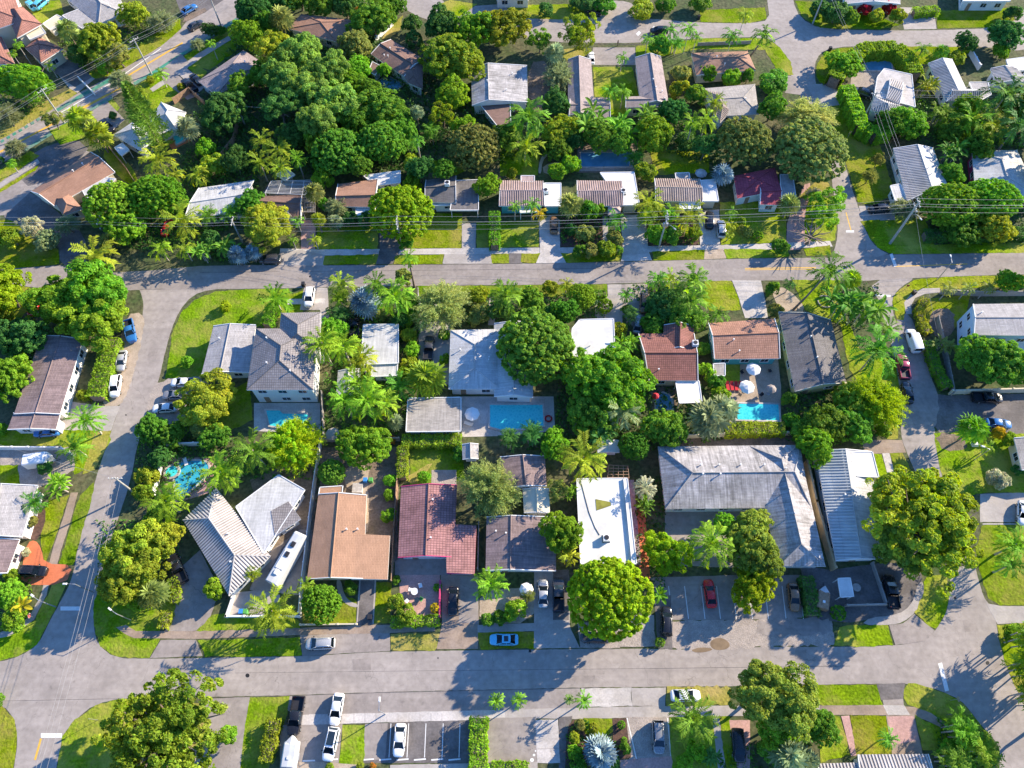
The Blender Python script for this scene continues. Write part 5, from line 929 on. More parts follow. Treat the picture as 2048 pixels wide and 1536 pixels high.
def hedge(label, px, w, h, leaf='bright', dens=60, name='hedge', lf=.2, group='clipped hedges'):
    pts = [P(*q, h*.7) for q in px]; org = pts[0].copy(); org.z = 0; r = np.random.default_rng(len(px)*7+int(px[0][0])); Ps = []; Ns = []
    for a, d in zip(pts, pts[1:]):
        L = (d-a).length; e = (d-a)/L; s = Vector((-e.y, e.x, 0)); n = int(L*(w+2*h)*dens)
        u = r.uniform(-.2, L+.2, n); q = r.uniform(-h-w/2, h+w/2, n); bump = .12*np.sin(u*2.1)+.1*np.sin(u*5.3+1)
        side = np.where(np.abs(q) > w/2, np.sign(q)*(w/2+bump), q); z = np.where(np.abs(q) > w/2, h-(np.abs(q)-w/2), h+bump+r.normal(size=n)*.06)
        nx = np.where(np.abs(q) > w/2, np.sign(q), 0); nz = np.where(np.abs(q) > w/2, .35, 1)
        Ps.append(np.c_[a.x-org.x+e.x*u+s.x*side, a.y-org.y+e.y*u+s.y*side, np.maximum(z, .05)]+r.normal(size=(n, 3))*.07); Ns.append(np.c_[s.x*nx, s.y*nx, nz])
    p = np.concatenate(Ps); n = len(p); nr = unit(np.concatenate(Ns)+r.normal(size=(n, 3))*.5)
    bl = 1+.18*np.sin(p[:, 0]*1.7+p[:, 1]*.6)*np.sin(p[:, 1]*1.9); tint = (bl*r.uniform(.7, 1.3, n))[:, None]*np.c_[r.uniform(.9, 1.15, n), np.ones(n), np.full(n, .9)]
    me = np_mesh('leaves', quads(p, nr, lf*r.uniform(.6, 1.3, n), .8, r), 4, ['leaf_'+leaf], tint); e = empty(name, org, label, 'hedge', group); o = bpy.data.objects.new('leaves', me); link(o, e)
    k = MB()
    for a, d in zip(pts, pts[1:]): mm = (a+d)/2; k.box((mm.x-org.x, mm.y-org.y, h*.42), ((d-a).length, w*.7, h*.8), math.atan2(d.y-a.y, d.x-a.x))
    k.build('branches', 'bark', e)
def undergrowth(regs):
    r = np.random.default_rng(5); Ps = []; Ts = []
    for poly, dens, hh, col in regs:
        w = [P(*q)[:2] for q in poly]; x0, x1 = min(a[0] for a in w), max(a[0] for a in w); y0, y1 = min(a[1] for a in w), max(a[1] for a in w)
        n = int((x1-x0)*(y1-y0)*dens*2.2); X = r.uniform(x0, x1, n); Y = r.uniform(y0, y1, n)
        f = np.sin(X*.9+np.sin(Y*.7)*2)*np.sin(Y*.8+np.sin(X*.5)*2)+.5*np.sin(X*2.3+Y*1.7); ok = np.array([inpoly(x, y, w) for x, y in zip(X, Y)]) & (f > -.7); X, Y, f = X[ok], Y[ok], f[ok]
        Z = hh*np.clip(.25+.6*f+r.uniform(-.4, .35, len(X)), .05, 1.4); Ps.append(np.c_[X, Y, Z]); Ts.append(np.c_[r.uniform(.6, 1.4, (len(X), 1))*np.array(col)[None]*(1+.25*np.sin(X*1.3)*np.sin(Y*1.1))[:, None]])
    p = np.concatenate(Ps); n = len(p); nr = unit(r.normal(size=(n, 3))+np.array([0, 0, 1.0]))
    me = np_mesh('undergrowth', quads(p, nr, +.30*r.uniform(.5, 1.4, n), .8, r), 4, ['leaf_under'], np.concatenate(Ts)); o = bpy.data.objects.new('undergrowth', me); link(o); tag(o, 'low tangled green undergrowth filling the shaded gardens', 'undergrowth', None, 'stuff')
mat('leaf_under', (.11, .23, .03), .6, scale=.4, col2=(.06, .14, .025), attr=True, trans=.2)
# ---------------- plants: kind, photograph x, y of the crown, radius in photograph pixels ----------------
# north-west
T('broad',48,168,62,'wide bright green tree filling the left edge beside the diagonal road','bright',ry=40)
T('fine',12,230,30,'feathery grey tree at the left edge below the wide bright tree')
T('broad',200,84,42,'yellow green rounded tree between the grey roofed house and the diagonal road','yellow')
T('airy',236,110,30,'loose olive tree leaning over the verge of the diagonal road')
T('broad',268,30,28,'orange tinged green tree in front of the pale grey house top left','yellow')
T('fine',322,42,30,'feathery olive tree beside the parked cars at the top left',h=5)
T('fan',135,62,25,'fan palm between the villa and the grey roofed house','olive')
T('small',35,88,11,'slim palm against the villa wall, the upper one',h=7); T('small',24,106,10,'slim palm against the villa wall, the lower one',h=6); T('small',100,132,12,'small palm in the villa forecourt by the garage',h=3.5)
T('shrub',155,110,22,'dark shrub beside the villa driveway','dark'); T('shrub',210,138,16,'green bush on the verge below the olive tree','bright'); T('shrub',240,122,12,'small bush on the verge next to the leaning olive tree','mid')
T('pine',280,180,40,'tall Norfolk pine leaning over the white roofed pair','fresh',h=18,base=(322,296)); 
T('fine',240,160,26,'wispy pale tree across the bike lane behind the tall pine',h=5); T('lobed',276,196,20,'yellow green tree at the foot of the tall pine','yellow',h=6)
T('airy',105,240,22,'small olive street tree nearest the left end of the diagonal road',h=5); T('fan',158,240,30,'round fan palm clump on the diagonal road verge, the larger one',h=5,leaf='yellow'); T('fan',196,272,29,'fan palm clump at the corner of the orange roofed house drive','yellow',h=5)
T('fan',178,255,20,'fan palm squeezed between the two larger fan palm clumps','olive',h=4.5)
T('broad',450,226,46,'dark dense tree behind the white pyramid roofed pair','dark'); T('broad',505,22,38,'dark tree at the top edge over the diagonal road','dark'); T('broad',498,72,34,'bright rounded tree beside the taupe hip roofed house','bright')
T('coconut',315,318,36,'yellow coconut palm in front of the white roofed pair','yellow',h=6); T('fan',374,258,26,'blue green palm beside the right hand white pyramid roof','grey'); T('small',372,240,16,'small drooping palm touching the white pyramid roof','olive')
T('shrub',412,298,22,'bright shrub in the yard below the dark dense tree','bright'); T('shrub',428,332,26,'yellow green bush by the fence behind the pale grey low house','yellow'); T('small',395,350,24,'feathery palm behind the pale grey low house','yellow'); T('small',352,350,20,'small palm between the coconut palm and the bright canopy','yellow')
T('small',22,326,11,'little palm on the lawn strip beside the left sidewalk',h=3); T('shrub',0,322,9,'tiny shrub at the left edge beside the sidewalk','mid'); T('fine',30,296,24,'pale feathery tree over the diagonal road at the left edge',h=4)
T('small',321,148,16,'palm on the verge near the bike lane by the taupe house',h=4); T('shrub',300,160,9,'small bush beside the bike lane opposite the villa drive','yellow'); T('fine',394,88,15,'small grey tree by the bike lane near the sidewalk',h=4); T('small',422,86,11,'slim palm on the lawn of the taupe hip roofed house',h=5); T('shrub',440,62,12,'bush beside the utility pole at the top of the diagonal road','mid'); T('shrub',362,175,9,'yellow bush by the driveway of the two dark cars','yellow')
T('shrub',226,232,9,'small bush in front of the white pyramid roof porch','dark'); T('broad',420,60,16,'dark tree shading the sidewalk of the diagonal road','dark')
T('dome',228,412,60,'wide bright green canopy tree between the car park and the red car','bright',h=9,ry=52); crown('dome',312,396,58,'bright',h=9,ry=48); T('broad',250,455,40,'low green tree under the wide bright canopy','bright',h=6)
T('shrub',25,478,24,'yellow green bush on the lawn at the left end of the middle road','yellow'); T('broad',95,482,24,'grey green tree beside the bare branched tree','grey',h=4.5); T('fine',134,448,24,'feathery olive tree beside the dark car park','grey',h=5); T('airy',62,456,28,'nearly bare branching tree beside the dark car park','pale',h=5)
T('coconut',190,512,42,'yellow coconut palm over the west end of the middle road','yellow',h=6); T('shrub',222,488,24,'olive bush behind the yellow coconut palm','olive')
T('lobed',192,588,68,'huge domed green tree at the western junction','bright',h=10.5); crown('lobed',130,600,62,'bright',h=10); crown('lobed',190,640,60,'bright',h=9)
T('lobed',8,585,50,'yellow green tree at the left edge above the red car','lime'); T('broad',-6,645,34,'yellow tree cut by the left edge near the red car','yellow'); T('broad',45,675,46,'dark blue green tree between the red car and the purple grey building','dark'); T('broad',20,756,46,'round bright green tree at the left edge','bright')
T('coconut',362,440,40,'yellow coconut palm over the red car','yellow',h=5); T('areca',420,436,26,'dark palm clump in front of the pale grey low house','mid'); T('areca',462,432,24,'green palm clump beside the wooden pole','bright'); T('bananas',452,490,32,'dark broad leaved clump under the yellow green tree','mid'); T('bananas',405,500,26,'dark banana clump beside the sandy verge','mid')
T('lobed',534,452,50,'golden green tree at the street left of the parked dark car','yellow',h=8); T('broad',500,408,30,'dark green tree against the pale grey low house','mid'); T('small',322,498,24,'small palm beside the sandy verge, left one','bright'); T('small',370,498,24,'small palm beside the sandy verge, right one','yellow'); T('silver',475,512,22,'silver fan palm at the kerb below the golden green tree'); T('silver',505,505,18,'smaller silver fan palm beside the parked dark car'); T('shrub',425,480,22,'dark shrub between the banana clumps','dark')
T('shrub',112,635,14,'bright lobe of leaves beside the red car at the left','bright')
# mass of trees top centre-left
for a in ((545,95,34,'yellow green tree at the north end of the dense grove','yellow'),(600,108,42,'tall rounded tree in the dense grove, northernmost green dome','cool'),(560,150,40,'green tree on the western side of the dense grove','cool'),(655,150,46,'bright tree on the eastern side of the dense grove','cool'),(612,185,50,'broad green tree in the middle of the dense grove','cool'),(668,205,52,'largest light green tree at the heart of the dense grove','cool'),(560,210,34,'dark tree in the shadowed side of the dense grove','dark'),(632,245,40,'low green tree at the southern side of the dense grove','cool')):
    T('lobed',*a,h=11)
T('broad',760,222,56,'large leaved green tree right of the dense grove','mid',h=9); T('broad',712,245,38,'green tree between the dense grove and the large leaved tree','mid',h=8); T('broad',800,258,34,'dark green tree below the brown house pool','mid')
T('fan',562,38,27,'fan palm over the brown house near the top edge','olive'); T('airy',600,90,16,'small yellow tree in front of the shaded brown house','yellow',h=5); T('broad',710,92,32,'dense olive tree right of the shaded brown house','olive',ry=40); T('broad',745,38,44,'green tree with orange red flowers near the top edge','mid'); T('shrub',722,36,22,'orange red flowering bush under the trees near the top','orange'); T('shrub',748,30,16,'second orange flowering bush beside the pale stone wall','orange'); T('broad',690,10,30,'dark tree at the top edge left of the orange flowers','dark'); T('broad',785,10,30,'dark green tree at the top edge beside the side road','mid')
T('broad',768,140,15,'bushy tree against the dark brown house left wall','bright'); T('broad',715,140,30,'green tree below the dense olive tree','bright',h=6)
T('broad',884,52,38,'dark rounded tree left of the big yellow green crown','dark'); T('shrub',824,50,20,'dark shrub beside the side road near the top','dark'); T('round',828,80,17,'round dark clipped bush above the dark brown house','dark'); T('broad',950,62,44,'bright green tree below the top edge, left half of a pair','bright'); T('broad',1005,56,50,'big bright green tree below the top edge, right half of a pair','yellow'); T('broad',905,118,62,'big yellow green crown beside the dark brown house','yellow',h=9)
T('broad',905,188,36,'bright green tree below the big yellow green crown','bright',h=7); T('airy',885,232,32,'airy yellow green tree between the grey gabled house and palms','yellow'); T('fan',833,225,16,'blue grey palm below the brown house','grey'); T('royal',835,282,14,'thin tall palm with yellow flower spike','mid',h=8); T('areca',865,270,26,'dark palm clump left of the olive dome tree','mid'); T('broad',930,255,26,'green tree touching the brown lean-to roof','bright',h=6)
T('dome',680,306,56,'rounded mid green tree above the terracotta shingled house','mid',h=9); T('dome',765,286,46,'rounded yellow green tree right of its larger neighbour','mid',h=9); T('broad',640,290,30,'yellow green tree left of the rounded mid green tree','yellow',h=7); T('dome',948,296,54,'round olive brown crown in the middle of the north block','olive',h=9)
T('shrub',646,362,22,'tall bright shrub above the solar panels','bright',h=5); T('shrub',640,330,16,'bright shrub north of the solar panels','bright',h=4); T('shrub',823,330,20,'tall shrub right of the terracotta shingled house, upper','yellow',h=5); T('shrub',824,368,20,'tall shrub right of the terracotta shingled house, lower','bright',h=4); T('areca',820,292,22,'palm clump above the tall shrubs','mid')
for a in ((524,280,24,'mid green palm west of the grove palms'),(556,300,28,'yellow green palm in the middle of the grove palms'),(520,325,24,'palm at the lower left of the grove palms'),(560,335,22,'lowest palm of the grove palms'),(630,258,30,'palm with arching fronds south of the dense grove'),(595,318,18,'small palm above the solar panels')): T('coconut',*a,'yellow' if a[0]%4==0 else 'bright',h=6)
T('dome',802,426,64,'round glossy dome tree beside the middle road pole','lime',h=9.5); T('shrub',812,485,18,'green shrub at the foot of the middle road pole','mid'); T('broad',975,372,26,'bright green tree left of the turquoise walled house','bright',h=6); T('shrub',1025,348,12,'yellow bush behind the turquoise walled house','yellow'); T('shrub',1115,345,20,'dark glossy bush beside the curved path','bright')
# north centre
T('airy',1156,66,44,'tree with a forked trunk and yellow green crown by the top road','yellow',h=9); T('airy',1080,82,28,'loose green tree left of the forked yellow green tree','mid'); T('fan',1108,108,22,'blue green palm below the forked trunk tree','grey'); T('fine',1118,150,34,'grey feathery tree against the left courtyard wing','grey',h=6,ry=46); T('broad',1112,206,30,'dark tree left of the courtyard wing','dark',h=6)
T('royal',1055,232,42,'large feathery palm below the weathered grey house','mid',h=8); T('coconut',1050,292,36,'yellow coconut palm over the curved path lawn','yellow',h=5); T('broad',1122,262,36,'yellow green tree below the left courtyard wing','yellow',h=7); T('broad',1115,300,30,'dark tree left of the shaded blue pool','mid',h=5); T('shrub',1142,330,20,'tall bush at the left end of the shaded blue pool','bright',h=4)
T('bananas',1180,240,46,'broad leaved clump below the left courtyard wing','mid',h=4.5); T('bananas',1240,250,46,'broad leaved clump between the courtyard wings','bright',h=4.5); T('broad',1308,272,40,'bright green tree right of the shaded blue pool','bright',h=8); T('bananas',1290,232,34,'broad leaved clump below the right courtyard wing','mid',h=4.5); T('broad',1150,280,22,'dark small tree behind the shaded blue pool','dark',h=5); T('areca',1268,320,24,'palm clump at the right end of the shaded blue pool','mid')
T('small',1219,182,20,'left one of two palms on the courtyard lawn','mid',h=5); T('small',1246,184,20,'right one of two palms on the courtyard lawn','mid',h=5); T('small',1245,116,14,'single small palm above the courtyard lawn','bright',h=4); T('small',1296,78,16,'palm at the lawn corner of the courtyard building drive','mid',h=6); T('small',1342,60,18,'palm by the dark car on the top road','mid',h=6); T('small',1378,58,20,'tall palm right of the dark car on the top road','mid',h=7); T('small',1393,74,14,'lean palm beside the tall palm on the top road','mid',h=6)
T('shrub',1318,92,24,'dark bush clump in front of the right courtyard wing','mid',h=4); T('areca',1350,92,22,'palm clump beside the right courtyard wing','mid'); T('small',1465,72,22,'palm in front of the brown hip roofed house, left','mid',h=7); T('small',1528,70,26,'tall leaning palm in front of the brown hip roofed house, right','mid',h=8,base=(1500,112)); T('small',1490,30,18,'palm across the top road from the brown hip roofed house','yellow',h=6); T('shrub',1280,20,28,'green bush island on the far side of the top road','yellow',h=4)
for a in ((1415,148,20,'bright bush below the brown hip roofed house','bright'),(1462,157,20,'rounded bright bush below the brown hip roofed house','bright'),(1545,163,32,'dark green tree by the road beside the beige hip roofed house','mid'),(1495,154,13,'small bush between the two rounded ones','mid'),(1362,150,20,'grey green bush right of the courtyard building','olive'),(1360,182,22,'yellow tall bush right of the courtyard building','yellow'),(1392,190,24,'green bush left of the beige hip roofed house','mid')): T('shrub',*a,h=4)
T('coconut',1428,206,22,'yellow palm over the ribbed front corner','yellow',h=5); T('coconut',1385,245,22,'leaning palm behind the lawn, left','bright',h=8); T('coconut',1412,240,24,'leaning palm behind the lawn, right','bright',h=8); T('broad',1345,225,30,'dark tree right of the broad leaved clumps','dark',h=6); T('shrub',1375,285,24,'dark bush beside the grey dome tree','dark',h=3)
T('dome',1487,286,56,'round grey green dome tree above the magenta roof','olive',h=9.5); T('dome',1620,302,74,'huge grey green dome tree beside the right crossroad','olive',h=10.5); T('fine',1612,230,66,'silvery feathery tree over the right crossroad','feather',h=8,ry=40); T('fan',1445,350,24,'blue green palm left of the magenta roof','silver',h=4)
T('shrub',1290,345,22,'bush between the pink and tan ribbed houses','yellow',h=4); T('coconut',1296,405,30,'golden coconut palm between the pink and tan ribbed houses','yellow',h=6); T('areca',1292,440,28,'green palm clump below the golden coconut palm','bright',h=2.5)
# north-east
hedge('tall clipped hedge arching round the white house court',[(1668,160),(1690,125),(1730,100),(1790,98),(1815,120),(1830,150)],3.6,3.4,'bright',lf=.3)
hedge('tall clipped hedge running down the crossroad side of the white house',[(1692,178),(1708,215),(1722,255),(1745,268),(1775,262)],3.2,3.2,'bright',lf=.3)
T('broad',1688,128,36,'round tree swelling from the west end of the arched hedge','bright',h=5); T('broad',1815,246,40,'wide green tree below the hedged white house','bright',h=6); T('broad',1780,246,28,'dark tree left of the wide green tree below the white house','mid',h=6)
T('bananas',1852,170,30,'broad leaved clump between the white house and angled house','yellow',h=3.5); T('small',1846,98,16,'palm on the lawn right of the arched hedge','mid',h=5,base=(1832,124)); T('fan',1882,104,17,'small fan palm on the lawn right of the arched hedge','mid',h=3); T('shrub',1912,118,20,'yellow green bush above the angled house','yellow',h=3); T('broad',1933,86,22,'dark tree beside the top road at the right','dark',h=5); T('broad',2012,72,34,'big dark tree near the top right corner','dark',h=7); T('shrub',2000,104,18,'bright bush under the big dark top right tree','bright')
T('areca',1880,232,30,'palm clump right of the wide green tree','yellow',h=3); T('broad',1905,262,30,'green tree between the palms on the right','mid',h=6); T('coconut',1945,238,38,'large palm in front of the angled house','bright',h=6); T('coconut',1985,252,36,'large yellowish palm near the right edge','yellow',h=6); T('royal',2012,190,44,'big feathery dark palm at the right edge','dark',h=8); T('royal',2035,250,36,'dark palm cut by the right edge','dark',h=8); T('bananas',1905,305,34,'broad leaved clump left of the magenta trimmed white house','mid',h=4); T('broad',1900,350,28,'green tree against the magenta trimmed white house','mid',h=5)
T('dome',1900,412,62,'wide bright green tree above the tall leaning pole','bright',h=9,ry=48); crown('dome',1975,402,62,'bright',h=9,ry=46); T('broad',1985,455,40,'yellow green tree in the hedge by the road, far right','yellow',h=6); T('broad',1918,460,40,'dark green tree beneath the wide bright pair','mid',h=5); T('fine',1808,418,28,'grey feathery tree behind the tall leaning pole','grey',h=5); T('airy',1650,412,52,'spreading poinciana with a long bare trunk at the junction','bright',h=6,base=(1612,488))
T('airy',1757,320,16,'small tree under the wires on the crossroad lawn','olive',h=4); T('fine',1740,352,18,'second small tree under the wires on the crossroad lawn','olive',h=4); T('fan',1578,410,24,'fan palm beside the magenta tiled house','olive',h=4); T('fine',1628,388,18,'pale feathery bush beside the pink footpath','pale',h=3)
hedge('dark hedge along the north verge of the middle road at the right',[(1850,470),(1950,470),(2060,466)],2.5,1.8,'dark')
for a in ((1700,34,18,'green bush left of the red shrubs at the top','mid'),(1728,20,14,'red leaved shrub at the top edge, left','red'),(1752,34,16,'yellow green bush between the red shrubs','yellow'),(1776,16,14,'red leaved shrub at the top edge, right','red'),(1795,34,17,'bright bush right of the red shrubs','yellow'),(1672,28,24,'dark bush by the pole at the top edge','dark')): T('shrub',*a)
hedge('clipped hedge in front of the white walled house top right',[(1828,24),(1875,20)],2.5,1.8,'bright')
for a in ((2025,30,18,'dark bush in the top right corner','dark'),(1640,20,24,'dark bush left of the pole at the top edge','dark'),(1400,8,22,'green bush at the top edge above the top road','mid'),(1330,10,20,'bushy plant at the top edge near the side drive','mid'),(1210,12,24,'green bush at the top edge right of the lawn','mid'),(1165,8,26,'dark bush at the top edge right of the white building','dark'),(1090,22,18,'dark bush on the bright lawn at the top edge','dark')): T('shrub',*a,h=3.5)
# front gardens of the middle road, north side
for a in ((628,385,22,'fan palm beside the timber pergola','olive',5),(636,440,16,'thin palm left of the pink footpath','yellow',4),(1140,410,26,'shaggy fan palm between the turquoise and pink ribbed houses','olive',5)): T('fan',*a[:5],h=a[5])
for a in ((594,442,14,'small palm by the gazebo','mid',4),(630,480,15,'small yellow palm beside the pink footpath','yellow',3),(585,480,12,'thin small palm by the parked dark car','mid',3),(1064,410,20,'palm in front of the turquoise walled house, left','mid',5),(1080,428,16,'golden palm in front of the turquoise walled house','gold',5),(1030,412,14,'palm at the left corner of the turquoise walled house','mid',5),(1232,440,24,'palm over the pale drive of the pink ribbed house','mid',4),(1342,425,20,'palm in the planting bed of the tan ribbed house','bright',4),(1464,425,13,'small palm on the shaded lawn right of the parked cars, upper','mid',3),(1462,452,13,'small palm on the shaded lawn right of the parked cars, lower','yellow',3),(1458,470,10,'lowest little palm beside the silver and black car','yellow',2)): T('small',*a[:5],h=a[5])
T('coconut',1378,432,32,'coconut palm in the planting bed beside the leaning pole','yellow',h=6); T('fine',675,415,28,'grey feathery palm-like tree before the terracotta shingled house','grey',h=5); T('silver',672,445,18,'dusty silver palm on the shaded front lawn','grey',h=2.5)
for a in ((1170,425,26,'dark glossy bush in front of the pink ribbed house','mid'),(1195,420,18,'bush at the porch of the pink ribbed house','bright'),(1170,468,20,'low bush by the sidewalk before the pink ribbed house','olive'),(1145,460,14,'small bush left of the low bush by the sidewalk','dark'),(1228,478,18,'olive bush beside the pale drive','olive'),(1312,470,22,'green bush at the foot of the leaning pole','bright'),(1345,472,20,'bush with red flowers beside the leaning pole','mid'),(1388,468,16,'yellow bush beside the driveway of two dark cars','yellow'),(1310,425,22,'yellow green bush behind the leaning pole','yellow'),(1160,505,16,'small bush on the verge, first from the left','mid'),(1182,502,18,'grey bush on the verge, second from the left','olive'),(1212,500,20,'yellow bush on the verge, third from the left','yellow'),(1234,502,12,'bush on the verge beside the pale drive','mid'),(1560,495,18,'spiky bush on the verge near the junction','mid'),(700,440,18,'dark bush under the round glossy dome tree, left','dark'),(730,440,18,'dark bush under the round glossy dome tree, right','dark'),(650,410,16,'bush left of the terracotta shingled house','mid')): T('shrub',*a)
for a in ((1483,443,9,'round topiary ball, highest of four on the shaded lawn','bright'),(1483,458,8,'pale topiary ball below the highest one','olive'),(1498,466,10,'larger topiary ball in the middle of the shaded lawn','olive'),(1516,472,10,'topiary ball nearest the sidewalk on the shaded lawn','bright')): T('round',*a)
hedge('narrow upright hedge between two lawns on the middle road',[(989,428),(989,492)],2.2,2.4,'bright')
# south side of the middle road
T('small',817,516,20,'slender curved palm standing at the road edge','bright',h=8,base=(829,574)); T('coconut',683,568,27,'yellow green palm nearest the road left of the silver palm','yellow',h=6); T('areca',682,602,26,'yellow green palm clump below the roadside palm','bright',h=3); T('areca',680,632,24,'dark palm clump above the black pickup','dark',h=3); T('silver',728,606,34,'big round silver blue fan palm',h=3.5)
T('coconut',752,568,26,'dark feathery palm right of the silver blue fan palm','mid',h=6); T('royal',788,592,38,'tall feathery palm with drooping fronds beside the silver blue palm','bright',h=7); T('shrub',808,555,18,'tangled climbing shrub at the kerb by the slender curved palm','olive',h=4); T('shrub',755,625,22,'red and green bush in front of the narrow white roof','olive',h=2); T('broad',818,610,24,'dark bushy tree beside the feathery grey crown','mid',h=5)
T('fine',882,612,62,'large feathery grey green tree above the black utility truck','feather',h=8); T('broad',955,592,22,'yellow green shrubby tree beside the bright path','yellow',h=4); T('shrub',960,630,26,'red tinged shrub above the pale blue grey roof','olive',h=3); T('royal',1012,590,34,'dark drooping palm right of the bright path','mid',h=6); T('broad',1000,620,24,'dark tree above the big roof and bright path','dark',h=5)
T('dome',1070,694,79,'huge dark green dome tree over the pale blue grey roof','mid',h=10.5); T('broad',1065,604,30,'dark green tree behind the huge dome tree','mid',h=5); T('shrub',1100,575,16,'yellow green bush by the road behind the dome tree','yellow'); T('small',1133,568,16,'small pale palm by the middle road','yellow',h=3); T('dome',1164,592,27,'dense dark green bush tree beside the square white roof','bright',h=4.5); T('broad',1130,622,28,'dark loose tree left of the square white roof','mid',h=5); T('round',1210,612,15,'round bush beside the concrete path','bright'); T('shrub',1105,630,22,'dark bush tucked behind the huge dome tree','dark',h=3)
hedge('small clipped hedge beside the paver drive on the middle road',[(1188,588),(1212,588)],1.6,1.2,'mid')
T('broad',1215,762,84,'big loose bright green tree beside the square white roof','bright',h=10); T('broad',1180,830,50,'bright green lower tree right of the turquoise pool','mid',h=7)
T('small',1252,590,18,'small palm beside the paver drive','mid',h=3); T('shrub',1254,620,12,'bush between the concrete path and the parked suv','mid'); T('areca',1262,632,20,'dark palm clump by the blue car','dark',h=2.5); T('shrub',1238,660,18,'yellow bush right of the square white roof','yellow',h=3); T('bananas',1250,690,30,'broad leaved plants between the white roof and the red tiled house','bright',h=3)
T('small',1316,558,24,'palm at the kerb, left of the big dark palm pair','mid',h=5); T('small',1340,556,22,'second palm at the kerb beside the big dark palm','yellow',h=5); T('broad',1325,612,40,'dark tree mass in front of the red brown tiled house','dark',h=5); T('royal',1386,560,34,'tallest dark palm standing at the middle road','mid',h=8); T('coconut',1382,602,36,'drooping palm below the tallest dark palm','mid',h=6); T('broad',1365,640,36,'dark green tree against the front gable of the tiled house','mid',h=5); T('areca',1395,640,24,'palm clump left of the mown front lawn','bright',h=3); T('small',1434,628,24,'palm at the corner of the mown front lawn','mid',h=3); T('broad',1305,650,26,'dark shrubby tree beside the front gable','mid',h=4)
for a in ((1545,580,16,'round bush right of the wide concrete drive','mid'),(1550,622,16,'grey bush above the charcoal roof','olive'),(1404,700,16,'bush between the two tiled houses, upper','mid'),(1412,745,20,'bush between the two tiled houses, lower','bright'),(1440,790,20,'shrub at the left end of the lounger terrace','bright'),(1432,765,18,'shrub beside the grey shed','mid'),(1578,800,16,'shrub column right of the lounger terrace, upper','mid'),(1580,840,16,'shrub column right of the lounger terrace, lower','mid')): T('shrub',*a,h=3)
T('small',1580,568,14,'little dark palm above the charcoal roof drive','dark',h=3); T('coconut',1658,542,40,'coconut palm with a long leaning trunk over the middle road','mid',h=9,base=(1586,620)); T('fan',1703,558,22,'fan palm right of the leaning coconut palm','bright',h=5)
T('bananas',1690,610,50,'big dark broad leaved clump at the junction corner, left','mid',h=5.5); T('bananas',1728,618,50,'big dark broad leaved clump at the junction corner, right','mid',h=5.5); T('coconut',1755,700,52,'large coconut palm beside the white van','mid',h=8); T('coconut',1775,660,26,'coconut palm behind the larger one by the white van','mid',h=7)
T('fine',1752,802,64,'lime yellow bushy tree beside the small black car','lime',h=7); crown('broad',1752,808,44,'lime',h=5.5); T('broad',1700,800,36,'yellow tree left of the lime bushy tree','yellow',h=5); T('broad',1650,848,44,'dark green tree below the charcoal roof, left','mid',h=6); T('broad',1705,850,40,'dark green tree below the charcoal roof, right','mid',h=5); T('broad',1630,892,38,'bright green tree overlapping the grey apartment roof corner','bright',h=7); T('shrub',1765,862,14,'small round bush by the sidewalk start','bright')
T('broad',1965,715,52,'large blue green tree against the white two storey building','mid',h=9); T('broad',2015,730,52,'large blue green tree at the right edge below the grey gable','mid',h=9); T('broad',2018,562,26,'bright small tree beside the middle road at the right','bright',h=4)
for a in ((1898,578,16,'first small palm along the right garden wall'),(1938,576,16,'second small palm along the right garden wall'),(1978,574,18,'third small palm along the right garden wall')): T('small',*a,'olive',h=4)
T('bananas',1885,690,26,'pale leaved plant beside the side lane','olive',h=2.5); hedge('curved clipped hedge along the side lane, upper part',[(1850,600),(1838,620),(1845,650),(1858,665)],1.6,1.4,'yellow'); hedge('long clipped hedge along the side lane, lower part',[(1856,685),(1872,735),(1895,775)],1.8,1.6,'mid')
T('fan',1945,858,32,'fan palm beside the blue car at the right','bright',h=5); T('shrub',2000,868,14,'golden yellow bush near the blue car','gold'); T('shrub',2018,880,16,'green bush beside the golden yellow bush','bright'); T('small',1975,895,16,'small spiky palm on the right lawn','yellow',h=2.5); T('shrub',1995,957,22,'round whitish leaved bush on the shaded lawn','pale'); T('shrub',2034,940,12,'dark bush against the beige roofed house','dark')
T('open',1842,1046,120,'enormous spreading tree over the right crossroad','yellow',h=12); crown('lobed',1862,1040,88,'yellow',h=11); crown('lobed',1820,1080,72,'fresh',h=10); crown('lobed',1785,1010,52,'yellow',h=9.5)
T('coconut',2030,1090,38,'palm at the right edge below the grey drive','bright',h=6); T('coconut',2020,1130,26,'second palm at the right edge below the grey drive','mid',h=5)
for a in ((2048,1275,44,'leafy palm at the right edge, uppermost of three'),(2052,1335,44,'leafy palm at the right edge, middle of three'),(2060,1395,44,'leafy palm at the right edge, lowest of three')): T('areca',*a,'bright',h=4)
T('broad',2120,1290,60,'tall tree just beyond the right edge beside the lower junction','bright',h=11); T('broad',2125,1370,60,'second tall tree just beyond the right edge beside the lower junction','mid',h=12); T('broad',2150,1440,60,'third tall tree beyond the right edge at the lower corner','bright',h=12); T('shrub',2022,1268,18,'green bush on the verge at the right edge','bright')
T('broad',1945,1482,40,'bushy green clump at the lower right corner among palm fronds','fresh',h=3.5); T('broad',1915,1515,34,'lower bushy green clump at the lower right corner','bright',h=3)
T('broad',2100,215,60,'tall tree beyond the right edge behind the feathery dark palm','mid',h=12); T('broad',2110,330,50,'tall tree beyond the right edge beside the magenta trimmed house','bright',h=11); T('broad',2110,520,50,'tall tree beyond the right edge shading the middle road','mid',h=12)
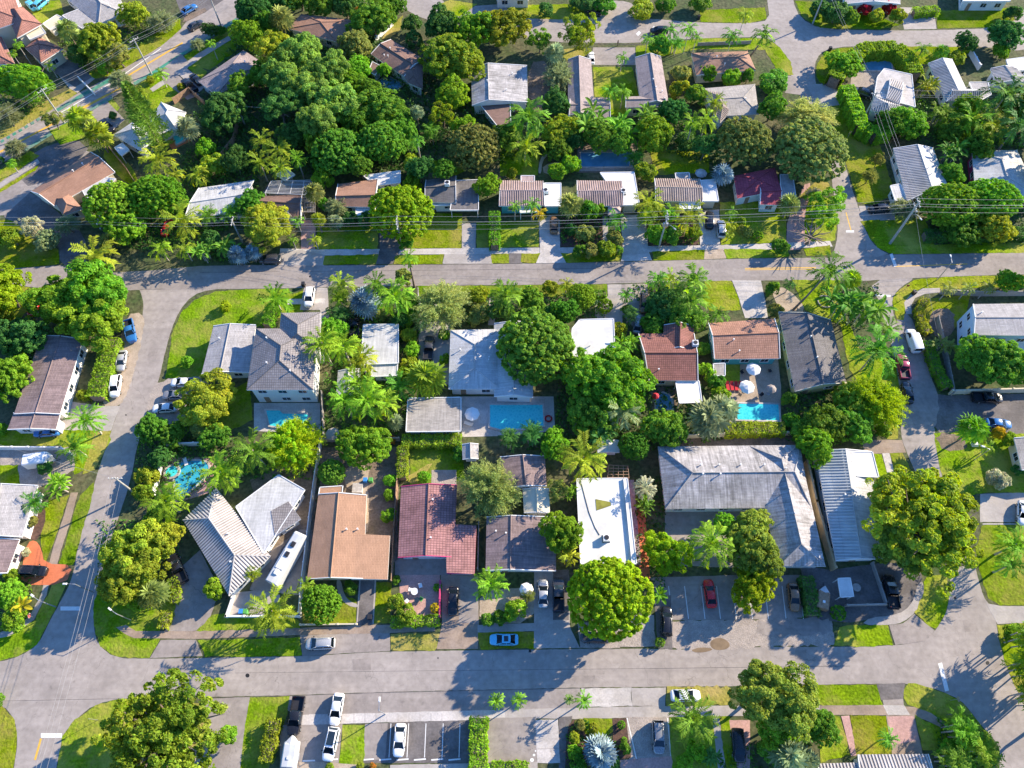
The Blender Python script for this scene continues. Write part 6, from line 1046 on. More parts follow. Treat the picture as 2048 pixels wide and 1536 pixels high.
for a in ((556,4,34,'dark tree at the top edge above the shaded brown house, first','dark'),(598,-4,34,'dark tree at the top edge above the shaded brown house, second','mid'),(645,8,32,'tree at the top edge between the shaded brown house and the orange flowers','mid'),(530,48,26,'green tree left of the fan palm near the top edge','mid'),(2030,212,34,'dark green tree at the right edge above the magenta trimmed house','mid'),(1960,292,30,'green tree behind the magenta trimmed house','mid'),(1935,212,26,'green tree below the angled grey white house','bright'),(1545,215,30,'green tree between the beige hip roof and the right crossroad','mid'),(1010,275,30,'dark green tree below the weathered grey house','mid'),(1200,275,34,'dark green tree above the shaded blue pool','mid'),(1240,285,28,'green tree above the right end of the shaded blue pool','mid'),(840,335,26,'dark tree behind the dark grey gabled house','dark'),(890,340,22,'dark green bush tree behind the dark grey gabled house','mid'),(470,320,28,'dark tree behind the pale grey low house','dark'),(590,270,32,'dark tree west of the rounded mid green tree','dark'),(720,330,26,'green tree behind the terracotta shingled house','mid'),(1410,290,24,'small dark tree left of the grey green dome tree','dark'),(700,170,34,'green tree on the far eastern flank of the dense grove','bright'),(740,185,30,'leafy tree between the grove and the brown house pool','mid'),(480,170,26,'green tree between the taupe roofed house and the grove','mid'),(525,150,30,'green tree right of the taupe roofed house','mid')): T('broad',*a,h=7)
# west block
T('coconut',552,600,34,'feathery palm on the curved corner lawn edge','bright',h=4); hedge('clipped hedge between the corner lawn and the two storey house',[(548,612),(532,650)],2,2.2,'bright'); T('shrub',450,613,12,'little yellow shrub on the curved corner lawn','lime'); T('shrub',375,725,14,'small green shrub on the curved corner lawn','bright')
T('lobed',412,800,58,'yellow green tree beside the small white grey house','yellow',h=7); T('shrub',405,855,24,'dry brownish bush below the yellow green tree','olive'); T('broad',305,858,32,'dark tree at the side road below the parked coupe','mid',h=5); T('broad',345,870,28,'dark green bush left of the left garden palms','mid',h=4)
hedge('long thick clipped hedge beside the white parked cars',[(224,680),(208,740),(192,795)],3.2,2.4,'bright')
T('coconut',172,840,34,'windswept coconut palm beside the purple grey building drive','bright',h=6); T('coconut',150,895,30,'dark palm above the storage yard wall','mid',h=4); T('bananas',120,965,32,'broad leaved clump beside the pale sidewalk','bright',h=3); T('coconut',68,1005,24,'small palm against the pale grey two part building','mid',h=3); T('shrub',90,935,16,'low bush in the storage yard','dark'); T('shrub',62,1045,14,'shrub in the mulch bed below the small palm','olive'); T('shrub',170,790,14,'yellow bush beside the long thick hedge','yellow'); T('shrub',5,860,14,'bright bush at the left edge below the purple grey roof','bright',h=2)
T('broad',20,1190,34,'broad leafy bushes at the left edge by the orange driveway','bright',h=4); T('banana',45,1210,24,'golden banana plant at the left edge corner','gold',h=2.5); T('shrub',30,1240,26,'yellow green bush at the left corner sidewalk','bright'); T('shrub',25,1150,16,'palm like bush beside the parked black and white suv','bright'); T('shrub',52,1105,9,'small white flowering bush on the orange driveway','pale')
T('coconut',332,1002,42,'yellow coconut palm beside the curved blue pool','bright',h=6); T('coconut',442,945,42,'coconut palm right of the curved blue pool','bright',h=6); T('shrub',295,955,24,'yellow and red bush on the side road edge, upper','yellow',h=3); T('shrub',288,985,20,'orange tinged bush on the side road edge, middle','yellow',h=3); T('shrub',310,1035,22,'green bush on the side road edge, lower','mid',h=3); T('broad',430,872,30,'dark bush tree above the left garden pool','mid',h=4); T('broad',320,915,22,'dark tree left of the garden pool by the utility pole','dark',h=4); T('areca',470,945,26,'dark palm clump above the zebra roof','mid',h=3)
T('coconut',508,902,42,'large dark coconut palm left of the golden green crown','mid',h=7); T('fine',588,888,62,'golden yellow green crown below the white pool deck','lime',h=8); crown('broad',586,890,46,'lime',h=7); T('lobed',275,1105,62,'big yellow green tree spreading over the side road','yellow',h=9); crown('lobed',262,1150,60,'yellow',h=8); T('broad',330,1080,34,'yellow green tree against the zebra roof edge','yellow',h=7); T('fan',305,1188,34,'fan palm under the big yellow green tree','olive',h=3); T('shrub',275,1205,20,'green bush at the foot of the fan palm','bright')
hedge('yellow curved hedge beside the dark driveway',[(345,1158),(353,1180),(348,1205)],1.3,1.2,'yellow'); hedge('small yellow hedge clump on the corner lawn',[(334,1225),(325,1255)],1.6,1.4,'yellow')
T('shrub',430,1178,22,'bright round bush against the zebra roof','bright',h=4); T('coconut',545,1222,46,'yellow coconut palm over the lower sidewalk','yellow',h=6); T('fine',500,1145,20,'yellow green small tree at the zebra roof corner','yellow',h=4); T('dome',642,1208,39,'round bright green tree on the small walled lawn','bright',h=6); T('shrub',700,1176,15,'bush beside the curved footpath of the orange house','mid'); T('small',612,1172,20,'yellow palm beside the round bright tree','yellow',h=4)
# middle rows
T('dome',664,945,27,'dark round bush tree above the orange roofed house','mid',h=4.5); T('broad',726,892,50,'rounded green tree in the dirt yard above the orange roof','bright',h=7); hedge('long hedge below the flat pool house roof',[(806,882),(922,880)],2.2,1.8,'yellow'); hedge('vertical hedge left of the shaded square lawn',[(806,895),(804,955)],1.8,2,'yellow')
for a in ((780,962,14,'shrub in the strip between two yards, first','bright'),(778,990,12,'shrub in the strip between two yards, second','bright'),(776,1030,16,'shrub in the strip between two yards, third','bright'),(848,955,14,'round bush at the gravel patch beside the pink roof','bright'),(918,912,14,'bush left of the blue grey shed','mid'),(915,900,10,'dark bush behind the shed corner','dark')): T('shrub',*a)
T('fine',980,975,64,'feathery yellow green tree left of the mauve brown roof','feather',h=9.5); T('royal',645,688,38,'tall royal palm between the two storey house and narrow white roof','bright',h=8); T('royal',688,695,34,'royal palm left of the narrow white roof','bright',h=8); T('broad',665,665,32,'bright green tree behind the royal palms','bright',h=6); T('royal',722,718,34,'royal palm in front of the narrow white roof','yellow',h=7); T('royal',735,798,42,'royal palm in the palm court, middle','bright',h=7); T('royal',690,800,36,'royal palm in the palm court, left','bright',h=7); T('royal',770,806,30,'royal palm in the palm court, right','yellow',h=6); T('royal',715,765,32,'royal palm in the palm court, uppermost','bright',h=7); T('fan',852,758,42,'yellow fan palm above the flat pool house','yellow',h=5); T('coconut',800,772,30,'dark palm left of the yellow fan palm','mid',h=5)
for i,(x,y) in enumerate(((822,640),(818,672),(824,700),(818,728),(810,750))): T('shrub',x,y,17,['topmost','second','third','fourth','lowest'][i]+' shrub in the column left of the white court','yellow' if i%2 else 'bright',h=3)
T('shrub',888,670,13,'upper bush in the diamond bed beside the big pale roof','bright'); T('shrub',888,718,12,'lower bush in the diamond bed beside the big pale roof','bright'); T('broad',800,640,16,'dark tree in the passage beside the narrow white roof','dark',h=4); T('shrub',785,880,9,'pink flowering bush beside the long hedge','orange'); T('fan',790,845,18,'pale palm beside the flat pool house','grey',h=3)
T('coconut',1168,916,48,'big sunlit coconut palm above the long white roof','yellow',h=8); T('broad',1108,888,32,'bright tree left of the big sunlit coconut palm','bright',h=6); T('areca',1065,872,32,'dark palm clump below the turquoise pool','dark',h=3); T('areca',1020,880,26,'dark palm clump left below the turquoise pool','dark',h=3);
T('airy',1118,980,26,'olive loose tree beside the long white roof','olive',h=5); T('bananas',1142,985,18,'banana plant against the long white roof','bright',h=3); T('broad',1122,1062,42,'bright tree leaning over the long white roof','bright',h=8); T('small',1136,1110,24,'yellow green palm left of the long white roof','yellow',h=4)
T('broad',1330,858,44,'blue green tree right of the small arched pool','mid',h=7); T('dome',1268,892,30,'dark dense tree between the pool garden and apartments','mid',h=6); T('coconut',1244,824,38,'silvery palm beside the small arched pool','grey',h=6); T('bananas',1205,862,34,'dark arching plants below the big loose tree','dark',h=4); T('coconut',1290,975,24,'dead brown pink palm crown beside the long white roof','pale',h=5); T('bananas',1290,1010,24,'dark banana plants beside the long white roof','mid',h=2.5)
T('fan',1415,838,42,'grey green fan palm pair, left','grey',h=5); T('fan',1444,820,34,'grey green fan palm pair, right','grey',h=5); hedge('feathery hedge of palms below the lower right pool',[(1450,860),(1500,858),(1565,858)],2.4,2,'yellow'); T('shrub',1600,862,24,'green bush at the end of the feathery palm hedge','mid')
T('lobed',1335,1108,44,'golden green tree in front of the apartment block','lime',h=6); T('coconut',1422,1088,46,'coconut palm standing in the apartment courtyard','bright',h=7); T('broad',1500,1070,50,'large green tree in the apartment courtyard, upper','fresh',h=8); T('broad',1515,1120,50,'large green tree in the apartment courtyard, middle','fresh',h=7); T('broad',1508,1175,46,'yellow green tree over the apartment car park','lime',h=6); T('broad',1450,1050,24,'small bright tree left of the courtyard trees','bright',h=5)
T('dome',1220,1196,83,'huge glossy yellow green dome tree above the lower road','lime',h=12); T('banana',1318,1190,22,'banana plant right of the huge glossy dome tree','bright',h=3); T('coconut',982,1168,34,'palm left of the silver sedan','bright',h=5); T('shrub',1032,1222,24,'green bush above the pale blue car','bright'); T('shrub',1000,1235,16,'low bush left of the green bush above the pale blue car','mid'); T('shrub',975,1240,14,'lowest left bush on the sandy patio','mid'); T('fine',1055,1190,16,'small pale tree beside the silver sedan','olive',h=3)
T('shrub',792,1205,18,'yellow bush along the paver patio, upper','yellow'); T('shrub',812,1228,20,'yellow bush along the paver patio, lower','yellow'); hedge('low hedge in front of the paver patio with chairs',[(785,1244),(878,1240)],1.6,1.3,'bright'); T('round',870,1216,10,'golden ball bush beside the pink wall','gold'); T('shrub',792,1160,10,'small shrub at the upper left of the paver patio','mid'); T('shrub',875,1175,9,'thin shrub against the pink wall','mid')
# bottom
T('open',335,1462,122,'giant spreading oak in the lower left corner','yellow',h=12); crown('open',325,1475,100,'fresh',h=9); T('shrub',458,1470,18,'small tree beside the grey drive right of the giant oak','bright',h=4); T('shrub',-8,1400,16,'bush cut by the left edge at the lower corner','mid')
hedge('upright hedge between the black pickup and the lawn',[(549,1440),(540,1480),(532,1522)],2.0,1.6,'yellow'); hedge('tall block hedge right of the parking bays',[(958,1436),(957,1480),(957,1545)],2.6,2.4,'bright')
T('small',992,1402,18,'left one of two roadside palms above the block hedge','bright',h=4); T('small',1037,1400,17,'right one of two roadside palms above the block hedge','bright',h=4); T('small',1138,1398,11,'smaller palm beside the bright apron','mid',h=3); T('small',1168,1401,19,'larger palm beside the bright apron','bright',h=4)
T('silver',1200,1506,36,'large silver blue fan palm in the lower middle garden',h=2.5); T('round',1188,1456,10,'round yellow bush on the small green lawn','yellow'); T('round',1243,1450,8,'round little bush in the mulch strip, upper','bright'); T('round',1248,1480,6,'tiny bush in the mulch strip, middle','bright'); T('shrub',1250,1498,12,'bush in the mulch strip, lower','mid'); T('shrub',1148,1475,12,'yellow shrub at the left of the silver blue palm, upper','yellow'); T('shrub',1150,1505,16,'shrub at the left of the silver blue palm, lower','bright'); T('shrub',1155,1530,20,'shrub at the bottom edge left of the silver blue palm','mid'); T('shrub',1160,1450,12,'pale shrub above the silver blue palm','olive'); T('shrub',1225,1525,14,'dark shrub at the bottom edge right of the silver blue palm','dark')
T('coconut',1386,1437,46,'coconut palm beside the parked white sedan at the bottom','mid',h=6); T('shrub',1392,1500,22,'bright bush on the lower front lawn','bright'); T('shrub',1370,1525,18,'bush at the bottom edge of the lower front lawn','bright'); T('bananas',1420,1510,24,'dark leaved plant at the bottom beside the footpath','dark',h=2)
T('lobed',1530,1385,62,'tall yellow green tree with two crowns beside the lower road','fresh',h=10); crown('lobed',1580,1400,60,'fresh',h=11); T('broad',1560,1450,46,'green lower crown below the tall yellow green tree','bright',h=7); T('broad',1638,1455,38,'dark green tree right of the tall yellow green tree','mid',h=6); T('fan',1575,1508,40,'grey green fan palms at the bottom edge, left','grey',h=4); T('fan',1610,1525,30,'grey green fan palms at the bottom edge, right','grey',h=3); T('shrub',1540,1500,28,'dark bush over the parked dark car at the bottom','mid',h=3)
T('small',1776,1478,22,'small palm on the lower right lawn','mid',h=3); T('areca',1920,1460,42,'feathery palm clump at the lower right corner, upper','bright',h=4); T('areca',1960,1500,42,'feathery palm clump at the lower right corner, middle','bright',h=4); T('areca',1905,1520,36,'feathery palm clump at the lower right corner, lower','mid',h=4)
T('round',1676,1226,15,'round dark bush by the lower right yard wall','mid'); hedge('dark hedge between the apartment car park and the yard',[(1612,1155),(1620,1190),(1626,1230)],2.2,1.8,'dark');
hedge('row of low shrubs along the bottom edge below the pale drive',[(985,1534),(1055,1533)],1.4,1,'bright'); T('round',1320,1285,10,'small round bush at the road edge by the black suv','mid'); T('shrub',720,1532,8,'yellow shrub at the bottom edge in the sandy bed','yellow'); T('shrub',745,1534,8,'orange shrub at the bottom edge in the sandy bed','orange'); T('shrub',660,1534,9,'low shrub at the bottom edge beside the white suv','yellow')
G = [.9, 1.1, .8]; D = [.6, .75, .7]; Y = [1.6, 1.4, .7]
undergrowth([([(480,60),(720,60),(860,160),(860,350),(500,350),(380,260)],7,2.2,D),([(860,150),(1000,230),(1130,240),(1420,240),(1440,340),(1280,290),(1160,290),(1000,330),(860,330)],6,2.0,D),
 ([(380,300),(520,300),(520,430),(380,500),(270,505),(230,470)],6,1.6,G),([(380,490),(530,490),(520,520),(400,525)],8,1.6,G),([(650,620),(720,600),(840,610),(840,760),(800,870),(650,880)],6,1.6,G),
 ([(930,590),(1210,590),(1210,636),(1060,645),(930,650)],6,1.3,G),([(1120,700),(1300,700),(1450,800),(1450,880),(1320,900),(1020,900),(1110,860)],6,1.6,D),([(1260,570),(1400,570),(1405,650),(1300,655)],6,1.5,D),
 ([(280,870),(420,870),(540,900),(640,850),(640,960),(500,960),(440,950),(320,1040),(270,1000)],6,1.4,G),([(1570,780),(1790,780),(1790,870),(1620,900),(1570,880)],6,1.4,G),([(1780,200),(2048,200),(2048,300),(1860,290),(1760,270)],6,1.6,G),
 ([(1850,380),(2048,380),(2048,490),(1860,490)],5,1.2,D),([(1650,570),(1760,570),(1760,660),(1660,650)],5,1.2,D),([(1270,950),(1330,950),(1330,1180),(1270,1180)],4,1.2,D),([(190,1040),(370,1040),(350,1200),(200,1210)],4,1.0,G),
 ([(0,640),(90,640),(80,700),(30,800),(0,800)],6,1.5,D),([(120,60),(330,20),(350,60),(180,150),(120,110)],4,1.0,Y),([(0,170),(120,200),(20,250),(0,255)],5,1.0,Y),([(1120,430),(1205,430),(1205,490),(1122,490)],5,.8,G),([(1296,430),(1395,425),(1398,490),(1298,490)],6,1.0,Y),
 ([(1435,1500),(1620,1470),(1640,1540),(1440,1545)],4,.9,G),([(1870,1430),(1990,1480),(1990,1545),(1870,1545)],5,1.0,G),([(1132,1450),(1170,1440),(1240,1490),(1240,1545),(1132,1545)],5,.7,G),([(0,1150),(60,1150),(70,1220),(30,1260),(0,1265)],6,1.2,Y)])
# ---------------- vehicles ----------------
def paint(name, c, metal=.0, rough=.25):
    m = bpy.data.materials.new(name); m.use_nodes = True; b = m.node_tree.nodes['Principled BSDF']; b.inputs['Base Color'].default_value = (*c, 1); b.inputs['Roughness'].default_value = rough
    b.inputs['Metallic'].default_value = metal; b.inputs['Coat Weight'].default_value = .4; b.inputs['Coat Roughness'].default_value = .08
    n = m.node_tree; tc = n.nodes.new('ShaderNodeTexCoord'); ns = n.nodes.new('ShaderNodeTexNoise'); ns.inputs['Scale'].default_value = 6; mr = n.nodes.new('ShaderNodeMapRange'); mr.inputs[3].default_value = rough*.7; mr.inputs[4].default_value = rough*1.5
    n.links.new(tc.outputs['Object'], ns.inputs['Vector']); n.links.new(ns.outputs['Fac'], mr.inputs[0]); n.links.new(mr.outputs[0], b.inputs['Roughness']); M[name] = m
for k, v in {'white': (.8, .8, .79), 'silver': (.5, .5, .5), 'black': (.015, .015, .018), 'charcoal': (.07, .07, .075), 'red': (.6, .015, .02), 'blue': (.03, .16, .42), 'light_blue': (.12, .5, .72), 'brown': (.25, .14, .07), 'maroon': (.38, .05, .1), 'grey': (.28, .28, .29), 'beige': (.5, .46, .38)}.items(): paint('paint_'+k, v, .3 if k in ('silver', 'grey', 'charcoal') else 0)
def loft(b, rings, mi=0, caps=True):
    for r0, r1 in zip(rings, rings[1:]):
        for k in range(len(r0)-1): b.face([r0[k], r0[k+1], r1[k+1], r1[k]][::-1], mi)
    if caps: b.face(rings[0], mi); b.face(rings[-1][::-1], mi)
def vehicle_mesh(kind):
    """returns list of (name, mesh, sub list); nose to +x"""
    out = []
    def fin(b, name, mats, smooth=False):
        o = b.build(name, mats, smooth=smooth); m = o.data; bpy.data.objects.remove(o); return m
    P_ = {'sedan': dict(L=4.7, W=1.82, hood=.98, tr=1.05, belt=.95, roof=1.45, cab=(-1.85, 1.3), top=(-1.0, .2)),
          'suv': dict(L=4.8, W=1.92, hood=1.12, tr=1.15, belt=1.12, roof=1.75, cab=(-2.28, 1.4), top=(-1.85, .4)),
          'pickup': dict(L=5.6, W=1.98, hood=1.2, tr=.75, belt=1.2, roof=1.85, cab=(-.75, 1.5), top=(-.5, .55)),
          'van': dict(L=5.4, W=2.0, hood=1.25, tr=1.3, belt=1.25, roof=2.2, cab=(-2.65, 1.75), top=(-2.6, .95))}[kind]
    L, W = P_['L'], P_['W']; x0, x1 = -L/2, L/2; b = MB(); rings = []
    st = [(x0, .6, .5), (x0+.06, .78, .8), (x0+.2, .9, .93), (x0+.55, .98, 1), (-.6, 1, 1), (.6, 1, 1), (x1-.95, .985, 1), (x1-.45, .92, .94), (x1-.18, .80, .86), (x1-.05, .66, .74), (x1, .5, .6)]
    for x, wf, hf in st:
        top = P_['tr'] if x < P_['cab'][0]+.05 else (P_['hood'] if x > P_['cab'][1]-.2 else P_['belt']); top = .3+(top-.3)*hf; w = W/2*wf
        lo = .26
        rings.append([(x, -w*.93, lo), (x, -w, lo+.22), (x, -w*.995, top*.72), (x, -w*.93, top-.03), (x, -w*.6, top+.02), (x, 0, top+.04), (x, w*.6, top+.02), (x, w*.93, top-.03), (x, w*.995, top*.72), (x, w, lo+.22), (x, w*.93, lo), (x, -w*.93, lo)])
    if kind == 'pickup':   # open bed: drop the skin between the side walls
        loft(b, rings[4:]); fx = P_['cab'][0]
        b2 = b
        z0, z1 = .35, 1.15
        b.box((x0+ (fx-x0)/2, 0, .55), (fx-x0, W*.96, .4), 0, 0); 
        for s in (-1, 1): b.box((x0+(fx-x0)/2, s*(W/2-.07), .95), (fx-x0, .13, .44), 0, 0)
        b.box((x0+.06, 0, .95), (.1, W*.94, .44), 0, 0); b.box((x0+(fx-x0)/2, 0, .765), (fx-x0-.2, W-.3, .03), 0, 1)
        b.box((x0-.05, 0, .5), (.14, W*.9, .2), 0, 1)
    else: loft(b, rings)
    out.append(('body', fin(b, 'body', ['paint_white', 'dark'], kind != 'pickup'), []))
    (c0, c1), (t0, t1), zb, zr = P_['cab'], P_['top'], P_['belt'], P_['roof']; wb, wt = W/2*.9, W/2*.70
    if kind == 'van': wt = W/2*.82
    B = [(c0, -wb, zb), (c1, -wb, zb), (c1, wb, zb), (c0, wb, zb)]; Tt = [(t0, -wt, zr-.05), (t1, -wt, zr-.05), (t1, wt, zr-.05), (t0, wt, zr-.05)]
    r = MB(); xs = [t0-.08, t0+.15, (t0+t1)/2, t1-.15, t1+.12]; zz = [zr-.09, zr-.01, zr+.03, zr, zr-.08]
    loft(r, [[(x, -wt-.06, z-.07), (x, -wt*.9, z), (x, 0, z+.03), (x, wt*.9, z), (x, wt+.06, z-.07)] for x, z in zip(xs, zz)], caps=False)
    for p, q in ((B[0], Tt[0]), (B[1], Tt[1]), (B[2], Tt[2]), (B[3], Tt[3])): r.tube([p, q], .06, 5)
    xm = (c0+c1)/2-.1; xt = (t0+t1)/2
    for s in (-1, 1): r.tube([(xm, s*wb*1.005, zb), (xt, s*(wt+.01), zr-.06)], .045, 5)
    if kind == 'van':
        for s in (-1, 1): r.face([(c0+.1, s*(wb+.03), zb), (c0+2.9, s*(wb+.03), zb), (c0+2.9, s*(wt+.05), zr-.05), (c0+.1, s*(wt+.05), zr-.05)])
    if kind in ('suv',):
        for s in (-1, 1): r.tube([(t0+.1, s*wt*.85, zr+.08), (t1-.1, s*wt*.85, zr+.08)], .03, 5)
    out.append(('roof', fin(r, 'roof', ['paint_white'], True), []))
    def pane(nm, pts): g = MB(); g.face(pts); g.face(pts[::-1]); out.append((nm, fin(g, nm, 'glass'), []))
    pane('windshield', [B[1], B[2], Tt[2], Tt[1]]); pane('rear_window', [B[3], B[0], Tt[0], Tt[3]]); pane('side_window', [B[0], B[1], Tt[1], Tt[0]]); pane('side_window', [B[2], B[3], Tt[3], Tt[2]])
    ty = MB(); ty.tube([(0, -.11, 0), (0, .11, 0)], .34, 16); tyre = fin(ty, 'wheel', 'rubber'); ri = MB(); ri.tube([(0, -.12, 0), (0, .12, 0)], .21, 10); rim = fin(ri, 'rim', 'metal')
    for x in (x1-.95, x0+1.0 if kind != 'pickup' else x0+1.2):
        for s in (-1, 1): out.append(('wheel', tyre, [('rim', rim)], (x, s*(W/2-.1), .34)))
    hl = MB(); hl.box((0, 0, 0), (.3, .38, .16)); hlm = fin(hl, 'headlight', 'lamp_clear'); tl = MB(); tl.box((0, 0, 0), (.12, .34, .2)); tlm = fin(tl, 'taillight', 'lamp_red'); mi = MB(); mi.box((0, 0, 0), (.14, .22, .16)); mim = fin(mi, 'mirror', 'dark')
    for s in (-1, 1): out += [('headlight', hlm, [], (x1-.3, s*(W/2-.4), .68)), ('taillight', tlm, [], (x0+.16, s*(W/2-.34), .76)), ('mirror', mim, [], (c1-.35, s*(W/2+.08), zb+.05))]
    return out
VK = {k: vehicle_mesh(k) for k in ('sedan', 'suv', 'pickup', 'van')}
def car(kind, cx, cy, nx, ny, col, label, name=None, cat=None, sc=1.0, grp='cars parked and driving in the streets'):
    a, d = P(cx, cy, .8), P(nx, ny, .8); rz = math.atan2(d.y-a.y, d.x-a.x)
    e = empty(name or {'sedan': 'sedan_car', 'suv': 'suv_car', 'pickup': 'pickup_truck', 'van': 'van'}[kind], (a.x, a.y, .1), label, cat or ('car' if kind in ('sedan', 'suv') else 'pickup truck' if kind == 'pickup' else 'van'), grp, rz); e.scale = (sc,)*3
    for it in VK[kind]:
        o = bpy.data.objects.new(it[0], it[1]); link(o, e)
        if len(it) > 3: o.location = it[3]
        if it[0] in ('body', 'roof'): o.material_slots[0].link = 'OBJECT'; o.material_slots[0].material = M['paint_'+col]
        for sn, sm in it[2]: link(bpy.data.objects.new(sn, sm), o)
    return e
def sunroof(e, L=1.9, x=-.75): b = MB(); b.box((x, 0, 1.83), (L, 1.1, .04)); b.build('sunroof', 'glass', e)
for a in (
 ('sedan',391,50,402,44,'charcoal','dark car driving up the diagonal road'), ('pickup',378,171,366,160,'black','black pickup in the drive of the taupe roofed house'), ('sedan',392,158,382,149,'black','black car beside the pickup at the taupe roofed house'),
 ('suv',215,253,224,262,'black','dark suv by the corner of the white pyramid roofed house'), ('sedan',62,10,54,2,'light_blue','pale blue car at the top left driveway, left of two'), ('suv',82,7,90,0,'light_blue','pale blue suv at the top left driveway, right of two'),
 ('sedan',378,18,392,10,'blue','dark blue car parked above the diagonal road'), ('sedan',335,455,340,444,'red','red car half hidden below the yellow coconut palm'), ('sedan',68,612,72,598,'red','red car under the huge tree at the left edge'),
 ('pickup',260,662,264,680,'blue','blue pickup parked at the gravel shoulder by the junction'), ('sedan',243,721,240,738,'silver','small silver car parked between the blue pickup and the white van'), ('suv',231,772,228,792,'white','long white car parked beside the thick clipped hedge'),
 ('sedan',366,765,352,765,'white','white car peeping out behind the yellow green tree'), ('sedan',350,790,336,790,'grey','grey car between the two white cars off the side road'), ('sedan',330,816,314,817,'white','white coupe nearest the side road on the gravel'),
 ('sedan',93,864,78,865,'blue','bright blue car under the edge of the purple grey roof'), ('suv',619,594,616,612,'white','white and black suv in the drive north of the two storey house'), ('pickup',709,650,709,630,'black','black pickup left of the narrow white roof'),
 ('pickup',858,696,860,676,'charcoal','black open bed utility truck on the white paved court'), ('suv',540,519,526,519,'charcoal','dark car parked on the kerb below the golden green tree'), ('sedan',1108,450,1108,434,'brown','dark brown car in the pale blue shaded drive'),
 ('suv',1419,440,1419,424,'black','black suv in the drive beside the silver and black car'), ('suv',1442,458,1441,442,'silver','silver and black suv by the topiary lawn'), ('suv',1289,607,1288,626,'brown','brown grey suv beside the dark tree mass'),
 ('sedan',1276,648,1278,634,'grey','grey car with blue windows half hidden by palms'), ('suv',1758,418,1740,419,'black','boxy black suv with pale roof at the crossroad corner'), ('van',1826,682,1820,664,'white','white van parked on the side lane'),
 ('pickup',1806,733,1802,714,'maroon','maroon and white pickup behind the white van'), ('pickup',1974,796,1992,797,'black','black pickup with lit headlamps on the dark side lane'), ('sedan',1997,847,2014,849,'blue','bright blue car beside the fan palm on the right'),
 ('suv',1318,62,1304,62,'black','black car driving on the top road'), ('sedan',1182,116,1181,104,'white','white car in the drive above the left courtyard wing'), ('suv',1725,185,1712,180,'charcoal','dark suv with grey roof behind the tall hedge'),
 ('pickup',355,1137,348,1120,'black','black pickup in the dark drive under the big yellow green tree'), ('suv',66,1142,84,1143,'black','black and white suv on the orange driveway'), ('suv',641,1287,618,1288,'silver','silver grey suv parked above the lower road'),
 ('sedan',1008,1279,988,1279,'light_blue','pale blue car in the tree shadow by the lower road'), ('sedan',906,1202,905,1220,'black','black sedan in the drive of the pink tiled house'), ('sedan',1086,1187,1086,1168,'silver','silver sedan in the concrete drive left of the dark pickup'),
 ('pickup',1117,1189,1117,1168,'charcoal','dark pickup with a grey bed cover beside the silver sedan'), ('sedan',1420,1187,1417,1168,'red','bright red car in the apartment car park'), ('sedan',1588,1194,1590,1212,'brown','gold brown car in the shaded end bay of the car park'),
 ('pickup',1782,1183,1778,1162,'black','black pickup beside the yard at the right hand corner'), ('suv',1333,1243,1333,1224,'black','black suv at the left end of the apartment car park'), ('sedan',1190,1275,1170,1274,'charcoal','dark car hidden beneath the huge glossy dome tree'),
 ('pickup',592,1432,588,1455,'black','black pickup on the parking apron at the bottom'), ('sedan',673,1418,669,1440,'white','white sedan across the bottom sidewalk'), ('suv',662,1488,657,1510,'white','silver white suv with dark sunroof parked nose down at the bottom'),
 ('sedan',799,1480,797,1502,'white','white sedan alone in the striped parking bays'), ('sedan',1371,1391,1390,1391,'white','white sedan parked on the dry verge by the lower road'), ('suv',1317,1474,1318,1498,'grey','grey suv with roof rack on the gravel drive at the bottom'),
 ('suv',1477,1490,1479,1512,'black','black car under the tall yellow green tree at the bottom'), ('sedan',2046,1026,2046,1044,'white','white car cut off by the right edge on the grey drive'), ('sedan',1815,785,1812,770,'black','small black car standing in for the ATV beside the lime yellow bushy tree'),  # the small black car stands in for an ATV
 ('sedan',1188,20,1200,24,'black','dark car parked on the sandy verge across the top road')):
    e = car(*a)
    if 'sunroof' in a[6]: sunroof(e)
    if a[0] == 'sedan' and 'pale blue car in the tree' in a[6]: b = MB(); b.box((-.35, 0, 1.52), (.7, .85, .04)); b.build('sunroof', 'glass', e)
# motorhome, box trailers
def boxvan(name, label, cat, cx, cy, nx, ny, L, W, Hh, m, extra):
    a, d = P(cx, cy, Hh), P(nx, ny, Hh); e = empty(name, (a.x, a.y, .1), label, cat, None, math.atan2(d.y-a.y, d.x-a.x)); b = MB()
    def ring(x, w, z0, z1): return [(x, -w/2, z0), (x, -w/2, z1-.18), (x, -w/2+.2, z1), (x, 0, z1+.05), (x, w/2-.2, z1), (x, w/2, z1-.18), (x, w/2, z0), (x, -w/2, z0)]
    loft(b, [ring(-L/2, W, .5, Hh-.05), ring(-L/2+.1, W, .45, Hh), ring(L/2-.5, W, .45, Hh), ring(L/2-.1, W*.97, .45, Hh-.25), ring(L/2, W*.93, .5, Hh-.8)]); b.build('body', m, e)
    for x in ((-L*.18, -L*.28) if L > 6 else (-.3,)):
        for s in (-1, 1): w = MB(); w.tube([(x, s*(W/2-.2)-.1, .38), (x, s*(W/2-.2)+.1, .38)], .36, 14); w.build('wheel', 'rubber', e)
    extra(e, L, W, Hh); return e
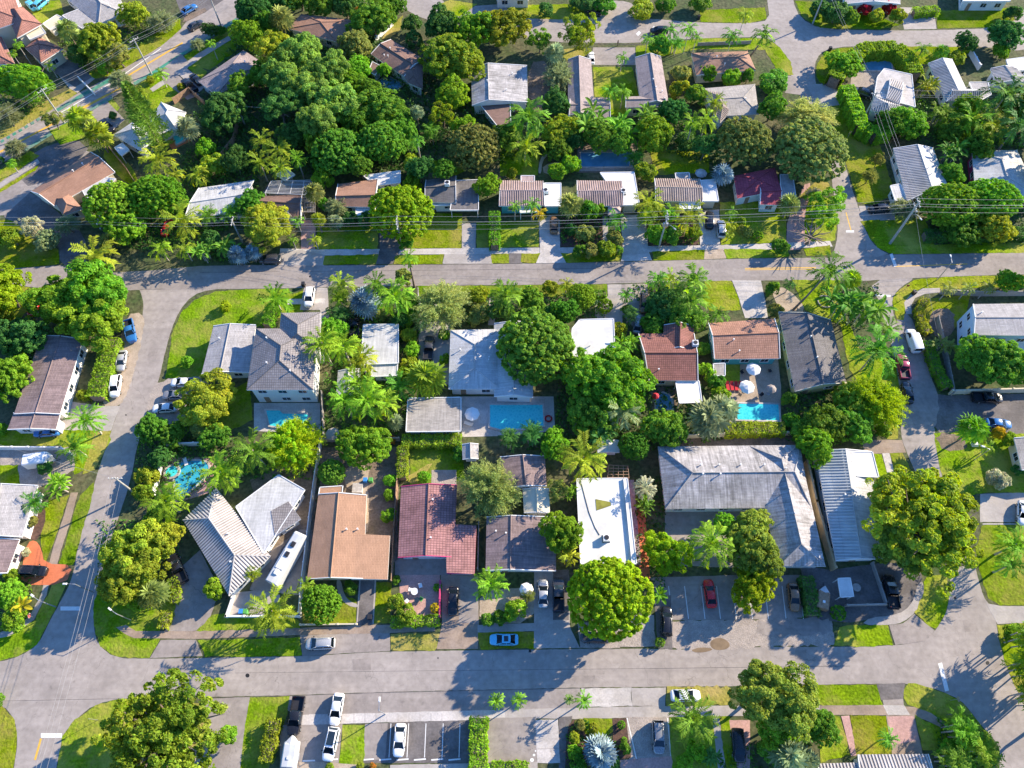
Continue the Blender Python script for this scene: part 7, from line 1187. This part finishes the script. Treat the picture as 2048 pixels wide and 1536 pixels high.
def rv(e, L, W, Hh):
    for x in (-L*.3, L*.05, L*.25): b = MB(); b.box((x, 0, Hh+.18), (.95, .75, .24), 0, 0, .85); b.build('roof_vent', 'dark' if x > 0 else 'white_paint', e)
    b = MB(); b.box((-L*.05, 0, Hh+.1), (3.4, 1.4, .08)); b.build('roof_panel', 'white_roof', e); b = MB(); b.tube([(-L*.35, W/2+.12, Hh-.35), (L*.3, W/2+.12, Hh-.35)], .14, 8); b.build('awning_roll', 'dark', e)
    b = MB(); b.box((L/2-.28, 0, Hh-.75), (.1, W*.8, .6)); b.build('windshield', 'glass', e)
    b = MB(); b.box((0, W/2+.32, 1.4), (3.0, .6, 1.6)); b.build('slide_out', 'charcoal_side', e)
mat('charcoal_side', (.12, .12, .13), .5)
boxvan('motorhome', 'long white motorhome parked slanting beside the zebra roofed house', 'motorhome', 572, 1114, 596, 1074, 9.4, 2.25, 3.0, 'trailer_white', rv)
def tr(e, L, W, Hh):
    b = MB(); z0, z1 = .5, Hh-.2
    for z, up in ((z0, 0), (z1, 1)): q = [(L/2-.4, -W/2, z), (L/2+.75, 0, z), (L/2-.4, W/2, z)]; b.face(q if up else q[::-1])
    for s in (-1, 1): q = [(L/2-.4, s*W/2, z0), (L/2+.75, 0, z0), (L/2+.75, 0, z1), (L/2-.4, s*W/2, z1)]; b.face(q if s < 0 else q[::-1])
    b.face([(L/2-.4, -W/2, z1), (L/2+.75, 0, z1), (L/2-.5, 0, Hh+.06)]); b.face([(L/2+.75, 0, z1), (L/2-.4, W/2, z1), (L/2-.5, 0, Hh+.06)]); b.build('nose', 'trailer_white', e)
    b = MB(); b.tube([(L/2+.4, -.3, .5), (L/2+1.6, 0, .5), (L/2+.4, .3, .5)], .06, 5); b.build('drawbar', 'dark', e); b = MB(); b.box((-L*.15, 0, Hh+.1), (.4, .4, .14)); b.build('roof_vent', 'white_paint', e)
    for s in (-1, 1): b = MB(); b.box((-.3, s*(W/2+.05), .6), (1.0, .25, .12)); b.build('mudguard', 'metal', e)
boxvan('enclosed_trailer', 'small white enclosed trailer with pointed nose at the bottom', 'trailer', 578, 1508, 582, 1482, 3.6, 2.1, 2.2, 'trailer_white', tr)
boxvan('box_trailer', 'white box truck body in the storage yard at the left', 'trailer', 68, 916, 88, 913, 4.2, 2.2, 2.6, 'white_paint', tr)
boxvan('enclosed_trailer', 'dark brown box trailer in the shaded yard by the hedge', 'trailer', 1648, 1198, 1650, 1180, 3.2, 1.9, 1.9, 'wood', tr)
# ---------------- utility poles, wires, lamps, signs ----------------
def pole(label, base, h, arms=1, m='pole_grey', lamp=None, r=.17, ang=math.pi/2):
    b0 = P(*base); e = empty('utility_pole', b0, label, 'utility pole', 'utility poles along the streets'); b = MB(); b.tube([(0, 0, 0), (0, 0, h)], [r*1.25, r*.75], 10); b.build('pole', m, e)
    for k in range(arms):
        b = MB(); dx, dy = math.cos(ang), math.sin(ang); z = h-.5-k*1.4; b.tube([(-dx*1.2, -dy*1.2, z), (dx*1.2, dy*1.2, z)], .09, 4); b.build('crossarm', 'pole_grey', e)
        for s in (-1, -.4, .4, 1): b = MB(); b.cyl((dx*s*1.1, dy*s*1.1, z+.08), .07, .22, 7); b.build('insulator', 'white_paint', e)
    if lamp:
        b = MB(); b.tube([(0, 0, h*.72), (lamp[0]*1.2, lamp[1]*1.2, h*.78), (lamp[0]*2.2, lamp[1]*2.2, h*.78)], .05, 6); b.build('lamp_arm', 'metal', e); b = MB(); b.box((lamp[0]*2.4, lamp[1]*2.4, h*.77), (.7, .3, .16), math.atan2(lamp[1], lamp[0]), 0, .7); b.build('lamp_head', 'metal', e)
    return b0, h
def xfm(label_pole_h):
    pass
pA = pole('wooden utility pole in the wide canopy tree at the left of the middle road', (223,476), 6.2, 2); pB = pole('slim utility pole beside the dark broad leaved clump', (485,484), 7.2, 1); pC = pole('utility pole beside the round glossy dome tree', (805,498), 9.6, 2); pD = pole('concrete utility pole with a transformer in the middle', (1317,497), 11.0, 2, lamp=(.7,-.7)); pE = pole('tallest leaning looking pole at the right hand junction', (1780,487), 13.2, 2, r=.24, lamp=(.5,-.8))
p1 = pole('pole on the verge in the middle of the diagonal road', (303,148), 10.2, 1, lamp=(-.8,-.3), ang=.9); p2 = pole('pole at the lower left of the diagonal road', (129,246), 10.0, 1, ang=.9); p3 = pole('pole at the upper end of the diagonal road', (446,62), 10.5, 1, ang=.9)
p4 = pole('pale pole at the top edge beside the top road', (1625,48), 10.0, 1, lamp=(.8,-.4), ang=0); p6 = pole('pole at the edge of the side road above the left garden pool', (268,985), 7.5, 1, ang=0); p7 = pole('pole in the trees behind the dark dense tree', (490,250), 6.0, 1); p8 = pole('pole beside the hedge of the white house court', (1722,245), 9.0, 1, ang=0)
def wires(label, a, b_, offs, sag=.7, r=.02):
    (p, h), (q, k) = a, b_; d = (q-p).normalized(); s = Vector((-d.y, d.x, 0)); e = empty('overhead_wires', (p+q)/2, label, 'overhead wires', 'overhead wires between poles'); org = Vector(((p+q)/2))
    for o, dz in offs:
        m = MB(); pts = []
        for i in range(9): t = i/8; w = (p+Vector((0, 0, h))).lerp(q+Vector((0, 0, k)), t)+s*o; w.z -= dz+sag*4*t*(1-t); pts.append(w-org)
        m.tube(pts, r, 4, cap=False); m.build('wire', 'wire', e)
O4 = [(-1.1,.3),(-.4,.3),(1.1,.3),(.9,1.7),(0,3.0)]
off_w = (Vector(P(-150,478)), 7.0); off_e = (Vector(P(2200,475)), 12.0)
for l, a, d, o in (('wires leaving the left edge toward the canopy tree pole',off_w,pA,O4[:4]),('wires between the canopy tree pole and the slim pole',pA,pB,O4[:4]),('wires between the slim pole and the dome tree pole',pB,pC,O4),('wires across the front lawns between the dome tree pole and the transformer pole',pC,pD,O4),('wires between the transformer pole and the tallest pole',pD,pE,O4),('wires leaving the tallest pole past the right edge',pE,off_e,O4),
 ('wires along the lower diagonal road',p2,p1,O4[:3]),('wires along the upper diagonal road',p1,p3,O4[:3]),('wires leaving the diagonal road at the left edge',(Vector(P(-80,365)),10),p2,O4[:3]),('wires leaving the diagonal road at the top edge',p3,(Vector(P(600,-40)),10),O4[:3]),('wires climbing north from the tallest pole past the ribbed roof',pE,p8,O4[:4]),('wires from the hedge pole to the top edge pole',p8,p4,O4[:2]),
 ('single cable crossing the road south from the tallest pole',pE,(Vector(P(1885,735)),3),[(0,2)]),('single cable over the grey driveway at the left',(Vector(P(-40,890)),6),p6,[(0,.3)]),('bundle of wires along the left side road southwards',p6,(Vector(P(120,1600)),8),[(-.5,.3),(.1,.3),(.9,.6)]),('wires crossing the shaded north gardens',p7,(Vector(P(800,262)),7),[(0,.3)]),('wires on into the hedge trees of the north east',p8,(Vector(P(2150,240)),9),O4[:3])): wires(l, a, d, o)
e = [o for o in COL.objects if o.get('label', '').startswith('concrete utility pole')][0]
for dx in (-.35, .35): b = MB(); b.cyl((dx, -.25, 7.6), .22, .9, 10); b.build('transformer', 'metal', e)
def street_lamp(label, base, h, d):
    b0 = P(*base); e = empty('street_lamp', b0, label, 'street lamp', 'street lamps'); b = MB(); b.tube([(0, 0, 0), (0, 0, h), (d[0]*1.2, d[1]*1.2, h+.3)], [.1, .07, .05], 8); b.build('pole', 'metal', e)
    b = MB(); b.box((d[0]*1.5, d[1]*1.5, h+.3), (.75, .3, .15), math.atan2(d[1], d[0]), 0, .7); b.build('lamp_head', 'white_paint', e)
street_lamp('street lamp on the parking apron between the white sedans', (771,1428), 6.5, (0,1)); street_lamp('street lamp over the shaded side road stop bar', (187,1185), 6, (-1,0)); street_lamp('street lamp on the sidewalk corner at the lower left', (112,1214), 5, (-.8,.5)); street_lamp('street lamp on the dark corner lawn by the side road', (262,1240), 5, (-.8,.5))
street_lamp('slim lamp on the verge by the curved sidewalk at the right', (1874,560), 6, (0,1)); street_lamp('lamp on the right hand lawn beside the white leaved bush', (1948,920), 5, (-.8,.3))
def sign(label, base, h, m, shape, name='road_sign', face=-math.pi/2, text=None):
    b0 = P(*base); e = empty(name, b0, label, 'sign', 'road signs', face+math.pi/2); b = MB(); b.tube([(0, 0, 0), (0, 0, h+.3)], .035, 6); b.build('post', 'metal', e)
    b = MB(); n = {'oct': 8, 'dia': 4, 'sq': 4}[shape]; o = math.pi/8 if shape == 'oct' else (0 if shape == 'dia' else math.pi/4); R = .42
    for y, rev, rad, mi in ((-.05, 0, R, 0), (-.056, 0, R*.92, 1)):
        pts = [(rad*math.cos(o+k*2*math.pi/n), y, h+rad*math.sin(o+k*2*math.pi/n)) for k in range(n)]; b.face(pts, mi)
    b.face([(R*math.cos(o+k*2*math.pi/n), -.045, h+R*math.sin(o+k*2*math.pi/n)) for k in range(n)][::-1], 2); b.build('plate', ['paint_white', m, 'metal'], e)
    if text:
        c = bpy.data.curves.new('lettering', 'FONT'); c.body = text; c.size = .26; c.align_x = 'CENTER'; c.align_y = 'CENTER'; c.extrude = .004; o2 = bpy.data.objects.new('lettering', c); dg = bpy.context.evaluated_depsgraph_get(); link(o2); dg.update(); me = bpy.data.meshes.new_from_object(o2.evaluated_get(dg)); bpy.data.objects.remove(o2)
        o3 = bpy.data.objects.new('lettering', me); me.materials.append(M['paint_white']); link(o3, e); o3.location = (0, -.066, h); o3.rotation_euler = (math.pi/2, 0, 0)
    return e
sign('red stop sign on the lower right corner lawn', (1900,1401), 2.4, 'lamp_red', 'oct', 'stop_sign', 0, 'STOP'); sign('yellow warning sign on the lawn beside the right crossroad', (1693,279), 2.2, 'paint_yellow', 'sq', face=-1.2); sign('small dark sign at the lower right verge', (1892,1430), 1.2, 'lamp_red', 'sq'); sign('red sign on the dark corner lawn at the lower left', (72,1236), 2.0, 'lamp_red', 'oct', 'stop_sign', 0, 'STOP')
sign('white street name sign on the lower left corner lawn', (196,1440), 2.6, 'paint_white', 'sq', 'street_sign'); sign('red sign on the curved lawn near the right junction', (1810,579), 1.4, 'lamp_red', 'sq')
# ---------------- bins, umbrellas, furniture, people ----------------
def bin_(label, x, y, m):
    b0 = P(x, y); e = empty('wheeled_bin', b0, label, 'bin', 'wheeled bins'); b = MB(); b.box((0, 0, .5), (.6, .65, .95), 0, 0, 1.15); b.build('tub', m, e); b = MB(); b.box((0, .02, 1.02), (.74, .8, .08), 0, 0, .9); b.build('lid', m, e)
    for s in (-1, 1): b = MB(); b.tube([(s*.32-.04, .3, .12), (s*.32+.04, .3, .12)], .12, 8); b.build('wheel', 'rubber', e)
for a in (('dark wheeled bin at the kerb beside the white suv',608,572,'dark'),('dark bin on the verge of the top road',1397,38,'dark'),('dark red bin at the corner of the right crossroad',1659,101,'dark'),('blue bin inside the low white wall',485,1225,'blue_plastic'),('green bin beside the blue one inside the low white wall',494,1225,'green_plastic'),('blue box in the dirt yard',732,963,'blue_plastic'),('green box in the dirt yard',743,963,'green_plastic'),('dark bin beside the dark driveway of the orange house',741,1236,'dark'),('dark bin on the curved sidewalk by the junction',1826,588,'dark')): bin_(*a)
def umbrella(label, x, y, R, m, h=2.4):
    b0 = P(x, y, h); b0.z = 0; e = empty('patio_umbrella', b0, label, 'umbrella', 'patio umbrellas'); b = MB(); n = 8
    for k in range(n):
        a, c = k*2*math.pi/n, (k+1)*2*math.pi/n; q = [(0, 0, h+.25), (R*.55*math.cos(a), R*.55*math.sin(a), h), (R*.55*math.cos(c), R*.55*math.sin(c), h)]; b.face(q)
        b.face([q[1], (R*math.cos(a), R*math.sin(a), h-.35), (R*math.cos(c), R*math.sin(c), h-.35), q[2]])
        b.face([(R*math.cos(a), R*math.sin(a), h-.35), (R*math.cos(a), R*math.sin(a), h-.5), (R*math.cos(c), R*math.sin(c), h-.5), (R*math.cos(c), R*math.sin(c), h-.35)])
    b.build('canopy', m, e); b = MB(); b.tube([(0, 0, 0), (0, 0, h+.35)], .035, 6); b.build('pole', 'metal', e); b = MB(); b.cyl((0, 0, 0), .35, .1, 12); b.build('base', 'concrete', e)
    b = MB()
    for k in range(n): a = k*2*math.pi/n; b.tube([(0, 0, h-.05), (R*math.cos(a), R*math.sin(a), h-.37)], .015, 4)
    b.build('ribs', 'metal', e)
for a in (('white umbrella between the pool house and the turquoise pool',944,826,1.45,'fabric_white'),('large white round umbrella on the lounger terrace',1495,772,1.5,'fabric_white'),('white umbrella nearer the salmon tiled house',1508,736,1.45,'fabric_white'),('closed looking grey umbrella at the right of the terrace',1544,776,1.0,'asphalt_grey'),('pale umbrella behind the tan ribbed house',1403,344,1.4,'concrete_bright'),('grey umbrella in the palm court beside the pool deck',664,866,1.3,'concrete'),('white sail like umbrella by the silver sedan',1053,1178,1.2,'fabric_white'),('little cream umbrella under the grove palms',1312,790,.7,'fabric_red')): umbrella(*a)
def lounger(label, x, y, m, rz):
    b0 = P(x, y, .3); b0.z = .08; e = empty('sun_lounger', b0, label, 'lounger', 'sun loungers', rz); b = MB(); b.box((0, .35, .34), (.62, 1.3, .08)); b.build('seat', m, e); b = MB(); b.face([(-.31, -.3, .38), (.31, -.3, .38), (.31, -.85, .75), (-.31, -.85, .75)]); b.face([(-.31, -.3, .3), (-.31, -.85, .67), (.31, -.85, .67), (.31, -.3, .3)]); b.build('backrest', m, e)
    for p in ((-.27, -.6), (.27, -.6), (-.27, .9), (.27, .9)): b = MB(); b.tube([(*p, 0), (*p, .36)], .03, 5); b.build('leg', 'metal', e)
for i in range(4): lounger(['first','second','third','fourth'][i]+' red lounger from the left on the pool terrace', 1455+i*8.5, 772, 'fabric_red', math.pi)
lounger('white lounger beside the white umbrella, upper', 938, 848, 'fabric_white', 1.2); lounger('white lounger by the curved blue pool', 372, 925, 'fabric_white', .5)
def chair(label, x, y, m, rz):
    b0 = P(x, y, .4); b0.z = .06; e = empty('garden_chair', b0, label, 'chair', 'garden chairs', rz); b = MB(); b.box((0, 0, .44), (.6, .6, .06)); b.build('seat', m, e); b = MB(); b.box((0, .3, .7), (.6, .06, .5)); b.build('backrest', m, e)
    for p in ((-.26, -.26), (.26, -.26), (-.26, .26), (.26, .26)): b = MB(); b.tube([(*p, 0), (*p, .44)], .025, 5); b.build('leg', 'metal', e)
def table(label, x, y, R, m):
    b0 = P(x, y, .7); b0.z = .06; e = empty('garden_table', b0, label, 'table', 'garden tables'); b = MB(); b.cyl((0, 0, .7), R, .05, 16); b.build('tabletop', m, e); b = MB(); b.cyl((0, 0, 0), .06, .7, 8); b.build('leg', 'metal', e)
for a in (('white chair at the top of the paver patio',841,1172,'paint_white',.3),('white chair left of the paver patio table',822,1180,'paint_white',1.4),('pale chair at the lower left of the paver patio',814,1202,'paint_white',2.4),('green chair at the lower right of the paver patio',842,1199,'green_plastic',-.6),('dark chair under the terrace umbrella, left',1480,790,'dark',1),('dark chair on the terrace right of the umbrella',1522,790,'dark',-1),('dark chair by the upper terrace umbrella',1484,745,'dark',.5),('chair on the sunlit terrace edge',1540,742,'dark',2)): chair(*a)
table('white round table on the paver patio', 829, 1183, .6, 'paint_white'); table('glass table on the paver patio lower side', 834, 1200, .45, 'glass'); table('round fire table in the dark yard by the lower right corner', 1713, 1175, .7, 'concrete')
def ring(name, label, x, y, R, r, m, z=.3):
    b0 = P(x, y, z); b = MB(); n = 18; pts = [(R*math.cos(k*2*math.pi/n), R*math.sin(k*2*math.pi/n), 0) for k in range(n+1)]; b.tube(pts, r, 8, cap=False); o = b.build(name, m); o.location = b0; tag(o, label, name.replace('_', ' '))
ring('life_ring', 'dark red ring on the pool deck beside the big turquoise pool', 1097, 837, .6, .16, 'lamp_red'); ring('pool_float', 'lime ring floating in the small arched pool', 1330, 796, .4, .13, 'green_plastic', .4); ring('planter_ring', 'round brick planter ring on the junction corner lawn', 1650, 603, 1.5, .15, 'concrete', .15)
b = MB(); b.box((0, 0, .35), (1.9, 1.9, .7), 0, 0, .95); o = b.build('hot_tub', 'concrete_bright'); o.location = P(716, 978); tag(o, 'white tub lying in the dirt yard above the orange roof', 'tub')
b = MB(); b.box((0, 0, .45), (1.2, 1.2, .9), 0, 0, .85); o = b.build('planter_box', 'white_paint'); o.location = P(1948, 888); tag(o, 'white square planter under the fan palm on the right lawn', 'planter')
def person(label, x, y, top, trousers, rz=0):
    b0 = P(x, y); e = empty('person', b0, label, 'person', None, rz)
    J = [((0,0,.95),.14),((0,0,1.2),.13),((0,0,1.42),.15),((0,0,1.52),.055),((0,.01,1.6),.09),((0,.01,1.72),.08),((.2,0,1.4),.055),((.26,.08,1.13),.042),((.24,.22,.93),.034),((-.2,0,1.4),.055),((-.26,-.06,1.13),.042),((-.25,.04,.9),.034),((.1,0,.88),.085),((.11,.15,.5),.06),((.11,.12,.08),.042),((.11,.26,.04),.04),((-.1,0,.88),.085),((-.11,-.06,.5),.06),((-.11,-.26,.1),.042),((-.11,-.14,.04),.04)]
    E = [(0,1),(1,2),(2,3),(3,4),(4,5),(2,6),(6,7),(7,8),(2,9),(9,10),(10,11),(0,12),(12,13),(13,14),(14,15),(0,16),(16,17),(17,18),(18,19)]
    me = bpy.data.meshes.new('body'); me.from_pydata([j[0] for j in J], E, []); o = bpy.data.objects.new('body', me); link(o, e); md = o.modifiers.new('skin', 'SKIN'); 
    for i, j in enumerate(J): me.skin_vertices[0].data[i].radius = (j[1], j[1])
    me.skin_vertices[0].data[0].use_root = True; s = o.modifiers.new('sub', 'SUBSURF'); s.levels = 1; s.render_levels = 2
    for m in ('skin', top, trousers): me.materials.append(M[m])
    b = MB(); b.tube([(0, 0, .9), (0, 0, 1.2), (0, 0, 1.45)], [.17, .165, .19], 10); b.build('shirt', top, e); b = MB()
    b.tube([(.1, 0, .95), (.11, .15, .5), (.11, .12, .12)], [.12, .085, .07], 8); b.tube([(-.1, 0, .95), (-.11, -.06, .5), (-.11, -.24, .14)], [.12, .085, .07], 8); b.build('trousers', trousers, e); b = MB(); b.tube([(0, -.02, 1.66), (0, -.02, 1.76), (0, -.01, 1.83)], [.1, .1, .05], 10); b.build('hair', 'dark', e)
mat('shirt_dark', (.06, .06, .08), .8)
person('person in dark clothes walking beside the top road driveway', 1235, 92, 'shirt_dark', 'dark', .6)
